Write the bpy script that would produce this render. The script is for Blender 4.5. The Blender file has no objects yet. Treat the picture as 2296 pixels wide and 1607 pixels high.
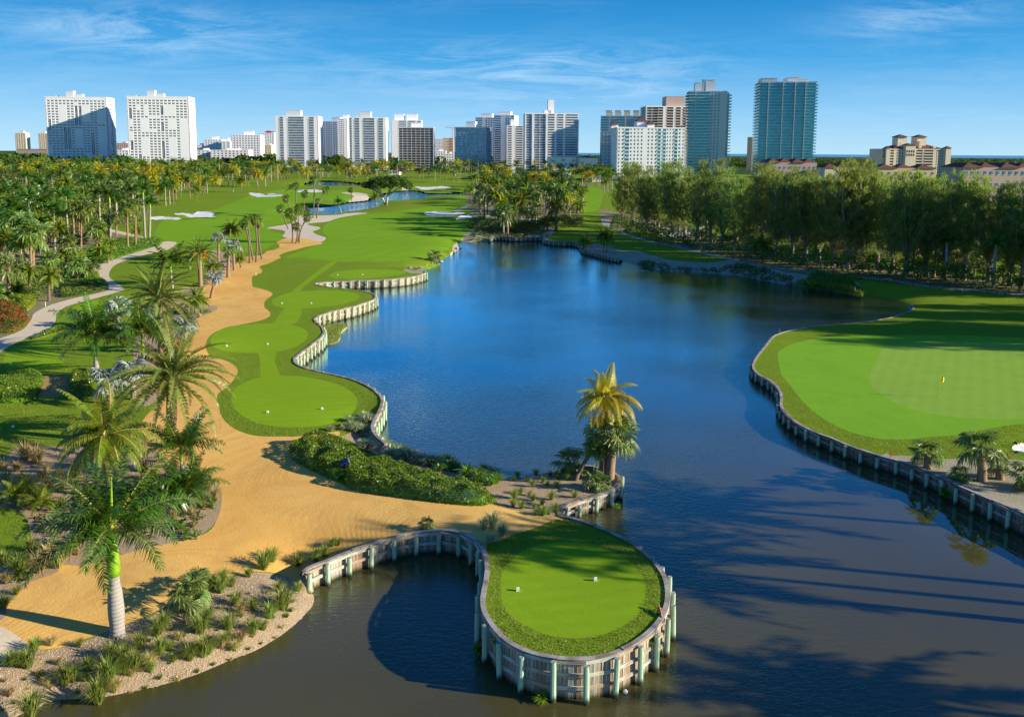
import bpy, math, random
import numpy as np
from mathutils import Vector, Matrix, noise as mnoise
from mathutils.geometry import delaunay_2d_cdt
rng = np.random.default_rng(7); random.seed(7)
sc = bpy.context.scene
# ------------------------------------------------------------------ camera
H = 25.5; FPX = 1900.0; XC = 1148.0; YH = 341.5; ROLL = 0.0063
PIT = math.radians(7.0); YC = YH+FPX*math.tan(PIT)      # gentle pitch plus lens shift keeps the towers upright, as in the photo
Fv = np.array([0, math.cos(PIT), -math.sin(PIT)]); R0 = np.array([1., 0, 0]); U0 = np.array([0, math.sin(PIT), math.cos(PIT)])
Rv = R0+ROLL*U0; Rv /= np.linalg.norm(Rv); Uv = U0-ROLL*R0; Uv /= np.linalg.norm(Uv)
cd = bpy.data.cameras.new("camera"); cam = bpy.data.objects.new("camera", cd); sc.collection.objects.link(cam)
cd.sensor_width = 36; cd.lens = 36*FPX/2296; cd.shift_y = -(803.5-YC)/2296; cd.clip_start = 0.5; cd.clip_end = 80000
cam.matrix_world = Matrix(((Rv[0], Uv[0], -Fv[0], 0), (Rv[1], Uv[1], -Fv[1], 0), (Rv[2], Uv[2], -Fv[2], H), (0, 0, 0, 1)))
sc.camera = cam
# ------------------------------------------------------------------ sky, sun, exposure
SUN_EL = math.radians(18.5); SUN_AZ = math.radians(-11.0)      # azimuth measured from +X towards +Y
sdir = Vector((math.cos(SUN_EL)*math.cos(SUN_AZ), math.cos(SUN_EL)*math.sin(SUN_AZ), math.sin(SUN_EL)))
w = bpy.data.worlds.new("World"); sc.world = w; w.use_nodes = True
nt = w.node_tree; nt.nodes.clear()
N = nt.nodes.new; L = nt.links.new
out = N('ShaderNodeOutputWorld'); bg = N('ShaderNodeBackground'); bg.inputs[1].default_value = 0.130
sky = N('ShaderNodeTexSky'); sky.sky_type = 'NISHITA'; sky.sun_disc = False
sky.sun_elevation = SUN_EL; sky.sun_rotation = math.pi/2-SUN_AZ
sky.air_density = 1.0; sky.dust_density = 0.3; sky.ozone_density = 3.0; sky.altitude = 20
tc = N('ShaderNodeTexCoord'); sep = N('ShaderNodeSeparateXYZ'); L(tc.outputs['Generated'], sep.inputs[0])
def wm(op, a, b=None, c=None, clamp=False):
    n = N('ShaderNodeMath'); n.operation = op; n.use_clamp = clamp
    for i, v in enumerate((a, b, c)):
        if v is None: continue
        if isinstance(v, (int, float)): n.inputs[i].default_value = v
        else: L(v, n.inputs[i])
    return n.outputs[0]
el = wm('ARCSINE', sep.outputs[2])
rp = N('ShaderNodeValToRGB'); L(wm('DIVIDE', el, math.pi/2, clamp=True), rp.inputs[0])
E_ = rp.color_ramp.elements
for i, (p, c) in enumerate([(0.0, (1.75, 2.95, 3.75)), (0.03, (0.95, 2.25, 3.6)), (0.065, (0.14, 1.42, 3.05)), (0.11, (0.0, 0.92, 2.4)), (0.30, (0.01, 0.48, 1.9)), (1.0, (0.06, 0.42, 1.5))]):
    e = E_[i] if i < 2 else E_.new(p)
    e.position = p; e.color = (*[x/4 for x in c], 1)
g4 = N('ShaderNodeMixRGB'); g4.blend_type = 'MULTIPLY'; g4.inputs[0].default_value = 1; L(rp.outputs[0], g4.inputs[1]); g4.inputs[2].default_value = (4, 4, 4, 1)
hs = N('ShaderNodeMixRGB'); hs.inputs[0].default_value = 0.95; L(sky.outputs[0], hs.inputs[1]); L(g4.outputs[0], hs.inputs[2])
zc = wm('MAXIMUM', sep.outputs[2], 0.02)
px_ = wm('DIVIDE', sep.outputs[0], wm('ADD', zc, 0.12)); py_ = wm('DIVIDE', sep.outputs[1], wm('ADD', zc, 0.12))
cmb = N('ShaderNodeCombineXYZ'); L(px_, cmb.inputs[0]); L(py_, cmb.inputs[1])
mp = N('ShaderNodeMapping'); L(cmb.outputs[0], mp.inputs[0]); mp.inputs['Rotation'].default_value = (0, 0, 0.35); mp.inputs['Scale'].default_value = (0.7, 1.15, 1)
n1 = N('ShaderNodeTexNoise'); n1.inputs['Scale'].default_value = 2.3; n1.inputs['Detail'].default_value = 12; n1.inputs['Roughness'].default_value = 0.74; n1.inputs['Distortion'].default_value = 0.7
L(mp.outputs[0], n1.inputs['Vector'])
n2 = N('ShaderNodeTexNoise'); n2.inputs['Scale'].default_value = 0.55; n2.inputs['Detail'].default_value = 2
L(cmb.outputs[0], n2.inputs['Vector'])
c1 = wm('MULTIPLY', wm('SUBTRACT', n1.outputs[0], 0.47, clamp=True), 3.4, clamp=True)
c2 = wm('MULTIPLY', wm('SUBTRACT', n2.outputs[0], 0.44, clamp=True), 6.0, clamp=True)
sx_ = wm('DIVIDE', sep.outputs[0], wm('MAXIMUM', sep.outputs[1], 0.05)); fr_ = wm('GREATER_THAN', sep.outputs[1], 0.05)
def blob(x0, wx, e0, we):
    a = wm('POWER', wm('ABSOLUTE', wm('DIVIDE', wm('SUBTRACT', sx_, x0), wx)), 2.0); b = wm('POWER', wm('ABSOLUTE', wm('DIVIDE', wm('SUBTRACT', el, e0), we)), 2.0)
    return wm('MULTIPLY', wm('POWER', 2.718, wm('MULTIPLY', wm('ADD', a, b), -1.0)), fr_)
band = wm('ADD', blob(0.03, 0.20, 0.090, 0.032), wm('ADD', wm('MULTIPLY', blob(-0.42, 0.16, 0.125, 0.028), 0.9), wm('MULTIPLY', blob(0.47, 0.09, 0.142, 0.02), 0.8)), clamp=True)
c2 = wm('ADD', wm('MULTIPLY', c2, 0.22), wm('MULTIPLY', band, 1.0), clamp=True)
c1 = wm('MULTIPLY', wm('SUBTRACT', n1.outputs[0], 0.42, clamp=True), 3.0, clamp=True)
cl = wm('MULTIPLY', wm('MULTIPLY', c1, c2), 0.75)
mx = N('ShaderNodeMixRGB'); L(cl, mx.inputs[0]); L(hs.outputs[0], mx.inputs[1]); mx.inputs[2].default_value = (2.6, 3.5, 4.3, 1)
L(mx.outputs[0], bg.inputs[0]); L(bg.outputs[0], out.inputs[0])
sl = bpy.data.lights.new("sun", 'SUN'); sl.energy = 4.8; sl.angle = math.radians(0.53); sl.color = (1.0, 0.89, 0.70)
so = bpy.data.objects.new("sun", sl); sc.collection.objects.link(so); so.rotation_euler = sdir.to_track_quat('Z', 'Y').to_euler(); so.location = (0, 0, 200)
sc.view_settings.view_transform = 'Standard'; sc.view_settings.look = 'None'; sc.view_settings.exposure = 1.0; sc.view_settings.gamma = 1.0
sc.view_settings.use_curve_mapping = False
sc.cycles.max_bounces = 6; sc.cycles.transparent_max_bounces = 4; sc.cycles.use_denoising = True

# ------------------------------------------------------------------ projection helpers (pixel of the photo -> point on the ground)
def ray(x, y):
    x = np.asarray(x, float); y = np.asarray(y, float)
    return (Fv[:, None]*FPX + Rv[:, None]*(x-XC).ravel() - Uv[:, None]*(y-YC).ravel()).T
def G(x, y, z=0.0):
    d = ray(x, y); z = np.broadcast_to(z, (len(d),)); s = (z-H)/d[:, 2]
    return d[:, :2]*s[:, None]
def proj(P):
    v = np.asarray(P, float)-np.array([0, 0, H]); f = v@Fv
    return XC+FPX*(v@Rv)/f, YC-FPX*(v@Uv)/f
def atY(x, y, Y):
    d = ray(x, y)[0]; s = Y/d[1]; return np.array([d[0]*s, Y, H+d[2]*s])
def smooth(pts, step=4.0, closed=True):
    P = np.array(pts, float); n = len(P); o = []
    for i in range(n if closed else n-1):
        if closed: a, b, c, d = P[(i-1) % n], P[i], P[(i+1) % n], P[(i+2) % n]
        else: a, b, c, d = P[max(i-1, 0)], P[i], P[i+1], P[min(i+2, n-1)]
        k = max(1, int(np.hypot(*(c[:2]-b[:2]))/step))
        for t in np.arange(k)/k:
            q = 0.5*((2*b)+(c-a)*t+(2*a-5*b+4*c-d)*t*t+(3*b-a-3*c+d)*t**3)
            if P.shape[1] > 2: q[2:] = b[2:]+(c[2:]-b[2:])*t
            o.append(q)
    if not closed: o.append(P[-1])
    return np.array(o)
def inpoly(P, poly):
    x, y = P[:, 0], P[:, 1]; res = np.zeros(len(P), bool)
    mn, mxx = poly.min(0), poly.max(0)
    c = (x > mn[0]) & (x < mxx[0]) & (y > mn[1]) & (y < mxx[1]); idx = np.nonzero(c)[0]
    if len(idx) == 0: return res
    X, Y = x[idx], y[idx]; r = np.zeros(len(idx), bool); q = np.roll(poly, -1, 0)
    for (x1, y1), (x2, y2) in zip(poly, q):
        if y1 == y2: continue
        m = ((y1 > Y) != (y2 > Y)) & (X < (x2-x1)*(Y-y1)/(y2-y1)+x1)
        r ^= m
    res[idx] = r
    return res
# ------------------------------------------------------------------ materials
def mk(name):
    m = bpy.data.materials.new(name); m.use_nodes = True; nt = m.node_tree; nt.nodes.clear(); return m, nt
class NB:
    def __init__(s, nt): s.nt = nt
    def n(s, t, **k):
        n = s.nt.nodes.new(t)
        for a, v in k.items():
            if a.startswith('i_'): n.inputs[a[2:].replace('_', ' ')].default_value = v
            else: setattr(n, a, v)
        return n
    def l(s, a, b): s.nt.links.new(a, b)
    def math(s, op, a, b=None, clamp=False):
        n = s.n('ShaderNodeMath', operation=op, use_clamp=clamp)
        for i, v in enumerate((a, b)):
            if v is None: continue
            if isinstance(v, (int, float)): n.inputs[i].default_value = v
            else: s.l(v, n.inputs[i])
        return n.outputs[0]
    def mix(s, f, a, b, typ='MIX'):
        n = s.n('ShaderNodeMixRGB', blend_type=typ)
        for i, v in enumerate((f, a, b)):
            if isinstance(v, (int, float)): n.inputs[i].default_value = v
            elif isinstance(v, tuple): n.inputs[i].default_value = (*v[:3], 1)
            else: s.l(v, n.inputs[i])
        return n.outputs[0]
    def coord(s, scale=(1, 1, 1), rot=(0, 0, 0), kind='Object'):
        t = s.n('ShaderNodeTexCoord'); m = s.n('ShaderNodeMapping'); m.inputs['Scale'].default_value = scale; m.inputs['Rotation'].default_value = rot
        s.l(t.outputs[kind], m.inputs[0]); return m.outputs[0]
    def noise(s, scale, detail=4, rough=0.55, dist=0.0, vec=None):
        n = s.n('ShaderNodeTexNoise'); n.inputs['Scale'].default_value = scale; n.inputs['Detail'].default_value = detail
        n.inputs['Roughness'].default_value = rough; n.inputs['Distortion'].default_value = dist
        if vec is not None: s.l(vec, n.inputs['Vector'])
        return n.outputs[0]
    def ramp(s, f, lo, hi):
        n = s.n('ShaderNodeMapRange'); n.inputs[1].default_value = lo; n.inputs[2].default_value = hi; s.l(f, n.inputs[0]); return n.outputs[0]
    def bsdf(s, col, rough=0.8, spec=0.3, bump=None, bs=0.3, bd=0.05, metal=0.0):
        p = s.n('ShaderNodeBsdfPrincipled'); p.inputs['Roughness'].default_value = rough; p.inputs['Specular IOR Level'].default_value = spec; p.inputs['Metallic'].default_value = metal
        if isinstance(col, tuple): p.inputs['Base Color'].default_value = (*col[:3], 1)
        else: s.l(col, p.inputs['Base Color'])
        if bump is not None:
            b = s.n('ShaderNodeBump'); b.inputs['Strength'].default_value = bs; b.inputs['Distance'].default_value = bd; s.l(bump, b.inputs['Height']); s.l(b.outputs[0], p.inputs['Normal'])
        return p.outputs[0]
    def outp(s, sh):
        o = s.n('ShaderNodeOutputMaterial'); s.l(sh, o.inputs[0])
def m_ground(name, ca, cb, cc, big=0.05, mid=0.6, fine=6.0, bs=0.6, bd=0.05, stripes=None, rough=0.95, spec=0.04):
    m, nt = mk(name); b = NB(nt); v = b.coord()
    f1 = b.ramp(b.noise(big, 3, vec=v), 0.35, 0.65); f2 = b.ramp(b.noise(mid, 5, 0.65, vec=v), 0.3, 0.7); f3 = b.noise(fine, 4, 0.7, vec=v)
    c = b.mix(f1, ca, cb); c = b.mix(b.math('MULTIPLY', f2, 0.75), c, cc)
    if stripes:
        wv = b.n('ShaderNodeTexWave', wave_type='BANDS'); wv.inputs['Scale'].default_value = stripes[0]; wv.inputs['Distortion'].default_value = stripes[2] if len(stripes) > 2 else 1.0; wv.inputs['Detail'].default_value = 1; wv.inputs['Detail Scale'].default_value = 0.3
        v2 = b.coord(rot=(0, 0, stripes[1])); b.l(v2, wv.inputs[0])
        c = b.mix(b.math('MULTIPLY', wv.outputs[1], 0.34), c, tuple(x*0.55 for x in ca))
    c = b.mix(b.math('MULTIPLY', b.ramp(b.noise(0.9, 6, 0.75, 0.5, v), 0.56, 0.72), 0.35), c, tuple(min(1, x*k) for x, k in zip(cb, (1.45, 1.02, 1.3))))
    c = b.mix(b.math('MULTIPLY', b.ramp(b.noise(0.22, 5, 0.7, 1.0, v), 0.42, 0.68), 0.6), c, tuple(x*0.66 for x in cc))
    if name == 'rough_grass': c = b.mix(b.math('MULTIPLY', b.ramp(b.noise(1.7, 6, 0.8, 0.5, v), 0.55, 0.72), 0.6), c, (0.26, 0.22, 0.07))
    c = b.mix(0.6, c, b.mix(f3, tuple(x*0.45 for x in ca), tuple(min(1, x*1.6) for x in cb)))
    b.outp(b.bsdf(c, rough, spec, f3, bs, bd)); return m
def lin(r, g, b): return tuple(((x/255.)/12.92 if x/255. <= 0.04045 else ((x/255.+0.055)/1.055)**2.4) for x in (r, g, b))
MAT = {}
MAT['rough'] = m_ground('rough_grass', (0.1211, 0.2076, 0.0128), (0.2018, 0.295, 0.0192), (0.0857, 0.1529, 0.0128), 0.03, 0.5, 9.0, 1.0, 0.10)
MAT['fairway'] = m_ground('fairway_grass', (0.1445, 0.2981, 0.0128), (0.1988, 0.3602, 0.016), (0.1205, 0.2608, 0.0128), 0.02, 0.12, 5.0, 0.35, 0.03, stripes=(0.055, 0.25))
MAT['tee'] = m_ground('tee_grass', (0.1731, 0.3174, 0.0115), (0.2309, 0.3627, 0.0154), (0.1475, 0.2834, 0.0115), 0.1, 0.5, 14.0, 0.3, 0.02, stripes=(0.25, 1.35))
MAT['fringe'] = m_ground('fringe_grass', (0.1445, 0.3481, 0.0192), (0.1962, 0.3891, 0.0288), (0.124, 0.2969, 0.0192), 0.08, 0.35, 10.0, 0.35, 0.03)
MAT['green'] = m_ground('putting_grass', (0.2037, 0.3652, 0.044), (0.2444, 0.3955, 0.0528), (0.1833, 0.3347, 0.044), 0.08, 0.3, 12.0, 0.15, 0.015, stripes=(0.22, 0.5))
MAT['bunker'] = m_ground('white_sand', (0.72, 0.70, 0.66), (0.80, 0.78, 0.74), (0.60, 0.58, 0.55), 0.15, 0.6, 7.0, 0.4, 0.05)
MAT['pale'] = m_ground('pale_sand', (0.58, 0.48, 0.36), (0.66, 0.55, 0.42), (0.48, 0.40, 0.30), 0.1, 0.5, 6.0, 0.5, 0.05)
MAT['mulch'] = m_ground('shell_mulch', (0.3608, 0.2542, 0.1476), (0.5084, 0.3854, 0.246), (0.1394, 0.0902, 0.0451), 0.3, 0.9, 11.0, 1.0, 0.12)
MAT['bank'] = m_ground('bank_sand', (0.3312, 0.2886, 0.1972), (0.432, 0.3922, 0.2856), (0.1224, 0.1258, 0.0544), 0.2, 0.8, 9.0, 0.8, 0.10)
MAT['garden'] = m_ground('garden_bed', (0.10, 0.16, 0.02), (0.34, 0.27, 0.17), (0.07, 0.12, 0.015), 0.12, 0.7, 6.0, 1.0, 0.15)
MAT['concrete'] = m_ground('path_concrete', (0.648, 0.4944, 0.3325), (0.7128, 0.5665, 0.399), (0.54, 0.4223, 0.285), 0.15, 0.5, 5.0, 0.3, 0.02)
MAT['greypath'] = m_ground('grey_path', (0.33, 0.31, 0.29), (0.42, 0.39, 0.35), (0.25, 0.24, 0.23), 0.15, 0.5, 5.0, 0.3, 0.02)
MAT['dirt'] = m_ground('dirt_track', (0.34, 0.22, 0.09), (0.40, 0.27, 0.12), (0.26, 0.17, 0.08), 0.15, 0.8, 8.0, 0.5, 0.04)
MAT['land'] = m_ground('far_land', (0.035, 0.07, 0.015), (0.05, 0.09, 0.02), (0.03, 0.05, 0.012), 0.004, 0.02, 0.3, 0.5, 0.5)
def m_orange():
    m, nt = mk('orange_sand'); b = NB(nt); v = b.coord()
    f1 = b.ramp(b.noise(0.09, 4, vec=v), 0.35, 0.65); f3 = b.noise(7.0, 5, 0.7, vec=v)
    c = b.mix(f1, (0.62, 0.335, 0.068), (0.76, 0.475, 0.125))
    # rake and tyre lines: contour lines of a smooth warped field
    n = b.n('ShaderNodeTexNoise'); n.inputs['Scale'].default_value = 0.035; n.inputs['Detail'].default_value = 1.5; b.l(v, n.inputs['Vector'])
    s1 = b.math('SINE', b.math('MULTIPLY', n.outputs[0], 210.0)); s2 = b.math('SINE', b.math('MULTIPLY', n.outputs[0], 900.0))
    rk = b.math('ADD', b.math('MULTIPLY', s1, 0.5), b.math('MULTIPLY', s2, 0.5))
    gate = b.ramp(b.noise(0.16, 4, 0.7, vec=v), 0.36, 0.58)
    rk = b.math('MULTIPLY', rk, gate)
    c = b.mix(b.math('MULTIPLY', b.ramp(rk, -0.2, 1.0), 0.5), c, (0.52, 0.25, 0.05)); c = b.mix(b.math('MULTIPLY', f3, 0.35), c, (0.78, 0.50, 0.20))
    c = b.mix(b.math('MULTIPLY', b.ramp(b.noise(0.25, 6, 0.75, 0.8, v), 0.48, 0.72), 0.55), c, (0.46, 0.27, 0.085))
    c = b.mix(b.ramp(b.noise(0.35, 6, 0.8, vec=v), 0.62, 0.8), c, (0.50, 0.38, 0.20))
    h = b.math('ADD', b.math('MULTIPLY', rk, 0.16), f3)
    b.outp(b.bsdf(c, 0.95, 0.1, h, 0.6, 0.05)); return m
MAT['orange'] = m_orange()
def m_water(name, body, ripple=1.0, refl=1.0):
    m, nt = mk(name); b = NB(nt)
    t = b.n('ShaderNodeTexCoord')
    m1 = b.n('ShaderNodeMapping'); m1.inputs['Scale'].default_value = (1.0, 2.2, 1); b.l(t.outputs['Object'], m1.inputs[0])
    big = b.ramp(b.noise(0.022, 3, vec=t.outputs['Object']), 0.38, 0.62)
    r1 = b.noise(1.6, 3, 0.6, 0.4, m1.outputs[0]); r2 = b.noise(5.0, 2, 0.5, 0.3, m1.outputs[0])
    h = b.math('ADD', b.math('MULTIPLY', r1, 0.7), b.math('MULTIPLY', r2, 0.3))
    h = b.math('MULTIPLY', h, b.math('ADD', b.math('MULTIPLY', big, 0.75), 0.25))
    if name == 'lake_water':     # sheltered calm water under the long wall
        mp3 = b.n('ShaderNodeMapping'); mp3.inputs['Location'].default_value = (-33.0/19, -50.0/24, 0); mp3.inputs['Scale'].default_value = (1/19., 1/24., 0); b.l(t.outputs['Object'], mp3.inputs[0])
        l3 = b.n('ShaderNodeVectorMath', operation='LENGTH'); b.l(mp3.outputs[0], l3.inputs[0]); h = b.math('MULTIPLY', h, b.ramp(l3.outputs['Value'], 0.55, 1.15))
    bp = b.n('ShaderNodeBump'); bp.inputs['Strength'].default_value = 1.0; bp.inputs['Distance'].default_value = 0.030*ripple; b.l(h, bp.inputs['Height'])
    c = b.mix(b.ramp(b.noise(0.05, 3, vec=t.outputs['Object']), 0.35, 0.65), body, tuple(x*0.75 for x in body))
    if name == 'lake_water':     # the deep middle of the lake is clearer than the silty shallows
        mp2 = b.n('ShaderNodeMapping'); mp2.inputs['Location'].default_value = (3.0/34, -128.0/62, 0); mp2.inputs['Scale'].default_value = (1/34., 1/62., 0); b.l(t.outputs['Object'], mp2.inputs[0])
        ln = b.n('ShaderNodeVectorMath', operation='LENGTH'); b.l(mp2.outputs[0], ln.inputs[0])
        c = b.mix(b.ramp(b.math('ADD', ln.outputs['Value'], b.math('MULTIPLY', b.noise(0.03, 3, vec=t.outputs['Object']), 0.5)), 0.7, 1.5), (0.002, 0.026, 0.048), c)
    d = b.n('ShaderNodeBsdfDiffuse'); b.l(c, d.inputs[0])
    g = b.n('ShaderNodeBsdfGlossy'); g.inputs[0].default_value = (0.66, 0.90, 1.0, 1); g.inputs['Roughness'].default_value = 0.015; b.l(bp.outputs[0], g.inputs['Normal'])
    f = b.n('ShaderNodeFresnel'); f.inputs[0].default_value = 1.34; b.l(bp.outputs[0], f.inputs['Normal'])
    mm = b.n('ShaderNodeMixShader'); b.l(b.math('MULTIPLY', b.math('POWER', f.outputs[0], 1.5), refl, clamp=True), mm.inputs[0]); b.l(d.outputs[0], mm.inputs[1]); b.l(g.outputs[0], mm.inputs[2])
    b.outp(mm.outputs[0]); return m
MAT['water'] = m_water('lake_water', (0.076, 0.068, 0.022), 2.4, 6.2)
MAT['sea'] = m_water('sea_water', (0.01, 0.16, 0.42), 3.0, 0.3)
def m_wood(name, ca, cb, stain, sc_=1.0, vert=True):
    m, nt = mk(name); b = NB(nt)
    v = b.coord(scale=(4, 4, 0.7) if vert else (1, 1, 4)); v2 = b.coord(kind='Object')
    oi = b.n('ShaderNodeObjectInfo')
    f = b.noise(1.6*sc_, 6, 0.7, 0.3, v); g = b.noise(0.9, 4, 0.6, vec=v2)
    c = b.mix(b.ramp(f, 0.35, 0.65), ca, cb); c = b.mix(b.ramp(b.math('ADD', g, b.math('MULTIPLY', oi.outputs['Random'], 0.22)), 0.54, 0.74), c, stain)
    hv = b.n('ShaderNodeHueSaturation'); b.l(c, hv.inputs['Color']); b.l(b.math('ADD', b.math('MULTIPLY', oi.outputs['Random'], 0.3), 0.85), hv.inputs['Value'])
    gp_ = b.n('ShaderNodeNewGeometry'); sp_ = b.n('ShaderNodeSeparateXYZ'); b.l(gp_.outputs['Position'], sp_.inputs[0])
    wl = b.ramp(b.math('ADD', sp_.outputs[2], b.math('MULTIPLY', b.math('SUBTRACT', g, 0.5), 0.9)), 0.42, 0.12)      # algae stain above the waterline
    b.outp(b.bsdf(b.mix(wl, hv.outputs[0], (0.045, 0.05, 0.02)), 0.85, 0.2, f, 0.5, 0.02)); return m
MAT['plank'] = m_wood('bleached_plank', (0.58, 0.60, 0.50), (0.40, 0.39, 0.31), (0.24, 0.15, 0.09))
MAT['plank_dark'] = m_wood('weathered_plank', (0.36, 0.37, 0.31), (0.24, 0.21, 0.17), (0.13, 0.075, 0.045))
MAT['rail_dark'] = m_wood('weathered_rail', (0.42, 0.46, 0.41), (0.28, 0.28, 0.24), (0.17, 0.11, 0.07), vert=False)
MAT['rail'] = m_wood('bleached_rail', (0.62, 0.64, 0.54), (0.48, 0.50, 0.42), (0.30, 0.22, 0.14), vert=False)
MAT['pile'] = m_wood('green_piling', (0.44, 0.60, 0.42), (0.36, 0.52, 0.38), (0.28, 0.38, 0.24))
MAT['cap'] = m_wood('grey_cap', (0.44, 0.41, 0.37), (0.31, 0.28, 0.25), (0.18, 0.15, 0.12), vert=False)
def m_plain(name, c, rough=0.6, spec=0.4, var=0.12, metal=0.0, ns=3.0):
    m, nt = mk(name); b = NB(nt); v = b.coord()
    f = b.noise(ns, 4, vec=v); col = b.mix(f, tuple(x*(1-var) for x in c), tuple(min(1, x*(1+var)) for x in c))
    b.outp(b.bsdf(col, rough, spec, metal=metal)); return m
def m_leaf(name, c, c2, trans=0.35, gloss=0.4, spec=0.35, rnd=0.35, pos=0.0):
    m, nt = mk(name); b = NB(nt); oi = b.n('ShaderNodeObjectInfo'); v = b.coord()
    ge = b.n('ShaderNodeNewGeometry')
    f = b.math('ADD', b.math('MULTIPLY', b.noise(0.9, 2, vec=v), 0.6), b.math('MULTIPLY', ge.outputs['Random Per Island'], 0.4))
    col = b.mix(b.ramp(f, 0.3, 0.7), c, c2)
    hv = b.n('ShaderNodeHueSaturation'); b.l(col, hv.inputs['Color']); b.l(b.math('ADD', b.math('MULTIPLY', oi.outputs['Random'], rnd*1.2), 1-rnd*0.6), hv.inputs['Value'])
    b.l(b.math('ADD', b.math('MULTIPLY', oi.outputs['Random'], 0.04), 0.48), hv.inputs['Hue'])
    p = b.bsdf(hv.outputs[0], gloss, spec)
    tr = b.n('ShaderNodeBsdfTranslucent'); b.l(b.mix(0.5, hv.outputs[0], b.mix(1.0, hv.outputs[0], (1.5, 1.35, 0.4), 'MULTIPLY')), tr.inputs[0])
    mm = b.n('ShaderNodeMixShader'); mm.inputs[0].default_value = trans; b.l(p, mm.inputs[1]); b.l(tr.outputs[0], mm.inputs[2]); b.outp(mm.outputs[0]); return m
# ------------------------------------------------------------------ object helpers
def mesh(name, V, F, m=None, smooth_=False):
    me = bpy.data.meshes.new(name); V = np.asarray(V, float)
    if isinstance(F, np.ndarray):
        k = F.shape[1]; me.vertices.add(len(V)); me.vertices.foreach_set('co', V.ravel())
        me.loops.add(F.size); me.loops.foreach_set('vertex_index', F.ravel().astype(np.int32))
        me.polygons.add(len(F)); me.polygons.foreach_set('loop_start', np.arange(0, F.size, k, dtype=np.int32))
        me.update(calc_edges=True)
    else:
        me.from_pydata(V.tolist(), [], F); me.update()
    if m is not None:
        for x in (m if isinstance(m, (list, tuple)) else [m]): me.materials.append(MAT[x] if isinstance(x, str) else x)
    if smooth_: me.polygons.foreach_set('use_smooth', [True]*len(me.polygons))
    return me
col = sc.collection
def obj(name, me, parent=None, loc=None, rot=None, scale=None, label=None, cat=None, group=None, kind=None):
    o = bpy.data.objects.new(name, me); col.objects.link(o)
    if parent is not None: o.parent = parent
    if loc is not None: o.location = [float(x) for x in loc]
    if rot is not None: o.rotation_euler = rot
    if scale is not None: o.scale = scale
    if label: o['label'] = label
    if cat: o['category'] = cat
    if group: o['group'] = group
    if kind: o['kind'] = kind
    return o
class MB:
    def __init__(s): s.v = []; s.f = []; s.n = 0; s.mi = []
    def add(s, V, F, mi=0):
        s.v.append(np.asarray(V, float)); s.f += [tuple(i+s.n for i in f) for f in F]; s.mi += [mi]*len(F); s.n += len(V)
    def box(s, x0, x1, y0, y1, z0, z1, mi=0):
        s.add([(x0, y0, z0), (x1, y0, z0), (x1, y1, z0), (x0, y1, z0), (x0, y0, z1), (x1, y0, z1), (x1, y1, z1), (x0, y1, z1)],
              [(3, 2, 1, 0), (4, 5, 6, 7), (0, 1, 5, 4), (1, 2, 6, 5), (2, 3, 7, 6), (3, 0, 4, 7)], mi)
    def frame_box(s, O, u, n, a0, a1, d0, d1, z0, z1, mi=0):   # box along direction u, outward n
        O = np.array(O, float); u = np.array([u[0], u[1], 0.]); n = np.array([n[0], n[1], 0.])
        P = [O+u*a+n*d+np.array([0, 0, z]) for z in (z0, z1) for a, d in ((a0, d0), (a1, d0), (a1, d1), (a0, d1))]
        s.add(P, [(3, 2, 1, 0), (4, 5, 6, 7), (0, 1, 5, 4), (1, 2, 6, 5), (2, 3, 7, 6), (3, 0, 4, 7)], mi)
    def tube(s, pts, rad, k=8, mi=0, cap=True):
        pts = np.array(pts, float); rad = np.broadcast_to(rad, (len(pts),)); a = np.arange(k)*2*math.pi/k; V = []
        for i, p in enumerate(pts):
            d = pts[min(i+1, len(pts)-1)]-pts[max(i-1, 0)]; d /= (np.linalg.norm(d)+1e-9)
            x = np.cross(d, [0, 0, 1.]) if abs(d[2]) < 0.9 else np.cross(d, [0, 1., 0]); x /= np.linalg.norm(x); y = np.cross(d, x)
            V.append(p+rad[i]*(np.cos(a)[:, None]*x+np.sin(a)[:, None]*y))
        F = [(i*k+j, i*k+(j+1) % k, (i+1)*k+(j+1) % k, (i+1)*k+j) for i in range(len(pts)-1) for j in range(k)]
        if cap: F += [tuple(range(k))[::-1], tuple((len(pts)-1)*k+j for j in range(k))]
        s.add(np.concatenate(V), F, mi)
    def mesh(s, name, m, sm=False):
        me = mesh(name, np.concatenate(s.v), s.f, m, sm)
        if any(s.mi): me.polygons.foreach_set('material_index', s.mi)
        return me
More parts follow.
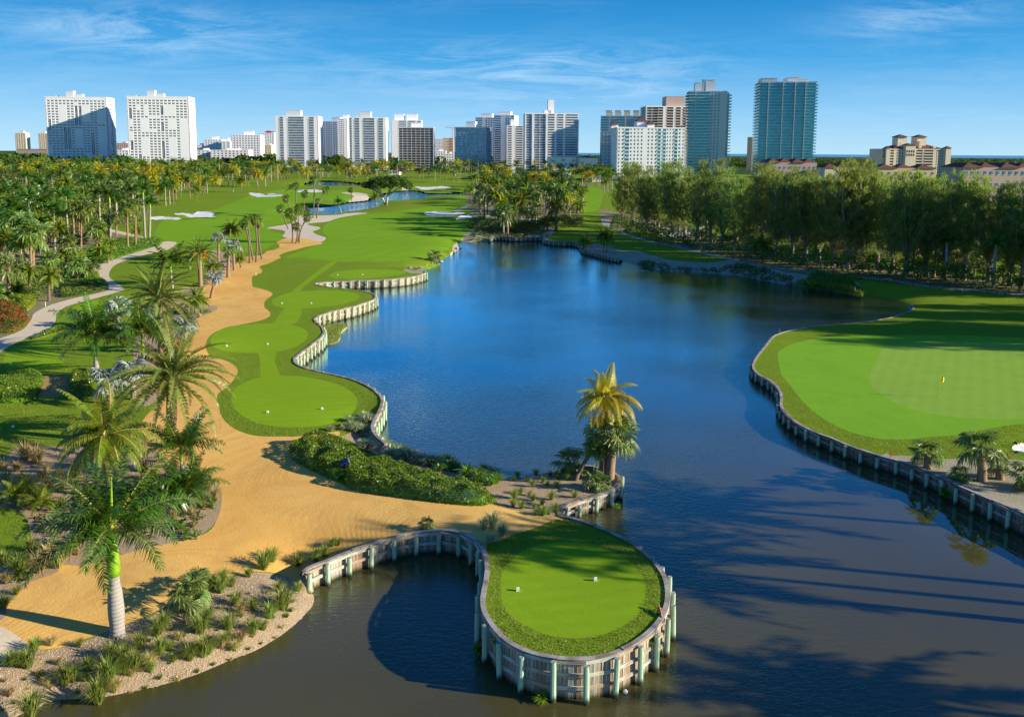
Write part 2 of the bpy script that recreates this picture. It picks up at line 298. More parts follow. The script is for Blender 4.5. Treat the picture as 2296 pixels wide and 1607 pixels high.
# ------------------------------------------------------------------ the lake outline: (x, y, cap height or 0 for a natural bank, wall id)
LAKE = [
 # natural lower bank
 (-100,1690,0,0),(0,1628,0,0),(54,1603,0,0),(90,1588,0,0),(125,1573,0,0),(180,1571,0,0),(232,1566,0,0),(300,1553,0,0),(375,1536,0,0),(450,1512,0,0),(525,1480,0,0),(574,1462,0,0),(645,1419,0,0),(700,1368,0,0),(712,1338,0,0),(700,1319,0,0),
 # crescent wall
 (680,1282,1.35,1),(734,1256.6,1.35,1),(784,1236.6,1.35,1),(831,1221,1.38,1),(877,1206.6,1.4,1),(928,1195,1.42,1),(977,1189.4,1.45,1),(1020,1191,1.5,1),(1054,1202,1.55,1),(1074,1218,1.6,1),
 # round tee wall
 (1085.5,1234,1.68,2),(1091,1250,1.75,2),(1094,1272,1.85,2),(1092,1298,1.95,2),(1087,1325,2.0,2),(1084,1346,2.0,2),(1087,1370,2.0,2),(1101.6,1397,2.0,2),(1121.6,1422,2.0,2),(1156,1448,2.0,2),(1210,1468,2.0,2),(1276,1476,2.0,2),(1336,1473.7,2.0,2),(1387,1459.4,2.0,2),(1430,1436.6,2.0,2),(1464.4,1408,2.0,2),(1486,1377,2.0,2),(1495,1345,2.0,2),(1493,1310,2.0,2),(1481.6,1282,1.95,2),(1458.7,1253.7,1.85,2),(1418.7,1222,1.7,2),(1376,1199.4,1.55,2),(1318.7,1175,1.35,2),(1278.7,1162,1.2,2),(1262,1160,1.12,2),
 # isthmus wall
 (1253,1157,1.1,3),(1252.5,1148.6,1.1,3),(1258,1138.6,1.1,3),(1275.5,1128.6,1.1,3),(1303,1121,1.1,3),(1335.5,1112,1.1,3),(1365.5,1100,1.1,3),(1383,1086,1.1,3),(1388.5,1076,1.1,3),(1383,1066,1.1,3),(1368,1058.6,1.1,3),(1348,1052,1.1,3),(1330.5,1047,1.1,3),(1310,1045,1.1,3),(1278,1047,1.0,3),
 (1248,1052,0,0),(1210,1060,0,0),(1193,1064,0,0),(1148,1069,0,0),(1124,1068.6,0,0),(1074,1063,0,0),(1036,1052,0,0),(986,1041,0,0),(949,1029,0,0),(911.5,1020,0,0),(880,1008,0,0),
 # first tee wall
 (864,995,1.5,4),(849,983.6,1.6,4),(837,969,1.6,4),(834,956,1.6,4),(839,943.6,1.6,4),(849,923.6,1.65,4),(856,903.6,1.7,4),(854,891,1.7,4),(839,876,1.7,4),(821.5,865,1.7,4),(799,855,1.7,4),(761.5,843.6,1.7,4),(724,836,1.7,4),(694,828.6,1.7,4),(671.5,821,1.7,4),(660,813,1.7,4),(660,803,1.7,4),(664,800,1.7,4),(679,787,1.7,4),(699,772,1.7,4),(716.5,759,1.7,4),(725,747,1.7,4),(721.5,734,1.7,4),(710,724,1.7,4),(703.5,717,1.7,4),
 (710,710.5,1.7,5),(729,703,1.7,5),(754,695.5,1.7,5),(789,688,1.7,5),(814,680.5,1.7,5),(834,673,1.7,5),(842,666,1.7,5),(838,660,1.7,5),(824,655.5,1.7,5),(809,651.8,1.7,5),(786.5,649,1.7,5),(764,647.3,1.7,5),(736.5,643.8,1.7,5),(714,639.5,1.7,5),
 (704,637,1.6,6),(710,634.8,1.6,6),(749,631,1.6,6),(799,628.8,1.6,6),(849,627.5,1.6,6),(891.5,625,1.6,6),(924,620.5,1.6,6),(944,615.5,1.6,6),(953.5,611.5,1.6,6),(949,608,1.5,6),
 (944,608,0,0),(959,604,0,0),(984,595,0,0),(988,586.8,0,0),(1009,573,0,0),(1031.5,557,0,0),(1022,546,0,0),(1049,543,0,0),(1086.5,543,0,0),
 (1096,537,1.0,7),(1101,532,1.2,7),(1124.6,530.6,1.2,7),(1150.8,533,1.2,7),(1185.8,532,1.2,7),(1219,532.4,1.2,7),(1221.8,538.4,1.2,7),(1238.3,541.5,1.2,7),(1262.8,542.8,1.2,7),(1287,543.6,1.2,7),(1303,549,1.2,7),(1304,556,1.0,7),(1309,562,0.9,7),(1334.6,569,0.9,7),(1365,577,0.9,7),(1390,582,0.9,7),
 (1398,587,0,0),(1418,594,0,0),(1448,601.8,0,0),(1498,608,0,0),(1548,609.5,0,0),(1598,613,0,0),(1648,616.8,0,0),(1685.5,624,0,0),(1722,631,0,0),(1759.5,636.8,0,0),(1789.5,640,0,0),(1834.5,649,0,0),(1884.5,656.8,0,0),(1934.5,661,0,0),(1972,665,0,0),(2009.5,674,0,0),(2029.5,680,0,0),
 # long wall round the far green
 (2044,684,0.8,8),(2050,690,0.8,8),(2044.5,696.8,0.8,8),(2022,705.5,0.8,8),(1992,714,0.8,8),(1947,721.8,0.8,8),(1897,726.8,0.8,8),(1847,730.5,0.8,8),(1809.5,735.5,0.85,8),(1772,741.8,0.85,8),(1747,749,0.9,8),(1732,758,0.9,8),(1720,773,0.95,8),(1704,793,0.95,8),(1692,812,1.0,8),(1690,826,1.0,8),(1702,840,1.0,8),(1722,851,1.0,8),(1738,862,1.0,8),(1749,876,1.0,8),(1753.5,893.6,1.0,8),(1753,912,1.05,8),(1772,934.8,1.05,8),(1792,951,1.05,8),(1829.5,969.8,1.1,8),(1864.5,982,1.1,8),(1897,996,1.1,8),(1937,1011,1.1,8),(1977,1023.6,1.1,8),(2017,1034.8,1.1,8),(2052,1046,1.15,8),(2084.5,1058.6,1.2,8),(2119.5,1074,1.25,8),(2149.5,1088.6,1.3,8),(2187,1104.8,1.35,8),(2224.5,1121,1.4,8),(2264.5,1137.8,1.45,8),(2296,1151,1.5,8),(2400,1195,1.5,8),(2520,1250,1.5,8),
 (2640,1320,0,0),(2760,1500,0,0),(2900,1900,0,0),(2700,2200,0,0),(1200,2300,0,0),(0,2200,0,0),(-600,1950,0,0),(-300,1760,0,0)]
POND1 = [(686.5,466),(691.5,479.7),(714,482),(749,481),(774,476),(814,471),(849,463.5),(858,455),(869,451),(899,449.7),(935,448),(954,446),(957,441),(999,439.7),(1036.5,437),(1041,431),(999,434.0),(960,434),(945,431),(930,428),(906,428),(874,431),(861,436),(836,445),(824,450),(799,452.5),(774,455),(749,460),(724,462.5),(699,463.5)]
POND2 = [(681.5,413.5),(714,407),(761.5,407.5),(799,411),(810,415),(794,419),(724,419.5),(684,418)]
LK = smooth(LAKE, 5.0)
LK = np.array([(x, y, zt, min((LAKE[i][3] for i in range(len(LAKE))), key=lambda k: 0)) for x, y, zt, _ in LK]) if False else LK
# a vertex is wall if both neighbours in the control list are walls
wall_id = []
for i in range(len(LAKE)):
    j = (i+1) % len(LAKE); k = max(1, int(math.hypot(LAKE[j][0]-LAKE[i][0], LAKE[j][1]-LAKE[i][1])/5.0))
    for t in range(k):
        if t == 0: wall_id.append(LAKE[i][3])
        else: wall_id.append(LAKE[i][3] if (LAKE[j][3] and LAKE[i][3]) else 0)
wall_id = np.array(wall_id); LK = LK[:, :3]; assert len(wall_id) == len(LK)
NAT = wall_id == 0
LKZ = np.where(NAT, 0.0, LK[:, 2])
LKXY = np.array([G(x, y, z)[0] for x, y, z in zip(LK[:, 0], LK[:, 1], LKZ)])
P1 = smooth(POND1, 5); P2 = smooth(POND2, 5); P1XY = G(P1[:, 0], P1[:, 1], 0.3); P2XY = G(P2[:, 0], P2[:, 1], 0.3)
# height field
CT = LKXY[~NAT][::3]; CZ = LKZ[~NAT][::3]
ex = [(-30, 60, 1.7), (-20, 45, 1.5), (-10, 75, 1.7), (-40, 100, 2.2), (-60, 150, 2.4), (0, 300, 2.6), (-120, 300, 2.8), (80, 230, 2.6), (120, 180, 2.4), (60, 120, 1.7), (75, 110, 1.6), (60, 70, 1.6), (-300, 600, 3), (300, 600, 3), (0, 1000, 3.2), (600, 2000, 3), (-600, 2000, 3), (-14, 62, 1.55), (-17, 50, 1.4), (-40, 40, 1.5)]
CT = np.concatenate([CT, np.array([(a, b) for a, b, _ in ex])]); CZ = np.concatenate([CZ, [c for *_, c in ex]])
NATP = LKXY[NAT]
NATP = NATP[np.hypot(*NATP.T) < 1500]
from mathutils.kdtree import KDTree
KD = KDTree(len(NATP))
for i_, q_ in enumerate(NATP): KD.insert((q_[0], q_[1], 0), i_)
KD.balance()
def natdist(P):
    return np.array([KD.find((a, b, 0))[2] for a, b in P])
WV = rng.normal(size=(10, 2)); WP = rng.uniform(0, 6.3, 10)
def ZB(P):
    P = np.atleast_2d(P); o = np.empty(len(P))
    for i in range(0, len(P), 4000):
        q = P[i:i+4000]; d2 = ((q[:, None]-CT[None])**2).sum(2)+0.3; wgt = d2**-1.6
        o[i:i+4000] = (wgt*CZ).sum(1)/wgt.sum(1)
    r = np.hypot(P[:, 0], P[:, 1])
    amp = np.clip((r-110)/250, 0, 1)*0.45+0.03
    und = sum(np.sin((P@(WV[k]*(0.035 if k < 5 else 0.09)))+WP[k])*(1 if k < 5 else 0.5) for k in range(10))/4
    o = o+amp*und
    return o
def ZG(P):      # ground height with natural banks
    P = np.atleast_2d(P); zb = ZB(P); d = natdist(P)
    return -0.10+(zb+0.10)*(1-np.exp(-d/2.6))
def GP(x, y):   # pixel -> ground point (x, y, z)
    z = 1.5
    for _ in range(3):
        p = G(x, y, z); z = float(ZG(p)[0]) if np.hypot(*p[0]) < 1500 else 3.0
    return np.array([p[0][0], p[0][1], z])
def GPs(pts):
    pts = np.asarray(pts, float); z = np.full(len(pts), 1.6)
    for _ in range(2):
        p = G(pts[:, 0], pts[:, 1], z); z = ZB(p)
    return G(pts[:, 0], pts[:, 1], z)
def Q(s, ox, oy, k=4.0):   # polygon digitised on an enlargement
    return [(ox+a/k, oy+b/k) for a, b in s]
REG = []   # (region, polygon pixels); first match wins
def reg(name, pts, step=4.0): REG.append((name, smooth(pts, step)))
ring = Q([(315,600),(325,480),(400,370),(520,285),(700,240),(880,232),(1060,255),(1220,320),(1350,410),(1430,500),(1455,590),(1440,700),(1390,800),(1290,880),(1150,945),(1000,982),(820,985),(640,945),(480,870),(370,780),(325,700)], 1033, 1148, 3.5)
reg('tee', ring)
reg('tee', [(519,893),(530,870),(560,852),(600,844),(650,842),(694,846),(749,858.6),(786.5,876),(801.5,893.6),(798,911),(786,926),(760,938),(724,949),(680,955),(630,956),(580,948),(545,932),(525,912)])
reg('tee', [(583,786),(618,786),(616,810),(626,846),(588,848),(584,815)])
reg('tee', [(472,765),(480,748),(510,733),(560,727),(620,725),(665,731),(688,742),(690,752),(682,765),(660,778),(620,789),(570,791),(520,789),(485,781)])
reg('tee', [(609,674),(619,666.8),(649,656.8),(699,651.8),(749,650.8),(786.5,655),(806.5,663),(799,671.8),(769,681.8),(724,688),(674,691.8),(631.5,689),(614,683)])
reg('tee', [(738,617),(761.5,608),(811.5,604),(874,605),(909,609),(899,615.5),(849,621.8),(799,625),(754,623)])
reg('tee', Q([(640,760),(720,745),(470,930),(390,1005),(320,1010),(430,920)], 574, 401.8))
reg('tee', [(640,690),(676,692),(665,722),(640,728),(616,726)])
reg('tee', Q([(620,950),(700,900),(850,860),(1030,835),(1040,900),(930,960),(800,990),(650,975)], 0, 459))
reg('tee', Q([(40,1400),(60,1330),(200,1260),(450,1215),(500,1300),(560,1400),(580,1470),(300,1480),(60,1470)], 0, 459))
reg('concrete', [(-100,1392),(0,1398),(15,1402),(45,1418),(66,1433),(45,1450),(0,1457),(-100,1462)])
reg('bunker', Q([(1345,110),(1450,105),(1600,120),(1630,130),(1560,140),(1400,142),(1350,130)], 0, 459), 3)
reg('bunker', Q([(1560,78),(1640,75),(1740,80),(1770,65),(1850,62),(1930,75),(1900,90),(1940,105),(1900,115),(1700,113),(1660,95)], 0, 459), 3)
reg('bunker', [(558,433),(575,432.5),(589,434),(597,437),(602,434.5),(614,434),(634,436.5),(624,440),(590,441.5),(572,440)], 3)
reg('bunker', [(666,427.7),(686,424.7),(714,425),(724,430),(714,431),(674,431.5)], 3)
reg('bunker', Q([(1505,1225),(1560,1210),(1700,1207),(1780,1215),(1870,1218),(1820,1240),(1700,1247),(1560,1247)], 574, 172.2), 3)
reg('bunker', Q([(1785,1270),(1850,1245),(1950,1235),(1965,1243),(1920,1262),(1850,1276)], 574, 172.2), 3)
reg('bunker', Q([(1430,985),(1540,988),(1700,980),(1750,993),(1680,1003),(1500,1003)], 574, 172.2), 3)
reg('bunker', [(2269,1003.6),(2275,997),(2296,990),(2330,990),(2345,1000),(2330,1012),(2296,1014),(2278,1009)], 3)
reg('bunker', [(232,405),(238,403),(246,403.5),(252,407),(248,409),(238,408)], 3)
reg('pale', Q([(1310,1005),(1330,980),(1400,968),(1380,990),(1360,1005)], 574, 172.2), 3)
reg('pale', Q([(765,1040),(900,1038),(1000,1055),(1010,1080),(900,1100),(830,1100),(880,1065)], 574, 172.2), 3)
reg('pale', [(644,533.5),(633,528.5),(640,521),(631.5,516),(599,512),(609,508.5),(634,504.7),(656.5,499.7),(660,489.7),(669,484.7),(690,483.5),(714,483.5),(761.5,481.5),(781.5,477),(824,478),(799,482),(761.5,488.5),(734,497),(704,499.7),(689,503.5),(719,511),(701.5,519.7),(714,527),(731.5,533.5),(719,542),(690,536),(665,534)])
ORANGE = [(619.5,543),(626.5,548),(626.5,554.5),(614,560),(598.5,563),(588,572),(567,574.6),(537,579),(525,593),(497,610.5),(471,637),(453,649),(455,665),(458.5,682),(486.5,686),(488,692),(472.5,701.5),(441,714),(436,721),(441,738),(409.5,750.5),(392,763),(400,800),(395,850),(370,890),(330,930),(300,975),(300,1000),(340,1003),(385,1038),(410,1043.6),(437.5,1048.6),(465,1068.6),(490,1086),(497.5,1116),(490,1153.6),(470,1186),(425,1205),(350,1222),(287.5,1238),(190,1265),(140,1265),(125,1283),(75,1300),(50,1318),(20,1350),(0,1385),(-100,1392),(-100,1420),(25,1425),(67.5,1435),(112.5,1431.6),(162.5,1423),(190,1413),(247.5,1398),(300,1380),(337.5,1365),(365,1355),(410,1330),(462.5,1298),(525,1278),(574,1262),(631,1256),(656,1264),(676,1266),(700,1262),(734,1252),(760,1246),(784,1240),(800,1238),(831,1245),(930,1215),(1000,1210),(1060,1230),(1078,1232),(1090,1226),(1094,1216.6),(1127,1209),(1153,1196.6),(1193,1185),(1233,1168),(1256,1162),(1262,1166),(1258,1158),(1223,1158.6),(1198,1153.6),(1190.5,1146),(1148,1141),(1099,1124.8),(1049,1122),(974,1116),(899,1107),(824,1096),(774,1086),(724,1063.6),(674,1033.6),(651.5,1013.6),(651.5,993.6),(686.5,978.6),(714,973.6),(764,966),(761.5,958.6),(724,966),(674,975),(624,977),(574,976),(537.5,966),(512.5,951),(497.5,933.6),(490,911),(487.5,886),(500,873.6),(520,856),(532.5,836),(530,823.6),(512.5,811),(487.5,803.6),(475,804),(462.5,784),(462.5,766.5),(475,749),(500,736.5),(514.5,733),(540,727.5),(567,722.5),(593,715.5),(606,706.8),(604,698),(593,689),(594,675),(602,668),(611,660),(605.5,654),(584.5,647),(567,643),(565,631.5),(565,621),(574,616),(588,610.5),(587,605),(581,600),(584.5,595.6),(602,591),(619.5,582.5),(631,577),(625,574.6),(637,566.8),(663,559.8),(689,552.8),(724,546),(719,542),(690,536),(665,534),(644,533.5)]
reg('orange', ORANGE)
reg('mulch', [(-200,1425),(0,1455),(45,1452),(67,1437),(112,1433),(190,1415),(300,1382),(365,1357),(462,1300),(525,1280),(574,1264),(631,1258),(656,1262),(700,1258),(760,1240),(800,1230),(800,1300),(760,1340),(720,1420),(600,1520),(300,1620),(0,1720),(-200,1760)])
reg('dirt', Q([(400,160),(620,155),(610,200),(570,330),(320,335),(370,240)], 0, 803.6))
reg('mulch', [(-150,1025),(0,1025),(40,1003),(110,1000),(200,1000),(300,998),(345,1003),(410,1043),(465,1070),(495,1090),(500,1120),(490,1160),(430,1205),(287,1240),(190,1267),(140,1267),(125,1285),(75,1300),(50,1320),(20,1352),(0,1390),(-150,1410),(-150,1290),(0,1270),(60,1240),(70,1200),(50,1150),(0,1140),(-150,1140)])
reg('mulch', [(395,765),(440,716),(475,702),(490,690),(480,684),(455,682),(450,650),(470,640),(500,612),(530,592),(520,575),(480,560),(470,580),(450,640),(400,650),(330,700),(300,780),(310,900),(340,905),(395,850)])
reg('mulch', [(764,968),(745,968),(735,978),(780,975),(850,1010),(940,1045),(1060,1085),(1100,1100),(1120,1128),(1150,1143),(1195,1150),(1200,1156),(1260,1160),(1320,1170),(1420,1110),(1420,1060),(1300,1020),(1140,1040),(900,980),(850,930),(800,950)])
reg('concrete', [(0,759),(50,739),(70,716.5),(75,704),(95,691.5),(125,680),(175,666.5),(212,659),(240,651.5),(244,644),(240,631.5),(225,621.5),(207,614),(207,606.5),(217.5,596.5),(250,584),(287.5,571.5),(325,560),(350,551.5),(369,541.5),(395,543),(397,545),(382.5,556.5),(362.5,564),(312.5,574),(275,586.5),(255,596.5),(245,611.5),(247.5,624),(265,636.5),(277.5,649),(250,659),(212.5,669),(175,679),(145,689),(127.5,704),(122.5,724),(100,741.5),(57.5,759),(25,774),(0,789),(-80,825),(-80,790)])
reg('concrete', [(203,503),(215,497.5),(234,495),(232,499.5),(215,504),(207,507)], 3)
reg('concrete', [(248,514),(290,523),(322,531),(322,535.5),(290,529),(250,520)], 3)
reg('greypath', [(1348,493),(1365.5,492),(1368,507),(1398,517),(1435.5,532),(1473,542),(1523,549),(1573,562),(1623,574),(1673,584),(1700,590),(1780,603),(1860,611),(1922,619),(1972,623),(2022,629),(2072,637),(2122,643),(2184.5,648),(2296,657),(2450,668),(2450,675),(2296,662.5),(2184.5,653.5),(2122,648.5),(2072,643),(2022,634.5),(1972,628),(1929.5,623.5),(1860,617),(1780,608.5),(1690,594),(1600,574),(1548,562),(1498,551),(1448,540),(1400,526),(1380,515),(1355,506)])
reg('greypath', Q([(1770,1200),(1890,1160),(1900,1170),(1840,1195),(1790,1205)], 574, 172.2), 3)
reg('green', [(1947,846),(1952,833.6),(1974.5,786.8),(1984.5,776.8),(2022,766.8),(2097,764),(2197,768),(2296,771.8),(2450,785),(2500,850),(2450,925),(2296,937),(2247,940),(2172,937),(2097,928.6),(2022,908.6),(1972,881),(1952,861)])
reg('fringe', [(1744.5,803.6),(1752,838),(1775,868),(1804.5,903.6),(1847,938.6),(1897,963.6),(1959.5,981),(2022,984.8),(2097,978.6),(2159.5,973.6),(2222,960),(2296,950),(2450,945),(2600,850),(2450,770),(2296,757),(2100,751),(1950,752),(1850,756),(1780,770),(1748,787)])
reg('bank', [(1990,1015),(1998,1021),(2022,1020.6),(2070,1024),(2122,1028.6),(2180,1026),(2247,1030),(2296,1032),(2500,1060),(2600,1260),(2400,1230),(2200,1125),(1985,1040)])
reg('bank', [(1308,556.8),(1333,546.8),(1365.5,554),(1398,561.8),(1430.5,564),(1463,571.8),(1498,581.8),(1548,586.8),(1598,588),(1648,581.8),(1675.5,584.5),(1720,599),(1780,611),(1840,619),(1900,627),(1922,631),(1937,655),(1940,680),(1700,650),(1400,620),(1295,575)])
reg('bank', [(1015,548),(1040,528),(1062,512),(1075,495),(1110,480),(1200,485),(1240,500),(1240,520),(1225,540),(1200,550),(1040,560)])
reg('bank', [(905,604),(930,601),(980,588),(1000,570),(1022,553),(1050,560),(1000,600),(960,612),(920,612)])
reg('fairway', [(640,578),(666,566),(700,553),(735,536),(724,520),(735,500),(800,484),(880,475),(960,462),(1040,437),(1045,460),(1062,490),(1066,508),(1024,541),(990,560),(935,578),(870,586),(800,587),(725,583),(680,578)])
reg('fairway', [(350,515),(380,490),(480,470),(560,440),(640,425),(720,426),(790,430),(780,447),(690,452),(670,480),(650,498),(600,510),(635,528),(620,542),(590,560),(520,565),(440,553),(400,547),(350,530)])
reg('fairway', [(1340,470),(1352,440),(1350,425),(1300,418),(1270,425),(1300,450),(1310,480)])
reg('garden', [(-60,540),(0,540),(60,545),(150,530),(240,520),(290,524),(330,535),(369,541.5),(350,551.5),(325,560),(287,571),(250,584),(217,596),(207,606),(207,614),(225,621),(240,631),(244,644),(240,651),(212,659),(175,666),(125,680),(95,691),(75,704),(68,718),(50,739),(0,759),(-60,780)])
reg('garden', [(-60,425),(150,430),(335,430),(345,455),(335,480),(300,500),(240,512),(150,528),(60,543),(-60,545)])
reg('garden', [(1040,430),(1100,405),(1250,405),(1340,425),(1300,470),(1310,498),(1240,505),(1200,485),(1110,480),(1070,498),(1046,460)])
reg('garden', [(1350,470),(1500,500),(1700,550),(1900,590),(2296,630),(2450,640),(2450,672),(2296,656),(2122,642),(1972,622),(1780,602),(1673,583),(1573,561),(1473,541),(1398,516),(1368,505)])
regions = [(n, GPs(p)) for n, p in REG]
# ------------------------------------------------------------------ triangulate land with every outline in it
pts = []; edges = []
def addloop(P):
    b0 = len(pts); pts.extend(map(tuple, P)); n = len(P)
    edges.extend((b0+i, b0+(i+1) % n) for i in range(n)); return b0
def thin(P, f=0.0035):
    o = [P[0]]
    for q in P[1:]:
        if np.hypot(*(q-o[-1])) > max(0.18, f*np.hypot(*q)*0.6): o.append(q)
    if np.hypot(*(np.array(o[-1])-o[0])) < 0.1: o.pop()
    return np.array(o)
lake_i0 = addloop(LKXY); nlake = len(LKXY); addloop(P1XY); addloop(P2XY)
regions = [(n, thin(p)) for n, p in regions]
for n, p in regions: addloop(p)
FAR = 7000.0
addloop([(-FAR, -600), (FAR, -600), (FAR, 5200), (-FAR, 12000)])
for d in np.exp(np.arange(math.log(34), math.log(5000), 0.017)):
    k = 0.017 if d > 60 else 0.014
    a = np.arange(-0.62, 0.62, k)+rng.uniform(0, k)
    pts.extend(zip(d*np.sin(a)*rng.uniform(0.997, 1.003, len(a)), d*np.cos(a)*rng.uniform(0.997, 1.003, len(a))))
for d in np.exp(np.arange(math.log(20), math.log(3000), 0.15)):
    for a in np.arange(0.7, 2*math.pi-0.7, 0.12): pts.append((d*math.sin(a), max(-590, d*math.cos(a))))
rv, re_, rf, ov, oe, of = delaunay_2d_cdt([Vector(p) for p in pts], edges, [], 0, 1e-4)
V2 = np.array([tuple(v) for v in rv]); FT = np.array([f for f in rf if len(f) == 3])
cen = V2[FT].mean(1)
keep = ~(inpoly(cen, LKXY) | inpoly(cen, P1XY) | inpoly(cen, P2XY))
FT = FT[keep]; cen = cen[keep]
rid = np.full(len(FT), -1); names = ['tee', 'concrete', 'bunker', 'pale', 'orange', 'mulch', 'dirt', 'greypath', 'green', 'fringe', 'bank', 'fairway', 'garden', 'rough', 'land']
for i, (n, p) in enumerate(regions):
    m = (rid < 0); idx = np.nonzero(m)[0]; ins = inpoly(cen[idx], p); rid[idx[ins]] = names.index(n)
far = (rid < 0) & (np.hypot(cen[:, 0], cen[:, 1]) > 1000)
rid[rid < 0] = names.index('rough'); rid[far] = names.index('land')
VZ = ZG(V2)
pd_ = {}
for i, o in enumerate(ov):
    for k in o:
        if k < nlake and not NAT[k]: pd_[i] = LKZ[k]
for i, z in pd_.items(): VZ[i] = z
# shores of the two small ponds
for PP in (P1XY, P2XY):
    d = np.sqrt(((V2[:, None]-PP[None, ::2])**2).sum(2).min(1)) if len(V2)*len(PP) < 6e7 else None
    if d is not None: VZ = np.minimum(VZ, 0.3+d*0.11)
# bunkers sink a little
bk = np.zeros(len(V2), bool)
for n, p in regions:
    if n == 'bunker':
        ins = inpoly(V2, p); VZ[ins] -= 0.25
GN = dict(tee='tee_turf', concrete='cart_path', bunker='sand_bunker', pale='pale_sand_area', orange='sand_path', mulch='mulch_bank', dirt='dirt_path', greypath='service_path', green='putting_green', fringe='green_fringe', bank='sandy_bank', fairway='fairway', garden='garden_ground', rough='rough_lawn', land='far_ground')
for k, n in enumerate(names):
    F = FT[rid == k]
    if len(F) == 0: continue
    u, inv = np.unique(F, return_inverse=True); F = inv.reshape(-1, 3).astype(np.int32)
    VV = np.c_[V2[u], VZ[u]]
    a, b_, c_ = VV[F[:, 0]], VV[F[:, 1]], VV[F[:, 2]]; nz = np.cross(b_-a, c_-a)[:, 2] < 0; F[nz] = F[nz][:, ::-1]
    me = mesh(GN[n], VV, F, n, True); obj(GN[n], me, kind='structure')
# water sheets
obj('lake_water', mesh('lake_water', [(-900, -700, 0), (900, -700, 0), (900, 1100, 0), (-900, 1100, 0)], [(0, 1, 2, 3)], 'water'), kind='structure')
obj('sea', mesh('sea', [(-3000, 5000, 0.4), (60000, 5000, 0.4), (60000, 70000, 0.4), (-3000, 70000, 0.4)], [(0, 1, 2, 3)], 'sea'), kind='structure')
def lakes(P): return inpoly(P, LKXY) | inpoly(P, P1XY) | inpoly(P, P2XY)
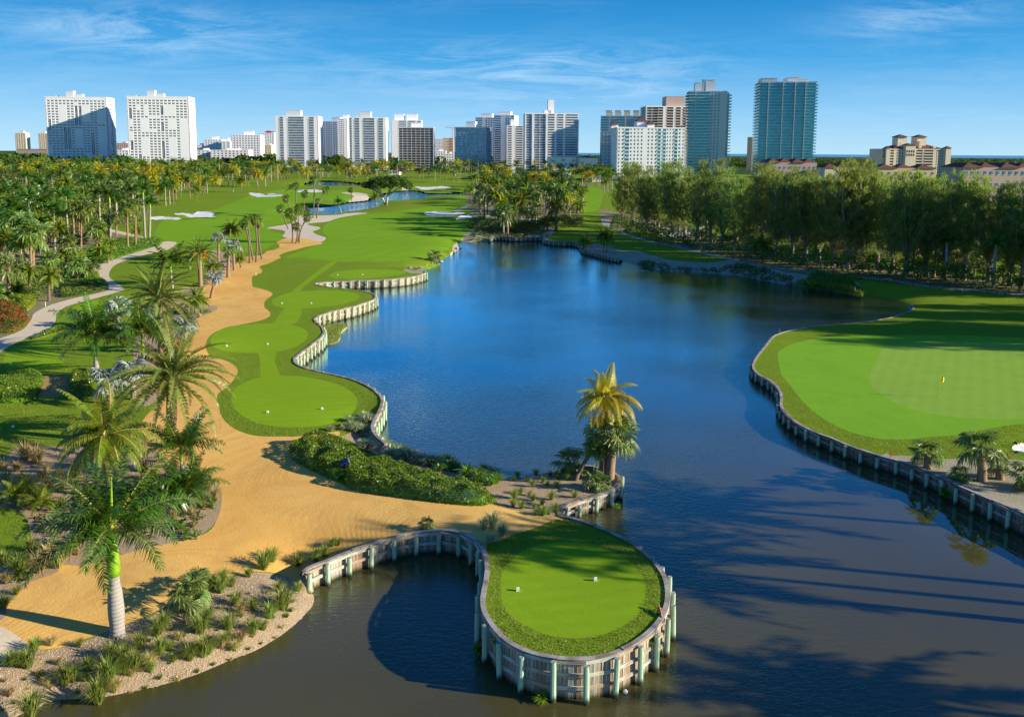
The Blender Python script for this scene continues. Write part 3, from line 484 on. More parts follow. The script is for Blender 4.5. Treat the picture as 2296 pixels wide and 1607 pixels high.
# ------------------------------------------------------------------ timber sea walls
ccw = 0.5*np.sum(LKXY[:, 0]*np.roll(LKXY[:, 1], -1)-np.roll(LKXY[:, 0], -1)*LKXY[:, 1])
unit = {}
def ubox(m):
    if m not in unit:
        b = MB(); b.box(-.5, .5, -.5, .5, -.5, .5); unit[m] = b.mesh('box_'+m, m)
    return unit[m]
def upile():
    if 'pile' not in unit:
        b = MB(); b.tube([(0, 0, -1.0), (0, 0, -0.12), (0, 0, 0)], [0.5, 0.5, 0.45], 10); me = b.mesh('pile', 'pile', False); me.materials.append(MAT['cap'])
        for p in me.polygons:
            if p.normal.z > 0.9: p.material_index = 1
        unit['pile'] = me
    return unit['pile']
def bulkhead(wid, label, cat='sea wall', post_gap=1.5, rails=(0.55,), pw=0.2, tall=0.0, planks=True, pm='plank', rm='rail'):
    idx = np.nonzero(wall_id == wid)[0]
    P = LKXY[idx]; Z = LKZ[idx]
    nx = (idx[-1]+1) % len(LKXY)
    if wall_id[nx] != 0: P = np.vstack([P, LKXY[nx]]); Z = np.append(Z, LKZ[nx])
    seg = np.hypot(*np.diff(P, axis=0).T); S = np.r_[0, np.cumsum(seg)]; Lt = S[-1]
    def at(s):
        s = min(max(s, 0), Lt); p = np.array([np.interp(s, S, P[:, 0]), np.interp(s, S, P[:, 1])]); z = np.interp(s, S, Z)
        e = 0.15; q = np.array([np.interp(min(s+e, Lt), S, P[:, 0])-np.interp(max(s-e, 0), S, P[:, 0]), np.interp(min(s+e, Lt), S, P[:, 1])-np.interp(max(s-e, 0), S, P[:, 1])]); q /= np.linalg.norm(q)+1e-9
        n = np.array([-q[1], q[0]]) if ccw > 0 else np.array([q[1], -q[0]])   # towards the water (inside the lake loop)
        return p, z, q, n
    mid = at(Lt/2)
    root = obj('bulkhead_wall', None, loc=(mid[0][0], mid[0][1], 0), label=label, cat=cat)
    O = np.array([mid[0][0], mid[0][1], 0.0])
    def loc(p, z): return (p[0]-O[0], p[1]-O[1], z)
    npk = int(Lt/pw)
    if planks:
        dist = [np.hypot(*at((i+.5)*pw)[0]) for i in range(npk)]; thr = sorted(dist)[min(299, npk-1)]; rest = MB(); has = False
        for i in range(npk):
            p, z, q, n = at((i+.5)*pw); top = z-0.02-0.03*(i*7 % 3)*0.5; bot = -0.7
            off = 0.03+0.012*((i*5) % 3); c = p+n*off
            if dist[i] <= thr:
                obj('plank', ubox(pm), root, loc(c, (top+bot)/2), (0, 0, math.atan2(q[1], q[0])), (pw*0.94, 0.05, top-bot))
            else:
                rest.frame_box((c[0]-O[0], c[1]-O[1], 0), q, n, -pw*0.47, pw*0.47, -.025, .025, bot, top); has = True
        if has: obj('planking', rest.mesh('planking', pm), root, kind='stuff')
    npost = max(2, int(round(Lt/post_gap))+1)
    for i in range(npost):
        p, z, q, n = at(Lt*i/(npost-1)); c = p+n*0.36
        r = 0.31+0.03*((i*3) % 3-1); top = z-0.06+0.09*math.sin(i*2.3)
        obj('post', upile(), root, loc(c, top), (0.028*math.sin(i*1.7), 0.028*math.cos(i*2.3), 0), (r, r, top+0.9))
    for i in range(npost-1):
        a = at(Lt*i/(npost-1)); b = at(Lt*(i+1)/(npost-1))
        pa, pb = a[0]+a[3]*0.13, b[0]+b[3]*0.13; d = pb-pa; ln = np.linalg.norm(d); c = (pa+pb)/2; z = (a[1]+b[1])/2
        for rr in rails:
            obj('rail', ubox(rm), root, loc(c, z*rr), (0, 0, math.atan2(d[1], d[0])), (ln*1.0, 0.11, 0.17))
        obj('rail', ubox(rm), root, loc(c, z-0.12), (0, 0, math.atan2(d[1], d[0])), (ln, 0.11, 0.16))
    ncap = max(1, int(Lt/3.0))
    for i in range(ncap):
        m = MB(); s0, s1 = Lt*i/ncap+0.012, Lt*(i+1)/ncap-0.012; k = max(2, int((s1-s0)/0.4)+1); V = []
        dz = 0.012*((i*3) % 4)
        for s in np.linspace(s0, s1, k):
            p, z, q, n = at(s)
            for dd, zz in ((-0.10, 0.02), (0.17, 0.02), (0.17, 0.065), (-0.10, 0.065)): V.append((p[0]+n[0]*dd-O[0], p[1]+n[1]*dd-O[1], z+zz+dz))
        F = [(j*4+a, j*4+(a+1) % 4, (j+1)*4+(a+1) % 4, (j+1)*4+a) for j in range(k-1) for a in range(4)]+[(0, 1, 2, 3), tuple((k-1)*4+a for a in (3, 2, 1, 0))]
        m.add(V, F); obj('cap_board', m.mesh('cap_board', 'cap'), root)
bulkhead(1, 'crescent timber wall holding the orange sand above the dark cove', rails=(0.5,))
bulkhead(2, 'tall round timber wall wrapped about the nearest tee', rails=(0.3, 0.62), post_gap=1.45)
bulkhead(3, 'low curved timber wall below the two stout palms', rails=(0.5,))
bulkhead(4, 'winding timber wall edging the two larger tees', rails=(0.5,))
bulkhead(5, 'white timber wall curving round the narrow third tee', rails=(0.5,))
bulkhead(6, 'straight white timber wall under the farthest tee of the row', rails=(0.5,))
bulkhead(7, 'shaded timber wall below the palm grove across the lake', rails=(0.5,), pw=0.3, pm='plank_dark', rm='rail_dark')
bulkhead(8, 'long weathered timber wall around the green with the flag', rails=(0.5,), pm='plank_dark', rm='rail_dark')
# ------------------------------------------------------------------ foliage materials
MAT['lf_date'] = m_leaf('date_frond', (0.085, 0.145, 0.018), (0.22, 0.27, 0.05), 0.30, 0.36)
MAT['lf_royal'] = m_leaf('royal_frond', (0.035, 0.10, 0.008), (0.085, 0.18, 0.012), 0.28, 0.34, 0.45)
MAT['lf_coco'] = m_leaf('coconut_frond', (0.10, 0.17, 0.010), (0.23, 0.28, 0.02), 0.38, 0.4)
MAT['lf_gold'] = m_leaf('golden_frond', (0.52, 0.40, 0.015), (0.30, 0.34, 0.02), 0.5, 0.4, rnd=0.2)
MAT['lf_fan'] = m_leaf('fan_leaf', (0.09, 0.17, 0.018), (0.18, 0.25, 0.032), 0.30, 0.4)
MAT['lf_silver'] = m_leaf('silver_leaf', (0.19, 0.235, 0.20), (0.34, 0.39, 0.34), 0.18, 0.45, rnd=0.15)
MAT['lf_sabal'] = m_leaf('sabal_leaf', (0.10, 0.17, 0.035), (0.21, 0.28, 0.07), 0.28, 0.4)
MAT['lf_dark'] = m_leaf('broad_leaf', (0.045, 0.10, 0.012), (0.10, 0.17, 0.02), 0.25, 0.5)
MAT['lf_olive'] = m_leaf('olive_leaf', (0.11, 0.14, 0.016), (0.20, 0.20, 0.03), 0.28, 0.5)
MAT['lf_pine'] = m_leaf('pine_needles', (0.150, 0.235, 0.075), (0.31, 0.39, 0.090), 0.55, 0.6, 0.15, 0.25)
MAT['lf_hedge'] = m_leaf('hedge_leaf', (0.10, 0.20, 0.010), (0.20, 0.32, 0.018), 0.30, 0.3, 0.5)
MAT['lf_yellow'] = m_leaf('yellow_leaf', (0.36, 0.36, 0.015), (0.20, 0.28, 0.02), 0.35, 0.4)
MAT['lf_red'] = m_leaf('red_bract', (0.45, 0.02, 0.06), (0.60, 0.05, 0.10), 0.3, 0.5)
MAT['lf_cover'] = m_leaf('cover_leaf', (0.07, 0.14, 0.012), (0.13, 0.20, 0.02), 0.28, 0.4)
MAT['lf_tuss'] = m_leaf('tussock_blade', (0.16, 0.24, 0.03), (0.28, 0.32, 0.07), 0.35, 0.5)
MAT['lf_straw'] = m_leaf('straw_blade', (0.46, 0.36, 0.14), (0.34, 0.30, 0.12), 0.35, 0.6)
MAT['lf_pale'] = m_leaf('striped_blade', (0.30, 0.36, 0.16), (0.42, 0.46, 0.26), 0.3, 0.4)
MAT['lf_turf'] = m_leaf('turf_blade', (0.11, 0.20, 0.014), (0.29, 0.29, 0.06), 0.3, 0.6)
MAT['lf_skirt'] = m_leaf('dead_leaf', (0.34, 0.22, 0.09), (0.46, 0.32, 0.15), 0.2, 0.8)
MAT['fruit'] = m_plain('orange_fruit', (0.85, 0.28, 0.015), 0.6, 0.3, 0.25)
MAT['shaft'] = m_plain('green_crownshaft', (0.20, 0.36, 0.012), 0.3, 0.6, 0.15)
def m_trunk(name, a, b_, ring=6.0):
    m, nt = mk(name); b = NB(nt); v = b.coord(scale=(1, 1, 1))
    wv = b.n('ShaderNodeTexWave', wave_type='BANDS', bands_direction='Z'); wv.inputs['Scale'].default_value = ring; wv.inputs['Distortion'].default_value = 1.5; wv.inputs['Detail'].default_value = 2; b.l(v, wv.inputs[0])
    f = b.noise(3.0, 5, 0.7, vec=v); c = b.mix(f, a, b_); c = b.mix(b.math('MULTIPLY', wv.outputs[1], 0.5), c, tuple(x*0.5 for x in a))
    b.outp(b.bsdf(c, 0.9, 0.15, b.math('ADD', f, wv.outputs[1]), 0.6, 0.04)); return m
MAT['rachis'] = m_plain('frond_midrib', (0.42, 0.36, 0.10), 0.5, 0.4, 0.15)
MAT['tr_grey'] = m_trunk('grey_trunk', (0.40, 0.37, 0.33), (0.26, 0.24, 0.21), 1.6)
MAT['tr_brown'] = m_trunk('brown_trunk', (0.27, 0.17, 0.10), (0.40, 0.28, 0.19), 2.5)
MAT['tr_thin'] = m_trunk('dark_thin_trunk', (0.17, 0.12, 0.085), (0.27, 0.20, 0.15), 3.0)
MAT['bark'] = m_trunk('tree_bark', (0.22, 0.18, 0.14), (0.36, 0.31, 0.26), 0.4)
# ------------------------------------------------------------------ leaf geometry
class TB:      # triangle buffer
    def __init__(s): s.V = []; s.n = 0
    def tris(s, T): s.V.append(np.asarray(T, float).reshape(-1, 3, 3))
    def arr(s): return np.concatenate(s.V) if s.V else np.zeros((0, 3, 3))
    def mesh(s, name, m):
        T = s.arr(); return mesh(name, T.reshape(-1, 3), np.arange(len(T)*3).reshape(-1, 3).astype(np.int32), m)
def nrm(a): return a/(np.linalg.norm(a, axis=-1, keepdims=True)+1e-9)
def feather(Ln=4.0, a0=0.9, droop=1.6, nl=26, ll=0.8, lw=0.10, hang=0.5, seed=0, plume=0.25, two=True, vee=0.0):
    r = np.random.default_rng(seed); m = 24; t = np.linspace(0, 1, m); ang = a0-droop*t**1.25; ds = Ln/(m-1)
    X = np.r_[0, np.cumsum(np.cos(ang[:-1])*ds)]; Z = np.r_[0, np.cumsum(np.sin(ang[:-1])*ds)]
    T = []
    tt = np.linspace(0.13, 0.99, nl)
    for side in (-1, 1):
        for u in tt:
            u2 = min(max(u+r.normal()*0.006, 0.02), 1); x = np.interp(u2, t, X); z = np.interp(u2, t, Z); a = np.interp(u2, t, ang)
            fw = np.array([math.cos(a), 0, math.sin(a)]); up = np.array([-math.sin(a), 0, math.cos(a)]); sd = np.array([0, side, 0.])
            l = ll*(0.45+0.75*math.sin(math.pi*min(1, u*0.9+0.12)))*(1-0.35*u)*r.uniform(0.85, 1.12)
            lift = vee+r.normal()*plume
            d = nrm(sd*0.85+fw*(0.35+0.45*u)+up*lift); p0 = np.array([x, 0, z]); w = lw*(1-0.3*u)
            mid = p0+d*l*0.55+np.array([0, 0, -hang*l*0.12]); tip = p0+d*l*0.95+np.array([0, 0, -hang*l*0.55])
            a1 = p0-fw*w*0.4; a2 = p0+fw*w*0.4; m1 = mid-fw*w*0.5; m2 = mid+fw*w*0.5
            if two: T += [(a1, a2, m2), (a1, m2, m1), (m1, m2, tip)]
            else: T += [(a1-fw*w*0.3, a2+fw*w*0.3, tip)]
    for i in range(0, m-1, 2):     # rachis ribbon
        j = min(i+2, m-1); w0 = 0.045*Ln/4*(1-t[i]*0.8); w1 = 0.045*Ln/4*(1-t[j]*0.8)
        p, q = np.array([X[i], 0, Z[i]]), np.array([X[j], 0, Z[j]])
        y0, y1 = np.array([0, w0, 0]), np.array([0, w1, 0]); z0 = np.array([0, 0, w0])
        T += [(p-y0, q-y1, q+y1), (p-y0, q+y1, p+y0), (p-y0, p-z0, q-y1), (p-z0, p+y0, q+y1)]
    return np.array(T)
def fan(Lp=1.1, R=0.9, a0=0.5, n=16, seed=0, fold=0.25, spread=2.3, droop=0.35):
    r = np.random.default_rng(seed); c = np.array([Lp*math.cos(a0), 0, Lp*math.sin(a0)])
    fw = np.array([math.cos(a0-0.5), 0, math.sin(a0-0.5)]); sd = np.array([0, 1., 0]); up = np.cross(fw, sd); T = []
    w = 0.03; T += [((0, -w, 0), (0, w, 0), c+sd*w*.6), ((0, -w, 0), c+sd*w*.6, c-sd*w*.6)]
    for i in range(n):
        b = -spread+2*spread*(i+0.5)/n; d = fw*math.cos(b)+sd*math.sin(b)+up*(-fold*abs(math.sin(b))); d = nrm(d); l = R*r.uniform(0.85, 1.1)*(0.75+0.25*math.cos(b/1.5))
        e = nrm(np.cross(d, up)); hw = R*spread/n*0.85
        mid = c+d*l*0.6; z = up*(hw*0.35*(1 if i % 2 else -1))
        tip = c+d*l+np.array([0, 0, -droop*l])
        T += [(c, mid+e*hw*0.5+z, mid-e*hw*0.5-z), (mid-e*hw*0.5-z, mid+e*hw*0.5+z, tip)]
    return np.array(T)
def rotz(T, a): c, s = math.cos(a), math.sin(a); M = np.array([[c, -s, 0], [s, c, 0], [0, 0, 1]]); return T@M.T
def rotx(T, a): c, s = math.cos(a), math.sin(a); M = np.array([[1, 0, 0], [0, c, -s], [0, s, c]]); return T@M.T
KIND = dict(
 date=dict(L=4.2, els=[1.35, 1.0, 0.7, 0.35, 0.0, -0.4], dr=[0.65, 0.95, 1.15, 1.25, 1.15, 0.85], n=[6, 9, 11, 12, 11, 9], nl=64, ll=0.42, lw=0.062, hang=0.15, plume=0.08, vee=0.55, mat='lf_date', trunk='tr_brown'),
 royal=dict(L=3.9, els=[1.3, 0.95, 0.58, 0.22], dr=[0.5, 0.95, 1.25, 1.3], n=[4, 6, 7, 6], nl=64, ll=0.82, lw=0.075, hang=0.6, plume=0.4, vee=0.1, mat='lf_royal', trunk='tr_grey'),
 coco=dict(L=4.0, els=[1.35, 0.95, 0.5, 0.05, -0.4], dr=[0.8, 1.3, 1.6, 1.5, 1.1], n=[4, 6, 8, 8, 6], nl=60, ll=0.80, lw=0.07, hang=0.9, plume=0.08, vee=-0.15, mat='lf_coco', trunk='tr_thin'),
)
FR = {}
def frond_mesh(kind, lvl, v, mat=None, lod=0):
    k = KIND[kind]; key = (kind, lvl, v, mat, lod)
    if key not in FR:
        nl = k['nl'] if lod == 0 else (16 if lod == 1 else 9)
        T = feather(k['L'], k['els'][lvl]+0.05*v, k['dr'][lvl]*(1+0.08*v), nl, k['ll']*(1 if lod == 0 else 1.1), k['lw'] if lod == 0 else k['lw']*(3.6 if lod == 1 else 5.4), k['hang'], 10*lvl+v, k.get('plume', 0.25), lod == 0, k.get('vee', 0.0))
        FR[key] = T
    return FR[key]
CR = {}
def crown_tris(kind, v, lod=1, seed=0):
    r = np.random.default_rng(100*v+seed+hash(kind) % 7 if False else 100*v+seed+len(kind)); o = []
    if kind in KIND:
        k = KIND[kind]
        for lvl, n in enumerate(k['n']):
            n2 = n if lod < 2 else max(2, int(n*0.7)); a0 = r.uniform(0, 6.3)
            for i in range(n2):
                T = frond_mesh(kind, lvl, int(r.integers(0, 3)), None, lod); o.append(rotz(rotx(T, r.normal()*0.25), a0+i*2*math.pi/n2+r.normal()*0.2)*r.uniform(0.85, 1.08))
    elif kind in ('fan', 'silver', 'sabal', 'thatch'):
        P = dict(fan=(1.0, 0.85, 26, [1.2, 0.8, 0.3, -0.2, -0.7]), silver=(1.1, 1.15, 20, [1.25, 0.8, 0.35, -0.15]), sabal=(1.3, 1.15, 24, [1.3, 0.9, 0.4, -0.1, -0.5]), thatch=(0.8, 0.75, 30, [1.3, 0.9, 0.5, 0.1, -0.4, -0.9]))[kind]
        n = P[2] if lod < 2 else int(P[2]*0.7); ns = 18 if lod == 0 else (12 if lod == 1 else 8)
        for i in range(n):
            el = P[3][i % len(P[3])]+r.normal()*0.12; T = fan(P[0]*r.uniform(0.85, 1.1), P[1]*r.uniform(0.85, 1.1), el, ns, i+v*50, droop=0.2+0.3*(el < 0.2))
            o.append(rotz(rotx(T, r.normal()*0.3), i*2.399963+r.normal()*0.15))
    return np.concatenate(o)
def crown_mesh(kind, v, lod, mat):
    key = ('cm', kind, v, lod, mat)
    if key not in CR:
        T = crown_tris(kind, v, lod); CR[key] = mesh(kind+'_crown', T.reshape(-1, 3), np.arange(len(T)*3).reshape(-1, 3).astype(np.int32), mat)
    return CR[key]
def skirt_mesh(v):
    key = ('sk', v)
    if key not in CR:
        o = []; r = np.random.default_rng(v)
        for i in range(16):
            T = fan(0.5, 0.8, -0.9-r.uniform(0, 0.4), 8, i, droop=0.5); o.append(rotz(T, i*2.4))
        T = np.concatenate(o); CR[key] = mesh('dead_leaf_skirt', T.reshape(-1, 3), np.arange(len(T)*3).reshape(-1, 3).astype(np.int32), 'lf_skirt')
    return CR[key]
def trunk_mesh(name, P, R, m, k=10):
    b = MB(); b.tube(P, R, k); return b.mesh(name, m, True)
NEAR_PXM = 18.0
def palm(kind, bx, by, cx, cy, label, Lf=1.0, mat=None, trunk=None, rt=None, bend=0.0, group=None, extra=(), lod=None, name=None):
    """a palm rooted at pixel (bx,by) with its crown centre seen at (cx,cy); Lf scales the fronds"""
    p = GP(bx, by); c = atY(cx, cy, p[1]+0.3); c[2] = max(c[2], p[2]+0.3); h = c-p; dist = np.hypot(p[0], p[1])
    ck = kind
    nm = name or dict(date='date_palm', royal='royal_palm', coco='coconut_palm', fan='fan_palm', silver='silver_palm', sabal='sabal_palm', thatch='cabbage_palm')[kind]
    root = obj(nm, None, loc=p, label=label, cat='palm tree', group=group)
    n = 9; t = np.linspace(0, 1, n); side = np.array([h[0], h[1], 0.]); base = np.array([0, 0, -0.25])
    rt = rt or dict(date=0.42, royal=0.27, coco=0.17, fan=0.20, silver=0.22, sabal=0.26, thatch=0.16)[kind]
    P = base+(h-base)*t[:, None]; P[:, 0] += bend*np.sin(math.pi*t); P[:, :2] += -h[:2]*(t*(1-t))[:, None]*0.6
    if kind == 'royal': R = rt*(1.3-0.3*np.minimum(1, t*6)+0.18*np.exp(-((t-0.45)/0.2)**2)); R[-2:] *= 0.8
    elif kind == 'date': R = rt*(1.2-0.2*np.minimum(1, t*5)+0.25*np.exp(-((t-1)/0.12)**2))
    else: R = rt*(1.35-0.5*t)
    tm = trunk or (KIND[kind]['trunk'] if kind in KIND else ('tr_brown' if kind in ('fan', 'sabal', 'silver') else 'tr_thin'))
    if kind == 'royal':      # green crownshaft over the grey trunk
        sh = min(2.0*Lf, h[2]*0.45); q = h-np.array([0, 0, sh]); P[-1] = q; P = base+(q-base)*t[:, None]
        obj('trunk', trunk_mesh('trunk', P, R, tm), root)
        obj('crownshaft', trunk_mesh('crownshaft', [q-[0, 0, .02], q+[0, 0, sh*0.15], q+[0, 0, sh*.6], q+[0, 0, sh*1.0]], [R[-1]*1.05, R[-1]*1.22, R[-1]*1.0, R[-1]*0.6], 'shaft'), root)
    else: obj('trunk', trunk_mesh('trunk', P, R, tm), root)
    m = mat or (KIND[kind]['mat'] if kind in KIND else dict(fan='lf_fan', silver='lf_silver', sabal='lf_sabal', thatch='lf_fan')[kind])
    r = np.random.default_rng(int(bx*7+by*13))
    lod = lod if lod is not None else (0 if dist < 120 else 1)
    if lod == 0 and dist < 105:
        if kind in KIND:
            k = KIND[kind]
            for lvl, nn in enumerate(k['n']):
                a0 = r.uniform(0, 6.3)
                for i in range(nn):
                    v = int(r.integers(0, 3)); key = ('fm', kind, lvl, v, m)
                    if key not in CR:
                        T = frond_mesh(kind, lvl, v); CR[key] = mesh('frond', T.reshape(-1, 3), np.arange(len(T)*3).reshape(-1, 3).astype(np.int32), [m, 'rachis']); CR[key].polygons.foreach_set('material_index', [0]*(len(T)-48)+[1]*48)
                    s = Lf*r.uniform(0.85, 1.1); mm2 = CR[key]
                    obj('frond', mm2, root, h, (r.normal()*0.28, r.normal()*0.05, a0+i*2*math.pi/nn+r.normal()*0.2), (s, s, s))
        else:
            P_ = dict(fan=(1.0, 0.85, 26, [1.2, 0.8, 0.3, -0.2, -0.7]), silver=(1.1, 1.15, 22, [1.25, 0.8, 0.35, -0.15]), sabal=(1.3, 1.15, 26, [1.3, 0.9, 0.4, -0.1, -0.5]), thatch=(0.8, 0.75, 30, [1.3, 0.9, 0.5, 0.1, -0.4]))[kind]
            for i in range(P_[2]):
                e = i % len(P_[3]); key = ('fn', kind, e, i % 2, m)
                if key not in CR:
                    T = fan(P_[0], P_[1], P_[3][e], 20, i, droop=0.2+0.3*(P_[3][e] < 0.2)); CR[key] = mesh('leaf', T.reshape(-1, 3), np.arange(len(T)*3).reshape(-1, 3).astype(np.int32), m)
                s = Lf*r.uniform(0.85, 1.12); obj('leaf', CR[key], root, h, (r.normal()*0.3, r.normal()*0.1, i*2.399963+r.normal()*0.2), (s, s, s))
    else:
        obj('crown', crown_mesh(kind, int(r.integers(0, 3)), lod, m), root, h, (0, 0, r.uniform(0, 6.3)), (Lf, Lf, Lf*0.95))
    if 'skirt' in extra: obj('dead_leaf_skirt', skirt_mesh(1), root, h-[0, 0, 0.1], (0, 0, r.uniform(0, 6)), (Lf, Lf, Lf))
    if 'fruit' in extra:
        T = TB(); rr = np.random.default_rng(3)
        for i in range(26):
            a = rr.uniform(0, 6.3); q = np.array([math.cos(a)*rr.uniform(.5, 1.3), math.sin(a)*rr.uniform(.5, 1.3), rr.uniform(-0.6, 0.5)])*Lf
            for j in range(40):
                d = q+rr.normal(size=3)*0.2*Lf; T.tris(d+rr.normal(size=(3, 3))*0.06)
        obj('fruit_cluster', T.mesh('fruit_cluster', 'fruit'), root, h)
    if 'nuts' in extra:
        b = MB(); rr = np.random.default_rng(5)
        for i in range(9):
            a = i*0.7; c0 = np.array([math.cos(a)*0.3, math.sin(a)*0.3, -0.3-0.12*(i % 3)]); b.tube([c0-[0, 0, .14], c0-[0, 0, .07], c0+[0, 0, .07], c0+[0, 0, .14]], [.03, .13, .13, .03], 7)
        obj('coconuts', b.mesh('coconuts', 'lf_skirt'), root, h)
    if 'spear' in extra:
        key = ('spear', m)
        if key not in CR:
            b = MB(); b.tube([(0, 0, 0), (0.05, 0, 1.2), (0.1, 0.05, 2.4)], [0.09, 0.07, 0.01], 6); CR[key] = b.mesh('spear_leaf', 'shaft')
        obj('spear_leaf', CR[key], root, h, scale=(Lf, Lf, Lf))
    return root
# ------------------------------------------------------------------ palms one can tell apart (pixel of the root, pixel of the crown)
palm('royal', 264, 1420, 250, 1190, 'big royal palm with grey trunk and lime crownshaft at the orange sand edge', 1.18, rt=0.34, extra=('spear',))
palm('coco', 246, 1115, 232, 978, 'coconut palm with yellowing lower fronds behind the big royal palm', 1.05, extra=('nuts',))
palm('royal', 412, 1072, 405, 1004, 'small royal palm in front of the largest date palm trunk', 0.85, rt=0.13)
palm('date', 386, 1000, 385, 850, 'largest date palm with arching fronds over the bend of the sand path', 1.38, rt=0.42)
palm('date', 362, 790, 357, 672, 'broad date palm with brown fruit stalks beside silver palms', 1.32, rt=0.36)
palm('royal', 218, 850, 212, 752, 'dark glossy royal palm beside the hedge and shaded tee', 1.3, rt=0.25, extra=('spear',))
palm('royal', 322, 850, 318, 748, 'royal palm with bright spear leaf between two date palms', 1.1, rt=0.2, extra=('spear',))
palm('date', 450, 645, 447, 570, 'date palm heavy with orange fruit clusters', 1.0, rt=0.36, extra=('fruit',))
palm('royal', 388, 652, 382, 588, 'royal palm with upright yellow spear next to the orange fruited palm', 1.15, rt=0.2, extra=('spear',))
palm('coco', 437, 706, 441, 672, 'short coconut palm leaning over the sand path edge', 0.65)
palm('coco', 548, 588, 520, 514, 'coconut palm rising above silver palms near thin fan palms', 0.8)
palm('coco', 540, 600, 538, 580, 'small yellow green palm at the feet of the thin fan palms', 0.45)
palm('coco', 480, 640, 478, 596, 'young coconut palm between silver palms', 0.5)
palm('silver', 265, 735, 265, 688, 'blue silver palm in the shade left of the broad date palm', 1.0)
palm('silver', 414, 790, 415, 735, 'bright silver palm below the broad date palm by the sand', 0.9)
palm('silver', 473, 668, 486, 624, 'silver palm on a ragged trunk at the orange sand', 0.85)
palm('silver', 525, 606, 523, 552, 'silver palm beside the thin trunks at the path head', 0.95)
palm('silver', 490, 596, 490, 534, 'bluish silver palm behind the fan palm clump', 0.9)
palm('silver', 245, 905, 250, 856, 'large silver palm between the hedge block and the largest date palm', 1.15)
palm('silver', 300, 895, 296, 835, 'silver palm half hidden under the dark royal palm', 1.0)
palm('silver', 345, 745, 335, 700, 'silver palm hidden behind the broad date palm crown', 0.9)
palm('sabal', 511, 622, 514, 564, 'round headed cabbage palm standing at the sand edge', 0.72)
palm('sabal', 300, 1000, 290, 975, 'spiky sabal under the coconut palm', 0.7)
palm('coco', 1360, 1069, 1357, 893, 'golden coconut palm on the sandy point over the lake', 0.80, mat='lf_gold', rt=0.15, extra=('nuts',))
palm('sabal', 1366, 1075, 1378, 985, 'stout sabal palm with boot covered trunk on the sandy point', 1.0, rt=0.30, trunk='tr_brown')
palm('sabal', 1352, 1062, 1358, 973, 'second stout sabal palm close behind the golden coconut', 0.85, rt=0.28, trunk='tr_brown')
palm('thatch', 1289, 1076, 1334, 1006, 'leaning thin palm trunk on the sandy point', 0.8, rt=0.15)
palm('sabal', 1278, 1062, 1277, 1040, 'grey green dwarf palm at the back of the sandy point', 0.72)
palm('sabal', 1332, 1100, 1331, 1084, 'small bright dwarf palm at the foot of the stout palms', 0.5)
palm('sabal', 1352, 1098, 1352, 1088, 'smallest dwarf palm by the wall of the sandy point', 0.4)
palm('sabal', 2080, 1050, 2079, 1018, 'bushy dwarf palm in the sand below the flag green', 0.62)
palm('sabal', 2202, 1078, 2199, 1006, 'tall bushy sabal palm in the sand below the flag green', 0.85, rt=0.28)
palm('sabal', 2242, 1074, 2243, 1045, 'little sabal palm next to the tall bushy one', 0.45)
palm('sabal', 2150, 1078, 2151, 1064, 'tiny tuft palm low in the sand near the long wall', 0.4)
palm('sabal', 2300, 1100, 2300, 1070, 'dwarf palm cut by the picture edge beside the long wall', 0.6)
palm('sabal', 416, 1372, 428, 1335, 'spiky yucca like palm on the shell bank', 0.60, rt=0.12)
palm('sabal', 438, 1330, 436, 1306, 'pale upright dwarf palm on the shell bank', 0.45, rt=0.1)
palm('sabal', 957, 1190, 957, 1180, 'tiny palm seedling in the orange sand above the crescent wall', 0.28, rt=0.04)
palm('royal', 412, 1125, 412, 1100, 'bushy low palm clump at the inner bend of the sand', 0.85, rt=0.1, name='clump_palm')
palm('royal', 395, 1110, 392, 1086, 'feathery clump palm behind the bushy one', 0.6, rt=0.1, name='clump_palm')
palm('royal', 50, 1130, 45, 1112, 'yellow green bushy palm by the shaded lawn corner', 0.5, rt=0.1, name='clump_palm', mat='lf_coco')
palm('royal', 95, 1145, 92, 1128, 'small golden green palm clump in dry grass', 0.4, rt=0.1, name='clump_palm', mat='lf_coco')
# thin fan palms at the head of the orange sand
for i, (bx, by, cx, cy, s, lb) in enumerate([
    (559, 590, 548, 500, .80, 'thin fan palm with bare trunk nearest the silver palms'), (568, 583, 556, 492, .80, 'thin fan palm second from the silver palms'),
    (573.5, 587, 571, 490, .82, 'thin fan palm with the straightest of four trunks'), (587.5, 580, 579, 497, .8, 'thin fan palm with curved trunk nearest the fairway'),
    (701.5, 488.5, 704, 402, .95, 'tallest thin fan palm beside the small pond'), (710, 489.7, 730, 424.7, 1.0, 'fan palm leaning out over the small pond'),
    (661, 499.7, 663, 417, .95, 'tall fan palm at the far side of the pale sand'), (684, 478, 684, 434, 1.1, 'large headed fan palm behind the pale sand group'),
    (650, 490, 641.5, 444.7, 1.0, 'fan palm on the far rim of the pale sand'), (646.5, 513.5, 629, 467, 1.0, 'fan palm leaning away from the pale sand'),
    (655, 544.7, 649, 477, .95, 'fan palm at the seam of pale and orange sand'), (672.7, 519.7, 670, 467, 1.0, 'fan palm in the middle of the pale sand group'),
    (663, 546, 665, 507, .8, 'shortest fan palm of the pale sand group'), (671, 544.7, 689, 487, .85, 'fan palm leaning toward the fairway from the pale sand'),
    (668, 542, 658, 484, .8, 'slanting fan palm crossing its neighbours on the pale sand'), (714, 472, 713, 450, .8, 'low fan palm at the near rim of the small pond'),
    (787, 449.7, 786.5, 426, 1.0, 'bushy fan palm between the two ponds'), (639, 437, 652, 419, 1.0, 'fan palm behind the far white bunker')]):
    palm('thatch', bx, by, cx, cy, lb, s*1.25, mat='lf_fan', rt=0.16, bend=0.35*(-1)**i, extra=('skirt',) if i < 4 else ())
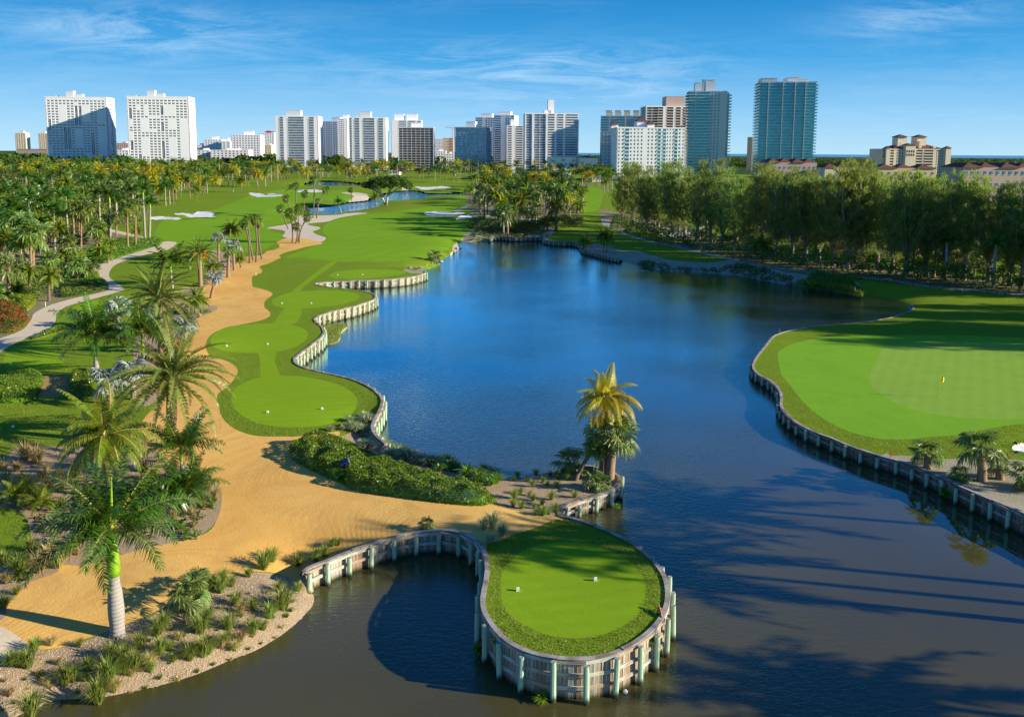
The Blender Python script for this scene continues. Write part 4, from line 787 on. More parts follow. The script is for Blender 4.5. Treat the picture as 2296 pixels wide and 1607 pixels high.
palm('royal', 766.5, 478.5, 760, 453, 'curved palm hanging over the small pond', .75, rt=0.2)
palm('coco', 843, 461, 841, 440, 'green palm beside the pale forked tree', .8)
# palms of the garden beside the cart path
for a in [
 ('fan', 182, 575, 184, 470, 1.5, 'tall fan palm with ragged straw skirt and double trunk', ('skirt',)), ('fan', 217, 580, 217, 513, 1.3, 'fan palm near the cart path bend in the clipped cover', ('skirt',)),
 ('fan', 287, 559, 285, 463, 1.2, 'fan palm with a long brown trunk and hanging skirt', ('skirt',)), ('fan', 304.5, 552.6, 304.5, 461, 1.2, 'fan palm with rough trunk beside two white royal palms', ('skirt',)),
 ('royal', 325.5, 538.6, 320, 424, 1.05, 'white trunked royal palm leaning at the garden tip', ()), ('royal', 335, 537, 336, 456, .9, 'straight white royal palm next to the bunker', ()),
 ('royal', 247.6, 549, 245, 440, 1.1, 'royal palm with grey trunk in the garden centre', ()), ('fan', 244, 549, 241, 493, 1.0, 'short fan palm in front of the grey royal palm', ()),
 ('fan', 261, 529, 262, 490, 1.0, 'bare trunked fan palm by the small path', ()), ('coco', 131, 579, 135, 514, 1.0, 'coconut palm with pale nuts above the yellow shrub', ('nuts',)),
 ('coco', 47, 621, 44, 541, 1.0, 'coconut palm with curling fronds on the sandy garden bed', ()), ('fan', 71, 626, 68, 520, 1.3, 'palm with a stout straight brown trunk in bare sand', ()),
 ('sabal', 75, 607, 74, 528, 1.4, 'big sabal palm with dense grey crown', ()), ('royal', 141, 444, 138, 392, 1.0, 'lone white royal palm among low trees', ()),
 ('fan', 114.6, 621, 114, 580, .95, 'small fan palm above the red flowering bed', ()), ('sabal', 150, 594, 150, 552, 1.0, 'sabal palm near the yellow shrub', ()),
 ('sabal', 20, 661.5, 20, 599, 1.15, 'bushy sabal palm at the sandy edge of the garden', ()), ('coco', 110, 675, 110, 620, .75, 'young palm with green fronds above the path bend', ()),
 ('sabal', 172, 631, 172, 601, 1.0, 'low sabal on a pale stump by the cart path', ()), ('royal', 40, 565, 38, 472, 1.25, 'large dark royal palm at the back of the garden', ()),
 ('royal', 98, 560, 94, 455, 1.15, 'royal palm with drooping dark crown beside the sabal', ()), ('fan', 14, 530, 14, 495, 1.1, 'fan palm with hanging orange skirt at the picture edge', ('skirt',)),
 ('fan', 222, 505, 222, 472, 1.3, 'domed palm with yellow dead fronds by the hidden path', ('skirt',)), ('royal', 123, 563, 120, 470, 1.1, 'royal palm with thick white trunk mid garden', ()),
 ('royal', 140, 570, 142, 480, 1.0, 'royal palm behind the coconut with pale nuts', ()), ('fan', 243, 590, 242, 572, .7, 'tiny fan palm in the clipped cover', ()),
 ('fan', 395, 448, 394, 424, 1.1, 'rough fan palm at the corner of the far grove', ()), ('coco', 455, 440, 462, 404, 1.1, 'coconut palm clump on the far fairway rim', ()),
 ('coco', 440, 452, 440, 425, 1.1, 'spreading multi stemmed palm on the far fairway rim', ()), ('coco', 425, 425, 424, 397, 1.1, 'golden coconut palm on the far grove rim', ())]:
    palm(a[0], a[1], a[2], a[3], a[4], a[6], a[5]*(0.9 if a[0] in ('royal', 'coco') else 1.3), extra=a[7])
for a in [('date', 1449, 0, 0, 0)]: pass
palm('date', 1247, 517, 1247, 461, 1.0 and 'date palm with rusty fruit standing in the lake side grove', 1.15, extra=('fruit',))
palm('coco', 1270, 492, 1272, 442, 'yellow green coconut palm against the sunlit lawn gap', 1.0, mat='lf_gold')
palm('royal', 1306, 470, 1307, 428, 'royal palm above the sunlit lawn gap', .9)
palm('coco', 1295, 495, 1297, 462, 'dark coconut palm at the edge of the sunlit lawn', 1.1)
palm('coco', 1354, 565, 1352, 528, 'branching palm clump on the sandy spit', 0.75, rt=.1)
palm('coco', 1360, 565, 1362, 530, 'second stem of palms on the sandy spit', 0.75, rt=.1)
palm('coco', 1305, 560, 1312, 540, 'low palm hanging over the shaded wall', 0.7, rt=.1)
palm('sabal', 975, 589, 974, 577, 'bushy sabal on the rocky shore of the fairway', 0.95)
palm('coco', 1710, 590, 1706, 548, 'palm standing apart before the pine row', 1.0)
# ------------------------------------------------------------------ groves of palms: countable, alike
def rand_in(poly, n, mind, tries=60, avoid=()):
    P = np.array(poly, float); o = []; Wp = np.zeros((n+1, 2)); c_ = 0
    mn, mx_ = P.min(0), P.max(0); q = rng.uniform(mn, mx_, (n*tries, 2)); q = q[inpoly(q, P)]; g = G(q[:, 0], q[:, 1], 2.0)
    ok = ~lakes(g)
    for a in avoid: ok &= ~inpoly(g, a)
    for w_ in g[ok]:
        if c_ >= n: break
        if c_ and ((Wp[:c_]-w_)**2).sum(1).min() < mind*mind: continue
        Wp[c_] = w_; c_ += 1
    Wp = Wp[:c_]; o = list(Wp)
    W = np.array(Wp); z = ZG(W) if len(W) else []
    return [(a[0], a[1], b) for a, b in zip(W, z)]
ORD = 'first second third fourth fifth sixth seventh eighth ninth tenth eleventh twelfth thirteenth fourteenth fifteenth sixteenth seventeenth eighteenth nineteenth twentieth'.split()+['twenty-'+x for x in 'first second third fourth fifth sixth seventh eighth ninth'.split()]+['thirtieth', 'thirty-first', 'thirty-second']
AVOID = [p for n, p in regions if n in ('fairway', 'bunker', 'concrete', 'orange', 'tee', 'green', 'pale', 'greypath')]
UT = {}
def utrunk(kind, v):
    key = (kind, v)
    if key not in UT:
        R = dict(royal=0.24, coco=0.15, fan=0.20, sabal=0.25, date=0.35)[kind]; t = np.linspace(0, 1, 6); bn = (v-1)*0.05
        P = np.c_[bn*np.sin(math.pi*t)*8, 0*t, t]
        b = MB(); b.tube(np.c_[P[:, :2]*0.4, P[:, 2]], R*(1.25-0.4*t), 7); UT[key] = b.mesh('trunk', dict(royal='tr_grey', coco='tr_thin', fan='tr_brown', sabal='tr_brown', date='tr_brown')[kind], True)
    return UT[key]
def grove(pts, mix_, hr, group, labels, fs=(0.95, 1.3), lod=2):
    for (x, y, z) in pts:
        kk, m = mix_[int(rng.integers(0, len(mix_)))]; h = rng.uniform(*hr)*(1.1 if kk == 'royal' else 1)
        nm = dict(date='date_palm', royal='royal_palm', coco='coconut_palm', fan='fan_palm', sabal='sabal_palm')[kk]
        lb = labels[kk if m != 'lf_gold' else 'gold']
        r = obj(nm, None, loc=(x, y, z-0.2), rot=(0, 0, rng.uniform(0, 6.3)), label=lb, cat='palm tree', group=group+' - '+(kk if m != 'lf_gold' else 'golden'))
        obj('trunk', utrunk(kk, int(rng.integers(0, 3))), r, scale=(1, 1, h))
        s = rng.uniform(*fs)
        if kk == 'royal': obj('crownshaft', UT.setdefault('cs', trunk_mesh('crownshaft', [(0, 0, -.9), (0, 0, -.5), (0, 0, 0.2)], [.2, .22, .1], 'shaft', 7)), r, (0, 0, h))
        mm = m or (KIND[kk]['mat'] if kk in KIND else dict(fan='lf_fan', sabal='lf_sabal')[kk])
        s2 = s*(1.25 if kk in ('fan', 'sabal') else 0.85)
        obj('crown', crown_mesh(kk, int(rng.integers(0, 3)), lod, mm), r, (0, 0, h), None, (s2, s2, s2))
        if kk == 'fan' and lod == 1 and rng.random() < .6: obj('dead_leaf_skirt', skirt_mesh(1), r, (0, 0, h-.2), None, (s2, s2, s2))
def labs(where): return dict(coco='green coconut palm '+where, gold='coconut palm with golden yellow fronds '+where, royal='royal palm with pale grey trunk '+where, fan='fan palm with round head '+where, sabal='bushy sabal palm '+where, date='date palm with arching fronds '+where)
MX = [('coco', None), ('royal', None), ('fan', None), ('sabal', None), ('royal', None)]
grove(rand_in([(-40, 425), (335, 432), (345, 455), (330, 480), (300, 500), (240, 512), (150, 540), (60, 590), (-40, 600)], 190, 2.4, avoid=AVOID), MX, (5, 11.5), 'palms crowding the garden beyond the cart path', labs('crowded in the garden beyond the cart path'), lod=1)
grove(rand_in([(-40, 540), (240, 520), (330, 545), (300, 560), (220, 590), (200, 610), (230, 630), (150, 660), (0, 700), (-40, 700)], 22, 4.5, avoid=AVOID), [('sabal', None), ('coco', None), ('fan', None)], (1.2, 3.5), 'young palms in the garden bed', labs('young and low in the garden bed by the cart path'), (0.6, 0.9), lod=1)
grove(rand_in([(340, 432), (400, 418), (560, 412), (640, 412), (640, 424), (560, 432), (470, 445), (400, 458), (350, 466)], 48, 4.5, avoid=AVOID), [('coco', None), ('fan', None), ('royal', None), ('coco', 'lf_gold')], (7, 11), 'palms along the far rim of the fairway', labs('along the far rim of the mown fairway'), (1.2, 1.5), lod=1)
grove(rand_in([(-20, 392), (340, 388), (700, 386), (1045, 388), (1045, 412), (900, 404), (800, 403), (640, 408), (340, 420), (-20, 425)], 260, 7, avoid=AVOID), [('coco', None), ('coco', 'lf_gold'), ('royal', None), ('fan', None)], (8, 13), 'distant palms before the towers', labs('in the distant belt before the towers'), (1.6, 2.1), lod=2)
grove(rand_in([(1050, 425), (1130, 400), (1260, 400), (1330, 415), (1290, 440), (1300, 480), (1290, 500), (1240, 515), (1150, 530), (1110, 525), (1080, 500), (1050, 470)], 120, 3.2, avoid=AVOID), [('coco', None), ('royal', None), ('coco', None), ('sabal', None), ('coco', 'lf_gold')], (6, 11), 'palms of the grove across the lake', labs('in the grove at the head of the lake'), (1.2, 1.5), lod=1)
grove(rand_in([(1045, 385), (1350, 380), (1350, 412), (1240, 402), (1120, 400), (1050, 412)], 50, 8, avoid=AVOID), [('coco', None), ('royal', None), ('coco', 'lf_gold')], (8, 12), 'palms around the grey roofed villas', labs('among the grey roofed villas'), (1.1, 1.5), lod=2)
grove(rand_in([(1390, 500), (1500, 515), (1700, 565), (1900, 598), (2100, 625), (2296, 645), (2330, 600), (2100, 560), (1800, 520), (1500, 480)], 55, 4.2, avoid=AVOID), [('coco', None), ('royal', None), ('fan', None)], (3.5, 8), 'palms growing under the pine row', labs('growing in the shade under the tall pines'), (0.8, 1.05), lod=1)
# ------------------------------------------------------------------ broad-leaved trees
def leafball(r, n, R, sz, flat=0.75):
    d = nrm(r.normal(size=(n, 3))); rad = R*r.uniform(0.55, 1.0, n)**0.5; c = d*rad[:, None]*np.array([1, 1, flat])
    a = nrm(r.normal(size=(n, 3))); a = nrm(a+d*0.4); u = nrm(np.cross(a, r.normal(size=(n, 3)))); v = np.cross(a, u); s = sz*r.uniform(0.6, 1.3, n)[:, None]
    return np.stack([np.stack([c-u*s, c+u*s*0.6+v*s*0.7, c+u*s*0.7-v*s*0.5], 1), np.stack([c+u*s, c-u*s*0.5+v*s*0.8, c-v*s], 1)], 1).reshape(-1, 3, 3)
TREES = {}
def broad(v, n, sz, mat, nb=16, wide=1.0):
    key = (v, n, sz, mat, nb, wide)
    if key in TREES: return TREES[key]
    r = np.random.default_rng(v*17+3); tr = MB(); tr.tube([(0, 0, -0.03), (0.01, 0, .15), (0.0, 0.01, .32)], [.045, .035, .028], 7); o = []
    for i in range(nb):
        a = i*2.4+r.normal()*.3; el = r.uniform(0.15, 1.3); R = r.uniform(.25, .42)*wide; c = np.array([math.cos(a)*math.cos(el)*R, math.sin(a)*math.cos(el)*R, .42+.38*math.sin(el)*r.uniform(.7, 1)])
        if i < 7: tr.tube([(0, 0, .28), c*[.5, .5, .8], c], [.022, .012, .004], 5)
        o.append(leafball(r, n//nb, r.uniform(.13, .2), sz)+c)
    T = np.concatenate(o); TREES[key] = (tr.mesh('trunk', 'bark', True), mesh('crown', T.reshape(-1, 3), np.arange(len(T)*3).reshape(-1, 3).astype(np.int32), mat)); return TREES[key]
def trees(pts, hr, vs, group, labels, mats=('lf_dark', 'lf_olive'), n=900, sz=0.028, wide=1.15, name='broadleaf_tree'):
    for (x, y, z) in pts:
        v = int(rng.integers(0, vs)); mi = int(rng.random() < 0.3); h = rng.uniform(*hr); t, c = broad(v, n, sz, mats[mi], 16, wide)
        r = obj(name, None, loc=(x, y, z-0.2), rot=(0, 0, rng.uniform(0, 6.3)), scale=(h, h, h*rng.uniform(.85, 1.1)), label=labels[mi], cat='tree', group=group+(' - olive' if mi else ' - dark'))
        obj('trunk', t, r); obj('crown', c, r)
LB = lambda w: ('dark green broadleaf tree '+w, 'olive green broadleaf tree '+w)
trees(rand_in([(-30, 386), (340, 384), (640, 388), (1045, 386), (1045, 398), (640, 402), (340, 410), (60, 430), (-30, 425)], 115, 9, avoid=AVOID), (8, 14), 4, 'trees mixed into the palm belt', LB('mixed into the distant palm belt'))
trees(rand_in([(-40, 430), (330, 435), (340, 470), (230, 505), (60, 560), (-40, 580)], 45, 5, avoid=AVOID), (4, 6.5), 4, 'trees mixed into the garden palms', LB('under the garden palms'), n=1200, mats=('lf_dark', 'lf_cover'))
trees(rand_in([(1060, 470), (1120, 430), (1280, 430), (1290, 500), (1230, 520), (1120, 525)], 26, 5, avoid=AVOID), (3, 6.5), 4, 'understorey trees in the lake grove', LB('in the understorey of the lake grove'), n=900)
trees(rand_in([(1420, 475), (1600, 500), (1900, 555), (2296, 600), (2330, 640), (2296, 646), (2100, 628), (1900, 600), (1700, 568), (1500, 522), (1400, 500)], 60, 5, avoid=AVOID), (3, 6), 4, 'understorey trees below the pines', LB('in the dark understorey below the pines'), n=900, wide=1.3)
# the spreading forked tree between the ponds
p = GP(864, 459.5); r0 = obj('ficus_tree', None, loc=p, label='wide dark tree with pale forked trunks between the ponds', cat='tree')
b = MB(); hh = (atY(864, 385, p[1])[2]-p[2])
for q in ([(0, 0, -.2), (-1, 0, 3), (-4, 0, 8), (-8, 0, 11)], [(0.6, 0, -.2), (1.2, 0, 4), (3, .5, 8), (7, 0, 12)], [(1, 0, 3.5), (2, 1, 8), (1, 2, 13)], [(-1, 0, 4), (-3, -1, 9), (-2, -2, 12)], [(1.5, 0, 5), (6, 0, 8), (10, 0, 10)], [(-3, 0, 6), (-8, 0, 9), (-11, 1, 10)]):
    b.tube(np.array(q)*hh/17, [.55*hh/17*(1-.75*i/(len(q)-1)) for i in range(len(q))], 8)
MAT['pale_bark'] = m_trunk('pale_bark', (0.52, 0.47, 0.40), (0.66, 0.62, 0.56), 0.2)
obj('trunk', b.mesh('trunk', 'pale_bark', True), r0); o = []; rr = np.random.default_rng(9)
for i in range(46):
    a = rr.uniform(0, 6.3); R = rr.uniform(0, 1)**.6; c = np.array([math.cos(a)*R*12.0, math.sin(a)*R*9, 9.5+5.0*(1-R**2)*rr.uniform(.4, 1)+rr.uniform(-1.5, 1)])*hh/17*1.03; o.append(leafball(rr, 230, 2.3*hh/17, 0.28)+c)
T = np.concatenate(o); obj('crown', mesh('crown', T.reshape(-1, 3), np.arange(len(T)*3).reshape(-1, 3).astype(np.int32), 'lf_dark'), r0)
trees(rand_in([(1050, 372), (1350, 368), (1350, 392), (1200, 396), (1050, 396)], 50, 10), (8, 12), 4, 'trees round the villas', LB('round the grey roofed villas'), wide=1.3)
grove(rand_in([(1300, 412), (1372, 400), (1372, 440), (1345, 436), (1320, 428)], 26, 4, avoid=AVOID), [('coco', None), ('royal', None)], (8, 12), 'palms before the gabled villa', labs('in front of the pale gabled villa'), (1.1, 1.3), lod=1)
# ------------------------------------------------------------------ tall feathery pines
def pine(v):
    key = ('pine', v)
    if key in TREES: return TREES[key]
    r = np.random.default_rng(500+v); b = MB(); fork = r.uniform(.16, .26)
    b.tube([(0, 0, -.02), (0, 0, .05), (r.normal()*.004, 0, fork)], [.030, .021, .017], 8); tips = []; limbs = []
    for i in range(5):
        a = i*1.256+r.normal()*.25; top = np.array([math.cos(a)*r.uniform(.05, .15), math.sin(a)*r.uniform(.05, .15), r.uniform(.72, .93)]); s = np.array([0, 0, fork*r.uniform(.6, 1.0)]); m1 = s*.45+top*.55+np.array([math.cos(a), math.sin(a), 0])*.045
        b.tube([s, (s+m1)/2+[0, 0, .0], m1, top], [.014, .011, .008, .002], 6); limbs.append((s, m1, top))
    for j in range(26):      # low side boughs straight from the trunk
        a = r.uniform(0, 6.3); z0 = r.uniform(.13, .55); ln = r.uniform(.10, .19); e = np.array([math.cos(a)*ln, math.sin(a)*ln, z0+ln*r.uniform(.1, .6)]); p0 = np.array([0, 0, z0*.8])
        b.tube([p0, (p0+e)/2, e], [.005, .003, .001], 4, cap=False)
        for k in range(6): tips.append((p0*(1-(k+1)/6)+e*((k+1)/6)+r.normal(size=3)*.014, nrm(e-p0)))
    for s, m1, top in limbs:
        for j in range(30):
            u = r.uniform(.12, 1.0); p0 = (s*(1-u)**2+2*m1*u*(1-u)+top*u*u); a = r.uniform(0, 6.3); ln = (0.20*(1-u)**.6+.04)*r.uniform(.5, 1.15); up = r.uniform(.3, 1.0)
            e = p0+np.array([math.cos(a), math.sin(a), up])*ln
            if j % 2 == 0 and u < 0.8: b.tube([p0, (p0+e)/2+[0, 0, -.006], e], [.0045, .003, .001], 4, cap=False)
            for k in range(5): tips.append((p0*(1-(k+1)/5*.9)+e*((k+1)/5*.9)+r.normal(size=3)*.012, nrm(e-p0)))
    C = np.array([t[0] for t in tips]); D = np.array([t[1] for t in tips]); n = len(C); K = 14
    C = np.repeat(C, K, 0)+r.normal(size=(n*K, 3))*np.array([.0105, .0105, .014]); D = nrm(np.repeat(D, K, 0)*.6+r.normal(size=(n*K, 3))*.35+np.array([0, 0, .75])); L_ = r.uniform(.02, .042, n*K)[:, None]
    W = nrm(np.cross(D, r.normal(size=(n*K, 3))))*r.uniform(.0016, .0034, n*K)[:, None]
    T = np.stack([C-W, C+W, C+D*L_], 1); T = T[T[:, 0, 2] > .09]
    TREES[key] = (b.mesh('trunk', 'bark', True), mesh('crown', T.reshape(-1, 3), np.arange(len(T)*3).reshape(-1, 3).astype(np.int32), 'lf_pine')); return TREES[key]
PINES = [(1395, 507, 352), (1420, 512, 356), (1449.5, 522, 352), (1476, 524, 360), (1507, 530, 352), (1535, 534, 358), (1563, 541, 360), (1592, 548, 353), (1619, 554, 358), (1650, 562, 362), (1683, 570, 360), (1712, 576, 354), (1742, 582, 364), (1776, 585, 356), (1806, 588, 362), (1836, 590, 366), (1868, 596, 360), (1901, 602, 352), (1935, 603, 368), (1967, 604, 366), (2000, 612, 362), (2031, 619, 358), (2075, 620, 366), (2117, 624, 360), (2160, 628, 372), (2215, 634, 392), (2262, 640, 400), (2290, 642, 372), (2345, 648, 362), (2400, 660, 360), (2470, 668, 365)]
PINES2 = [(1410, 480, 358), (1500, 490, 350), (1600, 505, 360), (1725, 535, 360), (1790, 545, 364), (1850, 552, 360), (1920, 560, 356), (1990, 565, 366), (2060, 575, 362), (2130, 585, 368)]
for i, (x, y, t) in enumerate(PINES+PINES2):
    p = GP(x, y); h = atY(x, t, p[1])[2]-p[2]; h = min(h, 31)*(0.86+0.20*((i*37) % 10)/10); v = i % 6; tm, cm = pine(v)
    first = i < len(PINES)
    r = obj('pine_tree', None, loc=p-[0, 0, .2], rot=(0, 0, i*1.7), scale=(h*(.90+.05*(i*7 % 6)), h*(.90+.05*(i*7 % 6)), h), label=(ORD[i]+' tall pine of the front row, counted from the sunlit lawn gap') if first else (ORD[i-len(PINES)]+' pine of the second row, counted from the sunlit lawn gap'), cat='pine tree', group='pines of the front row' if first else 'pines of the second row')
    obj('trunk', tm, r); obj('crown', cm, r)
# palms outside the frame whose crowns shade the water and the round tee
for i, (x, y, zt, h) in enumerate([(1570, 1245, 0, 12.5), (1700, 1295, 0, 12), (1760, 1150, 0, 13), (1340, 1225, 2, 14), (2230, 1600, 0, 10)]):
    S = G(x, y, zt)[0]; bpt = S+(h-zt)/math.tan(SUN_EL)*np.array([math.cos(SUN_AZ), math.sin(SUN_AZ)]); z = max(0.5, float(ZG(bpt[None])[0])) if not lakes(bpt[None])[0] else 0.4
    r = obj('royal_palm', None, loc=(bpt[0], bpt[1], z-.3), rot=(0, 0, i), label='tall palm on the near bank whose shadow reaches the water', cat='palm tree', group='palms of the near bank')
    obj('trunk', utrunk('royal', i % 3), r, scale=(1, 1, h)); obj('crown', crown_mesh('royal', i % 3, 1, 'lf_royal'), r, (0, 0, h), None, (1.75, 1.75, 1.5) if zt == 0 else (1.2, 1.2, 1.2))
# pines beyond the frame that shade the far side of the flag green
for i, (x, y) in enumerate([(2230, 690), (2130, 705), (2290, 715), (2050, 700), (2200, 735), (2120, 748), (2280, 760), (2000, 735), (2230, 775)]):
    S = G(x, y, 1)[0]; h = 19+2*(i % 3); bpt = S+0.62*h/math.tan(SUN_EL)*np.array([math.cos(SUN_AZ), math.sin(SUN_AZ)]); bpt[0] = max(bpt[0], bpt[1]*.604+7); tm, cm = pine(i % 6)
    r = obj('pine_tree', None, loc=(bpt[0], bpt[1], 1.4), rot=(0, 0, i), scale=(h, h, h), label='pine on the bank past the flag green, shading the far half of it', cat='pine tree', group='pines past the flag green')
    obj('trunk', tm, r); obj('crown', cm, r)
# ------------------------------------------------------------------ hedges, ground cover and flower beds
def sample_poly(P, n, r):
    mn, mx_ = P.min(0), P.max(0); o = []
    k = 0
    while sum(map(len, o)) < n and k < 60:
        q = r.uniform(mn, mx_, (n*2, 2)); o.append(q[inpoly(q, P)]); k += 1
    return np.concatenate(o)[:n] if o else np.zeros((0, 2))
def edged(P, q):
    o = np.full(len(q), 1e9); A = P; B = np.roll(P, -1, 0)
    for a, b in zip(A, B):
        d = b-a; t = np.clip(((q-a)@d)/(d@d+1e-9), 0, 1); o = np.minimum(o, np.hypot(*(q-a-t[:, None]*d).T))
    return o
def mass(name, label, poly, h, leaf, dens, mats, cat=None, kind=None, group=None, round_=0.5, lump=0.15, mid=0.45, step=5, straps=False, blade=1.0, wz=0):
    P = smooth(poly, step); Pz = np.full(len(P), 1.6)
    for _ in range(2): W = G(P[:, 0], P[:, 1], Pz+h*mid); Pz = ZB(W) if wz == 0 else ZG(W)
    W = thin(W); area = abs(0.5*np.sum(W[:, 0]*np.roll(W[:, 1], -1)-np.roll(W[:, 0], -1)*W[:, 1])); n = int(min(60000, area*dens)); r = np.random.default_rng(int(abs(poly[0][0])*3+11))
    c0 = W.mean(0); z0 = float(ZG(c0[None])[0])
    root = obj(name, None, loc=(c0[0], c0[1], z0), label=label if not kind else None, cat=cat if not kind else None, group=group) if not kind else None
    q = sample_poly(W, n, r); d = edged(W, q); zb = ZG(q)
    lum = mn = np.array([mnoise.noise(Vector((a*0.9, b*0.9, 0.3))) for a, b in q])*lump*2
    prof = np.clip(1-(1-np.clip(d/(round_+1e-6), 0, 1))**2, 0, 1)**0.5
    top = (h+lum*h)*np.maximum(prof, 0.12); side = d < round_*0.35; z = zb+top*np.where(side, r.uniform(0.05, 1, len(q)), r.uniform(0.86, 1.05, len(q)))
    C = np.c_[q-c0, z-z0] if root else np.c_[q, z]
    m = len(C); T = []
    if straps:
        a = r.uniform(0, 6.3, m); dr = np.c_[np.cos(a), np.sin(a), r.uniform(.8, 2.6, m)]; dr = nrm(dr)*leaf*r.uniform(.7, 1.3, m)[:, None]; w = np.c_[-np.sin(a), np.cos(a), 0*a]*leaf*0.05*blade
        C[:, 2] -= leaf*0.5; T = np.stack([C-w, C+w, C+dr], 1)
    else:
        nn = nrm(r.normal(size=(m, 3))*0.8+np.array([0, 0, .9])); u = nrm(np.cross(nn, r.normal(size=(m, 3)))); v = np.cross(nn, u); s = leaf*r.uniform(.6, 1.3, m)[:, None]
        T = np.stack([np.stack([C-u*s, C+v*s*.5, C+u*s], 1), np.stack([C-u*s, C+u*s, C-v*s*.5], 1)], 1).reshape(-1, 3, 3)
    # dark twiggy core
    b = MB(); k = len(W); cw = W.mean(0); ins = cw+(W-cw)*0.93
    hz = ZG(ins); base = np.c_[W, ZG(W)-0.15]; shoulder = np.c_[ins, hz+h*0.30]; O = np.array([c0[0], c0[1], z0]) if root else 0
    rr2 = mm_ = None
    V = np.concatenate([base, shoulder])-O; b.add(V, [(i, (i+1) % k, k+(i+1) % k, k+i) for i in range(k)]+[tuple(range(k, 2*k))])
    frac = [x[1] for x in mats]; cuts = (np.cumsum(frac)*m).astype(int); per = np.repeat(r.permutation(m), 1); tt = 1 if straps else 2; s0 = 0
    if root:
        if not straps: obj('twigs', b.mesh('twigs', mats[0][0]), root)
        for (mt, fr), c in zip(mats, cuts):
            ids = per[s0:c]; s0 = c
            TT = (T.reshape(m, tt, 3, 3)[ids]).reshape(-1, 3, 3)
            nm = 'flowers' if mt in ('lf_red',) else 'foliage'
            obj(nm, mesh(nm, TT.reshape(-1, 3), np.arange(len(TT)*3).reshape(-1, 3).astype(np.int32), mt), root)
    else:
        mlist = [x[0] for x in mats]; mi = np.zeros(m, int); s0 = 0
        for j, c in enumerate(cuts): mi[per[s0:c]] = j; s0 = c
        me = mesh(name, T.reshape(-1, 3), np.arange(len(T)*3).reshape(-1, 3).astype(np.int32), mlist); me.polygons.foreach_set('material_index', np.repeat(mi, tt).astype(np.int32)); obj(name, me, kind='stuff')
    return root
z1 = lambda s: Q(s, 574, 803.6); z0l = lambda s: Q(s, 0, 459); z0b = lambda s: Q(s, 0, 803.6)
mass('hedge', 'long dense glossy hedge bordering the orange sand beside the lake', z1([(300,800),(330,755),(450,715),(560,690),(650,680),(760,690),(830,730),(850,780),(960,840),(1000,890),(1250,930),(1400,990),(1600,1050),(1800,1100),(2000,1140),(2100,1190),(2110,1235),(2050,1262),(1900,1258),(1600,1230),(1300,1190),(1000,1150),(810,1100),(790,1040),(755,1005),(715,1040),(600,1000),(400,900),(310,840)]), 1.0, 0.085, 330, [('lf_hedge', .75), ('lf_cover', .25)], 'hedge', lump=.22, round_=.6)
mass('hedge', 'square clipped hedge block beside the dirt opening at the shaded tee', [(-40, 880), (-40, 845), (0, 850), (15, 840), (50, 836), (85, 838), (98, 845), (86, 874), (70, 889), (0, 895)], 0.9, 0.085, 300, [('lf_hedge', 1)], 'hedge')
mass('hedge', 'smaller clipped hedge across the dirt opening from the square one', z0b([(640, 130), (720, 110), (825, 140), (830, 325), (700, 330), (585, 315), (615, 220)]), 0.9, 0.085, 300, [('lf_hedge', 1)], 'hedge')
mass('hedge', 'thin low hedge strip where cart path meets the shaded tee', z0l([(290, 1188), (430, 1125), (520, 1095), (600, 1092), (618, 1108), (480, 1148), (330, 1192)]), 0.5, 0.09, 160, [('lf_hedge', 1)], 'hedge')
mass('hedge', 'clipped green cover wrapping the garden tip inside the path bend', z0l([(720,440),(800,380),(900,402),(1000,365),(1030,320),(1150,300),(1280,315),(1380,295),(1460,322),(1450,348),(1400,366),(1280,396),(1150,436),(1000,485),(900,512),(780,505),(730,478)]), 0.6, 0.13, 60, [('lf_hedge', .6), ('lf_cover', .4)], 'hedge', lump=.35)
mass('hedge', 'bright clipped cover on the inner curve of the cart path', z0l([(700,632),(820,622),(900,652),(958,690),(958,718),(860,702),(700,690)]), 0.6, 0.12, 90, [('lf_hedge', 1)], 'hedge')
mass('hedge', 'loose olive ground cover sloping to the cart path', z0l([(560,725),(700,695),(860,706),(960,722),(965,745),(850,780),(700,808),(545,822),(535,780)]), 0.45, 0.12, 90, [('lf_cover', .7), ('lf_olive', .3)], 'hedge', lump=.4)
mass('shrub', 'lime yellow croton bank above the red blossom', z0l([(60,850),(90,805),(220,785),(318,812),(318,858),(280,895),(240,925),(160,900),(100,880)]), 1.1, 0.11, 110, [('lf_yellow', .7), ('lf_cover', .3)], 'shrub', lump=.4, round_=.9)
mass('shrub', 'small round yellow shrub under the coconut palm', z0l([(625,478),(680,463),(735,472),(732,492),(640,497)]), 1.0, 0.12, 90, [('lf_yellow', .8), ('lf_cover', .2)], 'shrub', round_=.9)
mass('shrub', 'green shrub mass at the picture edge above the blossom', z0l([(-90,900),(0,880),(90,880),(150,905),(120,930),(0,950),(-90,950)]), 1.2, 0.12, 110, [('lf_cover', .6), ('lf_yellow', .4)], 'shrub', lump=.4)
mass('flowering_bush', 'bush covered in crimson blossom next to the cart path', z0l([(-90,950),(0,930),(100,905),(200,945),(262,985),(258,1020),(180,1070),(120,1105),(0,1110),(-90,1110)]), 1.5, 0.11, 150, [('lf_cover', .74), ('lf_red', .26)], 'flowering bush', lump=.4, round_=1.0)
mass('flowering_bush', 'low orange red flower patch behind the clipped cover', z0l([(480,612),(560,600),(690,640),(690,660),(600,655),(500,640)]), 0.7, 0.12, 90, [('lf_cover', .55), ('lf_red', .45)], 'flowering bush', lump=.4)
mass('ornamental_shrub', 'yellow orange crown shrub in the palm garden', [(150, 470), (185, 462), (230, 466), (262, 474), (230, 486), (160, 484)], 2.2, 0.25, 12, [('lf_yellow', .5), ('lf_olive', .5)], 'shrub', lump=.5, round_=2)
